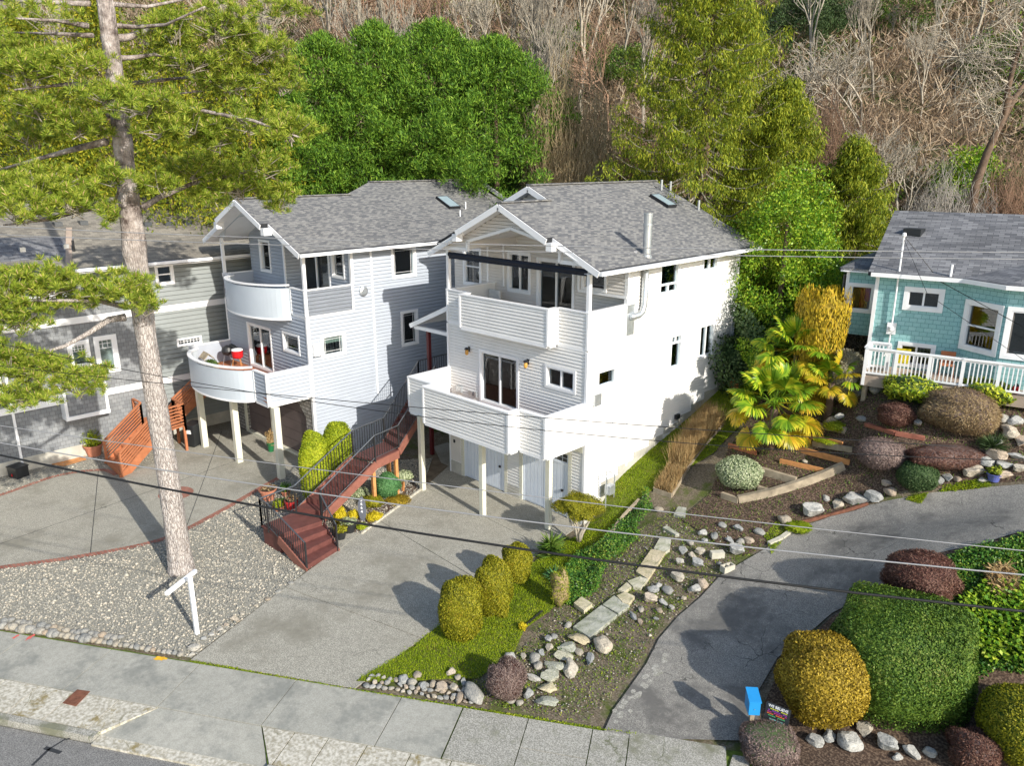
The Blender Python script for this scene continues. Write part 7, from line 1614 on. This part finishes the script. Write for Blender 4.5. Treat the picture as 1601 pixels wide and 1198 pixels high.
for u, d, mt, lab in ((1.05,-.85,'leaf_yellow','yellow plastic chair behind the white railing of the teal house'),(2.35,-1.25,'cedar_orange','orange wooden chair against the teal wall on the deck')):
    rt = empty('deck_chair', dkp(u, d, ZF), lab, 'chair', rz=.3); m = MB(); m.box(-.22,.22,-.22,.22,.40,.44); m.build('seat', mt, rt); m = MB(); m.box(-.22,.22,.19,.22,.44,.82); m.build('backrest', mt, rt)
    for sx in (-1,1):
        for sy in (-1,1): m = MB(); m.box(sx*.2-.015,sx*.2+.015,sy*.2-.015,sy*.2+.015,0,.4); m.build('leg', mt, rt)
rt = empty('lantern', dkp(4.35,-.3,ZF), 'small red lantern on the deck behind the railing post', 'lantern'); m = MB(); m.box(-.08,.08,-.08,.08,0,.22); m.build('body', 'red_enamel', rt); m = MB(); m.lathe((0,0,.22), [(.09,0),(.03,.08)], 8); m.build('cap', 'black_metal', rt)
lwp = WL.pt(l0+.75, -.35, 0); m = MB(); 
for nm, mt, u, z0, z1 in (('red_coat','coat_red',.50,.95,1.85),('pink_coat','coat_pink',.66,1.2,1.8)):
    m = MB(); WL.box(m, l0+u-.09+.05, l0+u+.09+.05, -.42, -.30, zlb+z0, zlb+z1); 
    m.build(nm, mt, None, label=('red' if 'red' in nm else 'pink')+' garment hanging inside the left window of the teal house', cat='garment', bevel=.03)
q = WL.pt(l0+.95, .2, ZF-1.0); rt = empty('gas_meter', (q[0], q[1], H(q[0],q[1])), 'grey gas meter under the left corner of the teal house', 'gas meter'); gh = ZF-.1-H(q[0],q[1]); m = MB(); m.box(-.15,.15,-.1,.1,gh*.45,gh*.45+.4); m.build('body', 'grey_metal', rt, bevel=.03); m = MB(); m.tube([(-.1,0,-.1),(-.1,0,gh*.45+.5)], .025, 6); m.tube([(.1,0,gh*.45+.4),(.1,0,gh*.45+.7)], .025, 6); m.build('pipe', 'grey_metal', rt)
q = A3(-14.75, 19.9, 0); q[2] = H(q[0], q[1]); rt = empty('gas_meter', tuple(q), 'grey gas meter with pipes at the front side corner of the white house', 'gas meter'); m = MB(); m.box(-.12,.12,-.16,.16,.45,.8); m.build('body', 'galvanised', rt, bevel=.03)
for dy in (-.22,.24): m = MB(); m.tube([(0,dy,-.1),(0,dy,1.1),(-.3,dy,1.15)], .022, 6); m.build('pipe', 'galvanised', rt)
m = MB(); q = A3(-15.0, 28.6, 0); q[2] = H(q[0]+.3, q[1]-.4)
for k in range(3): m = MB(); m.beam(q + (.35+.12*k,-.9,0), q + (.15+.1*k,-.5,1.15+.1*k), .14, .04); m.build('leaning_plank', 'cedar_plank', None, label=('left','middle','right')[k] + ' weathered plank leaning on the back corner of the white house', cat='plank', group='planks leaning at the back corner')
m = MB(); hc = G(1271, 646)
for k in range(3): m.tube([hc + A3(.26*math.cos(t),.26*math.sin(t),.04+.03*k) for t in np.linspace(0,6.28,20)], .015, 5, cap=False)
m.build('garden_hose', 'green_glaze', None, label='coiled green garden hose beside the fan palm', cat='hose')
# ------------------------------------------------------------------ timbers and boards of the terraces
def board(px, mat, label, w=.08, h=.22, up=.05, name='garden_board', group='boards and timbers of the terraced garden'):
    pts = [G(*p) for p in px]; m = MB()
    for i in range(len(pts)-1): m.beam(pts[i] + (0,0,up), pts[i+1] + (0,0,up), w, h)
    return m.build(name, mat, None, label=label, cat='board', group=group)
board([(1154,786),(1205,775),(1247,762),(1290,746),(1319,733)], 'old_timber', 'long pale weathered timber along the lower edge of the terraces', .16, .30, .08)
board([(1128,778),(1154,787)], 'old_timber', 'short grey timber at the left corner of the lowest terrace', .12, .26, .06)
board([(1185,767),(1205,773)], 'old_timber', 'short dark timber step right of the round variegated shrub', .12, .22)
board([(1190,741),(1244,757)], 'old_timber', 'grey timber behind the round variegated shrub', .14, .30, .08)
board([(1219,724),(1290,740)], 'cedar_plank', 'lowest of the bright orange boards', .06, .2)
board([(1241,703),(1328,726)], 'cedar_plank', 'longest bright orange board, in the middle of the terraces', .06, .2)
board([(1139,700),(1182,712)], 'cedar_orange', 'dark orange board behind the variegated shrub under the palm', .06, .24)
board([(1268,686),(1317,698)], 'cedar_plank', 'uppermost bright orange board, right of the palm', .06, .2)
board([(1263,665),(1322,676)], 'old_timber', 'upper grey timber to the right of the palm', .12, .22)
board([(1271,696),(1333,706)], 'old_timber', 'grey timber just below the uppermost orange board', .10, .18)
board([(1354,666),(1400,680),(1445,688)], 'brick_red', 'reddish curved edging of the bed below the brown heather', .16, .12)
board([(1249,819),(1300,806),(1357,789)], 'rust_iron', 'rusty brown edging board along the asphalt drive', .06, .10, .02)
board([(1361,597),(1398,601)], 'cedar_plank', 'orange board tucked under the teal house deck', .05, .3)
board([(1202,852),(1222,843),(1241,829)], 'cmu', 'pale concrete edging at the bend of the asphalt drive', .14, .12, .02)
board([(1000,786),(975,812),(955,838)], 'old_timber', 'grey timber edging between the lawn and the ivy bank', .08, .25, .05)
board([(816,985),(848,958)], 'black_metal', 'thin black lawn edging below the golden shrubs', .02, .08, .03)
# planter boxes with dry ornamental grass
def planter(label, px, h, straw, label2):
    pts = [G(*p) for p in px]; zt = max(p[2] for p in pts)+.12; rt = empty('timber_planter', tuple(pts[0]*[1,1,0]+[0,0,H(pts[0][0],pts[0][1])]), label, 'planter'); base = np.array(rt.location)
    for i in range(4):
        a, b = pts[i], pts[(i+1) % 4]; m = MB(); za, zb = a[2]+.12, b[2]+.12
        m.hexa([*(lambda a_, b_, n_: [a_-n_-(0,0,h+.2), b_-n_-(0,0,h+.2), b_+n_-(0,0,h+.2), a_+n_-(0,0,h+.2), a_-n_, b_-n_, b_+n_, a_+n_])(A3(a[0],a[1],za)-base, A3(b[0],b[1],zb)-base, A3(*(unit(np.array([-(b-a)[1],(b-a)[0]]))*.03),0))]); m.build('side_board', 'old_timber', rt)
    poly = [tuple(p[:2]) for p in pts]; q = inside_pts(poly, straw); n = len(q); T_ = unit(np.stack([rng.normal(0,.22,n), rng.normal(0,.22,n), np.ones(n)], 1)); V, Fc = quads(np.column_stack([q, Hn(q[:,0], q[:,1])+.05]), unit(np.cross(T_, rnd(n))), T_, .016, rng.uniform(.3,1.,n)*label2)
    npmesh('dry_grass', V, Fc, 'leaf_straw', None, kind=None, label='tall dry straw-coloured grass growing in the ' + ('upper' if label2 > .6 else 'lower') + ' timber planter', cat='grass clump')
planter('upper long timber planter beside the lawn', [(1044,731),(1073,738),(1130,667),(1103,655)], .35, 5200, 1.0)
planter('lower small timber planter at the end of the upper one', [(1022,768),(1050,777),(1072,741),(1044,734)], .35, 2600, .4)
spikes('dry_grass', 'brown brushy plant at the top end of the timber planters', G(1108,668), 300, .8, .015, 'leaf_straw', .1, 'grass clump')
# ------------------------------------------------------------------ rocks
import bmesh
def rock_mesh(seed, sub=3, fac=.5):
    bm = bmesh.new(); bmesh.ops.create_icosphere(bm, subdivisions=sub, radius=1.); r = np.random.default_rng(seed)
    pl_ = [(unit(r.normal(size=3)), r.uniform(.45, .82)) for _ in range(13)]; ph = r.uniform(0, 6, 6); fr = r.uniform(1.2, 3.2, (6, 3))
    for v in bm.verts:
        p = np.array(v.co); 
        for n_, d_ in pl_:
            s_ = p @ n_
            if s_ > d_: p = p - n_*(s_-d_)*fac
        p *= 1 + .05*sum(math.sin(p @ fr[i]*2 + ph[i]) for i in range(6))/2; v.co = p
    me = bpy.data.meshes.new('rock'); bm.to_mesh(me); bm.free(); me.polygons.foreach_set('use_smooth', [fac < .8]*len(me.polygons)); return me
RK = {}
for mt, fc, sd0 in (('rock_pale', 1.0, 0), ('rock_cobble', .45, 20), ('slab_stone', .95, 40)):
    RK[mt] = []
    for k in range(6): me = rock_mesh(sd0+k, 3, fc); me.materials.append(M(mt)); RK[mt].append(me)
def rock(px, py, rx, ry, label, mat='rock_pale', hz=.7, group=None, rot=None, name='rock', sink=.3, k=[0]):
    k[0] += 1; q = G(px, py+ry*.5); s_ = dist(q)/FPX; a = rx*s_; 
    o = bpy.data.objects.new(name, RK[mat][k[0] % 6]); b_ = ry*s_*1.35; hh = min(a, b_)*hz
    o.location = (q[0]+F_[0]*b_*.3, q[1]+F_[1]*b_*.3, q[2] + hh*(1-sink)*.8); o.scale = (a*1.25, b_*1.22, hh*1.2); o.rotation_euler = (random.uniform(-.15,.15), random.uniform(-.15,.15), HD + (rot if rot is not None else random.uniform(-.5, .5)))
    return link(o, None, label, 'rock', group)
gA = 'cobbles bordering the gravel yard along the sidewalk'
k = 0
for j in range(34):
    x = 4 + j*8.4; y = 985 + x*.155 - 3
    r_ = random.uniform(5.5, 9.5) if x < 150 else random.uniform(4, 6.5); rock(x, y - r_*.4, r_, r_*.75, ordn(j) + ' cobble from the left in the front row edging the gravel yard', 'rock_cobble', .8, gA)
for j in range(20):
    x = 8 + j*9.5; rock(x, 985 + x*.155 - 15 + random.uniform(-2,2), random.uniform(5,8), random.uniform(4,5.5), ordn(j) + ' cobble from the left in the back row edging the gravel yard', 'rock_cobble', .8, gA)
for j, (x, y, r_) in enumerate(((301,1013,11),(319,999,6),(331,992,5),(342,985,6),(353,978,5),(365,968,9),(378,960,5),(300,1024,6))): rock(x, y, r_, r_*.7, ordn(j) + ' pale stone up the left driveway edge from the sidewalk corner', 'rock_pale', .6, 'pale stones along the left driveway edge')
for j, (x, y, r_) in enumerate(((400,947,5),(418,937,5),(436,925,5),(372,972,4),(455,912,5))): rock(x, y, r_, r_*.6, ordn(j) + ' small tan stone at the driveway edge below the red stairs', 'rock_cobble', .6, 'tan stones at the driveway edge')
gB = 'small stones packed along the sidewalk right of the driveway'
n_ = 0
for row in range(3):
    for j in range(19):
        x = 573 + j*9.6 + row*4; y = 1072 + (x-573)*.165 - row*8.5
        if x > 738 or random.random() < .08: continue
        rock(x, y+random.uniform(-1.5,1.5), random.uniform(4,6.2), random.uniform(3,4.4), '%s small stone from the driveway in the %s row of the sidewalk border' % (ordn(j), ('front','middle','back')[row]), 'rock_cobble' if random.random() < .4 else 'rock_pale', .7, gB)
big = [(632,1062,9,8,'round pale rock in front of the lawn, leftmost of the larger border rocks','rock_pale'),(652,1056,7,6,'bluish rock right of the leftmost larger border rock','rock_cobble'),(645,1068,8,6,'tan rock below the bluish border rock','rock_cobble'),(661,1072,8,8,'white egg-shaped rock in the sidewalk border','rock_pale'),(676,1070,6,6,'orange-tinged rock beside the white egg-shaped rock','rock_cobble'),(706,1052,9,7,'angular pale rock highest in the border left of the big boulder','rock_pale'),(716,1060,6,6,'small grey rock beside the angular pale one','rock_cobble'),(690,1077,11,8,'wide pale rock in the middle of the border cluster','rock_pale'),(709,1077,9,8,'dark-edged rock left of the big boulder','rock_pale'),(718,1090,6,12,'tall tan rock leaning against the big boulder','rock_cobble'),(724,1064,5,10,'thin upright rock between lawn and big boulder','rock_pale'),
 (741,1083,14,21,'biggest boulder, grey and oval, beside the brownish red mound','rock_cobble'),(799,1028,10,9,'rounded pale rock above the brownish red mound','rock_pale'),(818,1027,6,6,'small grey rock right of the rounded pale rock','rock_pale'),(837,1029,9,10,'bluish angular rock left of the stone steps','rock_cobble'),(846,1020,7,7,'pale rock on top of the bluish angular rock','rock_pale'),(832,1060,15,6,'long pale slab-like rock pointing at the steps','rock_pale'),(827,1085,10,11,'pointed grey rock beside the lowest steps','rock_pale'),(842,1042,8,8,'round grey rock at the left side of the steps','rock_cobble'),(858,1014,8,6,'white rock left of the upper steps','rock_pale'),(857,1001,8,7,'tan rock left of the topmost step','rock_pale'),(866,996,6,6,'grey-green rock touching the topmost step','rock_cobble'),(888,978,6,5,'small blue-grey rock below the white block','rock_cobble'),
 (894,1045,14,19,'large pointed boulder right of the steps','rock_pale'),(944,1006,15,17,'largest flat tan boulder beside the long mossy slab','rock_pale'),(922,1030,8,14,'long jagged rock between the two boulders','rock_pale'),
 (800,1095,9,6,'grey rock in front of the brownish red mound','rock_cobble'),(812,1100,7,6,'small rock at the sidewalk right of the brownish red mound','rock_cobble'),
 (1057,898,11,15,'tall cracked boulder between the path and the asphalt','rock_pale'),(1030,917,8,5,'white flat rock near the upper long slab','rock_pale'),(1022,922,10,6,'greenish blocky rock near the upper long slab','rock_pale'),(1044,923,8,8,'round speckled rock right of the blocky rock','rock_cobble'),(1015,938,14,9,'big pale rock below the blocky rock','rock_pale'),(1036,941,7,9,'pinkish wedge rock beside the big pale rock','rock_pale'),(1049,949,5,6,'small round rock under the wedge rock','rock_pale'),(991,961,5,13,'long thin bent rock by the mossy slabs','rock_pale'),(1003,953,5,7,'tan rock right of the thin bent rock','rock_cobble'),(1001,973,5,6,'egg-shaped white rock at the end of the thin bent rock','rock_pale'),(1031,955,5,5,'small bluish pebble rock below the wedge rock','rock_cobble'),(1025,968,5,4,'small cream rock lowest in the middle cluster','rock_pale'),(1068,936,5,4,'lone small white rock near the asphalt edge','rock_pale'),
 (1089,921,10,10,'angular rock at the asphalt edge, lower of a pair','rock_pale'),(1100,912,9,9,'angular rock at the asphalt edge, upper of a pair','rock_pale'),(1078,924,4,6,'sliver of rock left of the edge pair','rock_pale'),(1089,882,11,9,'wide rock above the tall cracked boulder','rock_pale'),(1082,868,7,9,'dark-shadowed rock left of the upper pair','rock_pale'),(1093,862,9,7,'tan-lit rock in the upper pair','rock_pale'),(1100,834,8,7,'pale rock above the grey block pair','rock_pale'),(1118,838,6,8,'tall small rock among the upper cluster','rock_cobble'),(1101,846,6,4,'low flat rock in the upper cluster','rock_pale'),(1150,862,14,11,'broad pale boulder right of the concrete block','rock_pale'),(1153,826,9,7,'pale rock at the foot of the red-brown slope','rock_pale'),(1158,848,7,5,'small green-grey rock above the broad boulder','rock_cobble'),(1188,833,8,6,'rounded rock where the drive edge bends','rock_cobble'),(1125,882,4,4,'small tan rock beside the tipped concrete block','rock_cobble'),(1030,797,7,4,'pinkish stone at the head of the path','rock_cobble'),
 (1268,802,17,11,'knobbly grey boulder by the rusty edging board','rock_pale'),(1336,782,17,12,'big knobbly boulder at the drive edge, left of a pair','rock_pale'),(1364,776,12,10,'knobbly boulder at the drive edge, right of a pair','rock_pale'),(1293,779,5,6,'small pale rock on the mulch above the rusty board','rock_pale'),(1394,770,8,8,'grey rock left of the round dark green shrub','rock_cobble'),(1482,745,8,9,'angular rock under the long reddish heather','rock_pale'),(1519,741,17,10,'large pale boulder left of the blue bowl','rock_pale'),(1497,748,5,8,'dark split rock left of the large pale boulder','rock_cobble'),(1555,708,12,14,'white boulder at the foot of the stone steps','rock_pale'),(1582,675,12,12,'white boulder right of the dark green grass clump','rock_pale'),(1570,655,9,6,'flat grey stone above the white boulders','rock_pale'),(1598,690,10,9,'white boulder at the right edge','rock_pale'),(1435,661,6,7,'pale stone between the maroon shrub and the brown heather','rock_pale'),(1369,611,9,6,'bluish rock in the shade left of the laurel bush','rock_cobble'),(1346,614,7,5,'grey rock left of the bluish shaded rock','rock_cobble'),(1348,656,6,4,'small flat rock on the dark soil','rock_cobble'),(1259,722,4,3,'white pebble between the orange boards','rock_pale'),(1574,728,18,6,'stone step slab above the blue bowl','rock_pale'),(1570,745,20,6,'lowest pale stone step right of the blue bowl','rock_pale'),(1590,714,14,5,'third pale stone step from the bottom','rock_pale'),
 (1272,1157,15,14,'cracked pale boulder under the golden egg-shaped shrub','rock_pale'),(1299,1152,13,14,'light boulder touching the golden egg-shaped shrub','rock_pale'),(1332,1160,21,17,'largest pale boulder at the bottom between the two big shrubs','rock_pale'),(1352,1143,17,11,'boulder behind the largest bottom boulder','rock_pale'),(1385,1165,20,18,'grey boulder under the huge green hedge','rock_pale'),(1424,1176,17,12,'flat grey boulder in the bottom rock wall','rock_pale'),(1452,1176,12,10,'last boulder before the reddish bottom shrub','rock_pale'),(1405,1186,10,7,'white-tipped stone at the front of the bottom wall','rock_pale')]
big += [(1228,815,9,7,'grey rock at the left end of the rusty edging board','rock_cobble'),(1310,790,9,7,'rock between the rusty board boulder and the big knobbly pair','rock_pale'),(1385,758,7,6,'small pale rock under the grey-brown heather','rock_pale'),(1452,758,8,6,'flat rock right of the round dark green shrub','rock_pale'),(1467,752,7,6,'tan rock between the dark green shrub and the long heather','rock_cobble'),
 (1590,660,11,8,'flat grey stone at the right edge above the white boulder','rock_pale'),(1545,722,12,8,'broken white rock left of the stone steps','rock_pale'),(1560,690,9,9,'white rock below the dark green grass clump','rock_pale'),(1594,735,12,6,'stone slab at the right edge of the steps','rock_pale'),(1537,752,8,5,'flat stone beside the blue bowl','rock_pale'),
 (1300,660,8,6,'bluish stone by the hose at the upper terrace','rock_cobble'),(1315,652,9,5,'pale stone right of the coiled hose','rock_pale'),(1225,765,6,4,'small stone on the lowest terrace','rock_cobble'),(1068,862,9,7,'rock left of the upper cluster by the topmost slab','rock_pale'),(1062,880,8,6,'low rock right of the longest upper slab','rock_pale'),(1140,845,8,6,'rock between the concrete block and the broad boulder','rock_pale'),(1170,846,9,7,'rock right of the broad pale boulder','rock_pale'),(1130,822,6,5,'small rock at the top of the dirt slope','rock_cobble'),(1080,850,6,5,'reddish small rock at the head of the rock scatter','rock_cobble'),(905,1020,7,6,'small rock touching the pointed boulder','rock_cobble')]
for x, y, rx, ry, lab, mt in big: f_ = 1.2 if x > 1200 and y < 830 else 1.; rock(x, y, rx*f_, ry*f_, lab, mt, .75)
for j, (x, y, w_, h_, a) in enumerate(((852,1097,21,10,0),(857,1077,21,11,.02),(862,1057,21,11,.05),(868,1040,18,10,-.2),(878,1026,19,10,-.35),(890,1012,21,10,-.4),(902,998,21,10,-.45))):
    rock(x, y, w_, h_, ordn(j) + ' step stone up from the sidewalk on the garden path', 'slab_stone', .45, 'stone steps of the garden path', rot=a, name='step_stone')
def slab(px, label, up=.07, group='flat slabs of the garden path'):
    pts = [G(*p) for p in px]; c_ = sum(pts)/len(pts); m = MB(); P0 = [p + (0,0,up) for p in pts]
    nn = unit(np.cross(pts[1]-pts[0], pts[-1]-pts[0])); m.slab([p for p in P0], .12); return m.build('path_slab', 'slab_stone', None, label=label, cat='paving slab', group=group, bevel=.015, origin=c_)
slab([(896,984),(922,1000),(965,965),(940,950)], 'longest lower mossy slab, just above the step stones'); slab([(942,949),(960,935),(984,951),(967,963)], 'mossy square slab above the long lower slab')
slab([(964,936),(977,930),(992,937),(983,949),(973,946)], 'star-shaped pale slab on the garden path', .09); slab([(966,926),(980,914),(987,921),(976,929)], 'small pale triangular slab'); slab([(981,912),(1000,905),(1013,909),(1002,923),(990,921)], 'cracked pair slab below the upper long slab')
slab([(994,897),(1018,862),(1041,866),(1013,909)], 'longest upper pale slab under the wires'); slab([(1022,861),(1032,843),(1049,845),(1047,862),(1040,867)], 'topmost irregular slab of the path'); slab([(1036,828),(1042,825),(1062,838),(1056,839)], 'thin tilted stone above the path'); slab([(1053,808),(1060,795),(1073,797),(1071,812)], 'square mossy stepping stone near the planters')
slab([(897,950),(909,940),(926,951),(913,962)], 'cracked white block beside the ivy bank', .14, None)
for px, lab, dz in (((1121,872),'upright concrete block near the asphalt edge',0),((1137,893),'hollow concrete block tipped open beside the asphalt',.0)):
    q = G(*px); rt = empty('concrete_block', tuple(q), lab, 'block', rz=HD+(.1 if 'upright' in lab else .5)); m = MB()
    if 'upright' in lab: m.box(-.2,.2,-.1,.1,0,.2); m.build('body', 'cmu', rt, bevel=.01)
    else:
        for b_ in ((-.2,.2,-.1,-.07),(-.2,.2,.07,.1),(-.2,-.165,-.07,.07),(.165,.2,-.07,.07),(-.015,.015,-.07,.07)): m.box(b_[0],b_[1],b_[2],b_[3],0,.19)
        m.build('body', 'cmu', rt)
pebbles('pebbles', poly_px([(740,1075),(830,1000),(905,905),(1030,820),(1180,835),(1120,905),(1020,1000),(930,1120),(780,1100)]), 900, .012, .035, 'pebble', 'scattered small pebbles over the dirt right of the steps')
# ------------------------------------------------------------------ overhead wires along the street
def wire(pix_pts, p, r_, mat, label, n=40, ext=(-14, 30)):
    pts = [at_p(x, y, (P_*p), P_) for x, y in pix_pts]; s_ = [q @ S_ for q in pts]; cf = np.polyfit(s_, [q[2] for q in pts], 2 if len(pts) > 2 else 1)
    ss = np.linspace(min(s_)+ext[0], max(s_)+ext[1], n); m = MB(); m.tube([A3(*sp(s, p), np.polyval(cf, s)) for s in ss], r_, 6); m.build('overhead_wire', mat, None, smooth=True, label=label, cat='wire', group='overhead wires along the street')
wire([(0,712),(400,791),(800,857),(1200,910),(1601,957)], 9.5, .017, 'wire_black', 'thickest black overhead cable, lowest of all the wires')
wire([(0,693),(400,757),(800,813),(1200,860),(1601,899)], 9.9, .0105, 'wire_grey', 'bright twisted overhead cable just above the thick black one')
wire([(0,666),(400,721),(650,754),(900,784),(1201,820),(1601,861)], 10.3, .007, 'wire_grey', 'thin grey overhead wire third from the bottom')
wire([(165,590),(250,600),(650,637),(1020,666),(1250,683)], 10.8, .006, 'wire_black', 'thin dark wire crossing the balconies, upper of a pair', ext=(-6, 2))
wire([(165,575),(400,607),(650,655),(1020,690),(1400,712)], 10.9, .006, 'wire_black', 'thin dark wire crossing the balconies, lower of a pair', ext=(-6, 2))
wire([(0,354),(400,371),(740,382),(1170,390),(1601,394.5)], 10.6, .0065, 'wire_grey', 'upper of the two highest pale wires')
wire([(0,367),(400,381),(740,392),(1155,400),(1601,405)], 11.2, .0065, 'wire_grey', 'lower of the two highest pale wires')
mt_ = WF.pt(um, .12, ZE+1.4); m = MB(); m.tube([mt_ + (0,0,0), at_d(1470,440,25.5), at_d(1601,512,22.5), at_d(1750,620,19)], .012, 5); m.build('service_wire', 'wire_black', None, label='black service wire from the mast of the teal house to the right', cat='wire')
m = MB(); m.tube([mt_ + (0,0,-.1), at_d(1450,460,25.), at_d(1601,563,22.), at_d(1750,680,18.5)], .008, 5); m.build('service_wire', 'wire_black', None, label='thinner lower service wire sagging across the bay window', cat='wire')
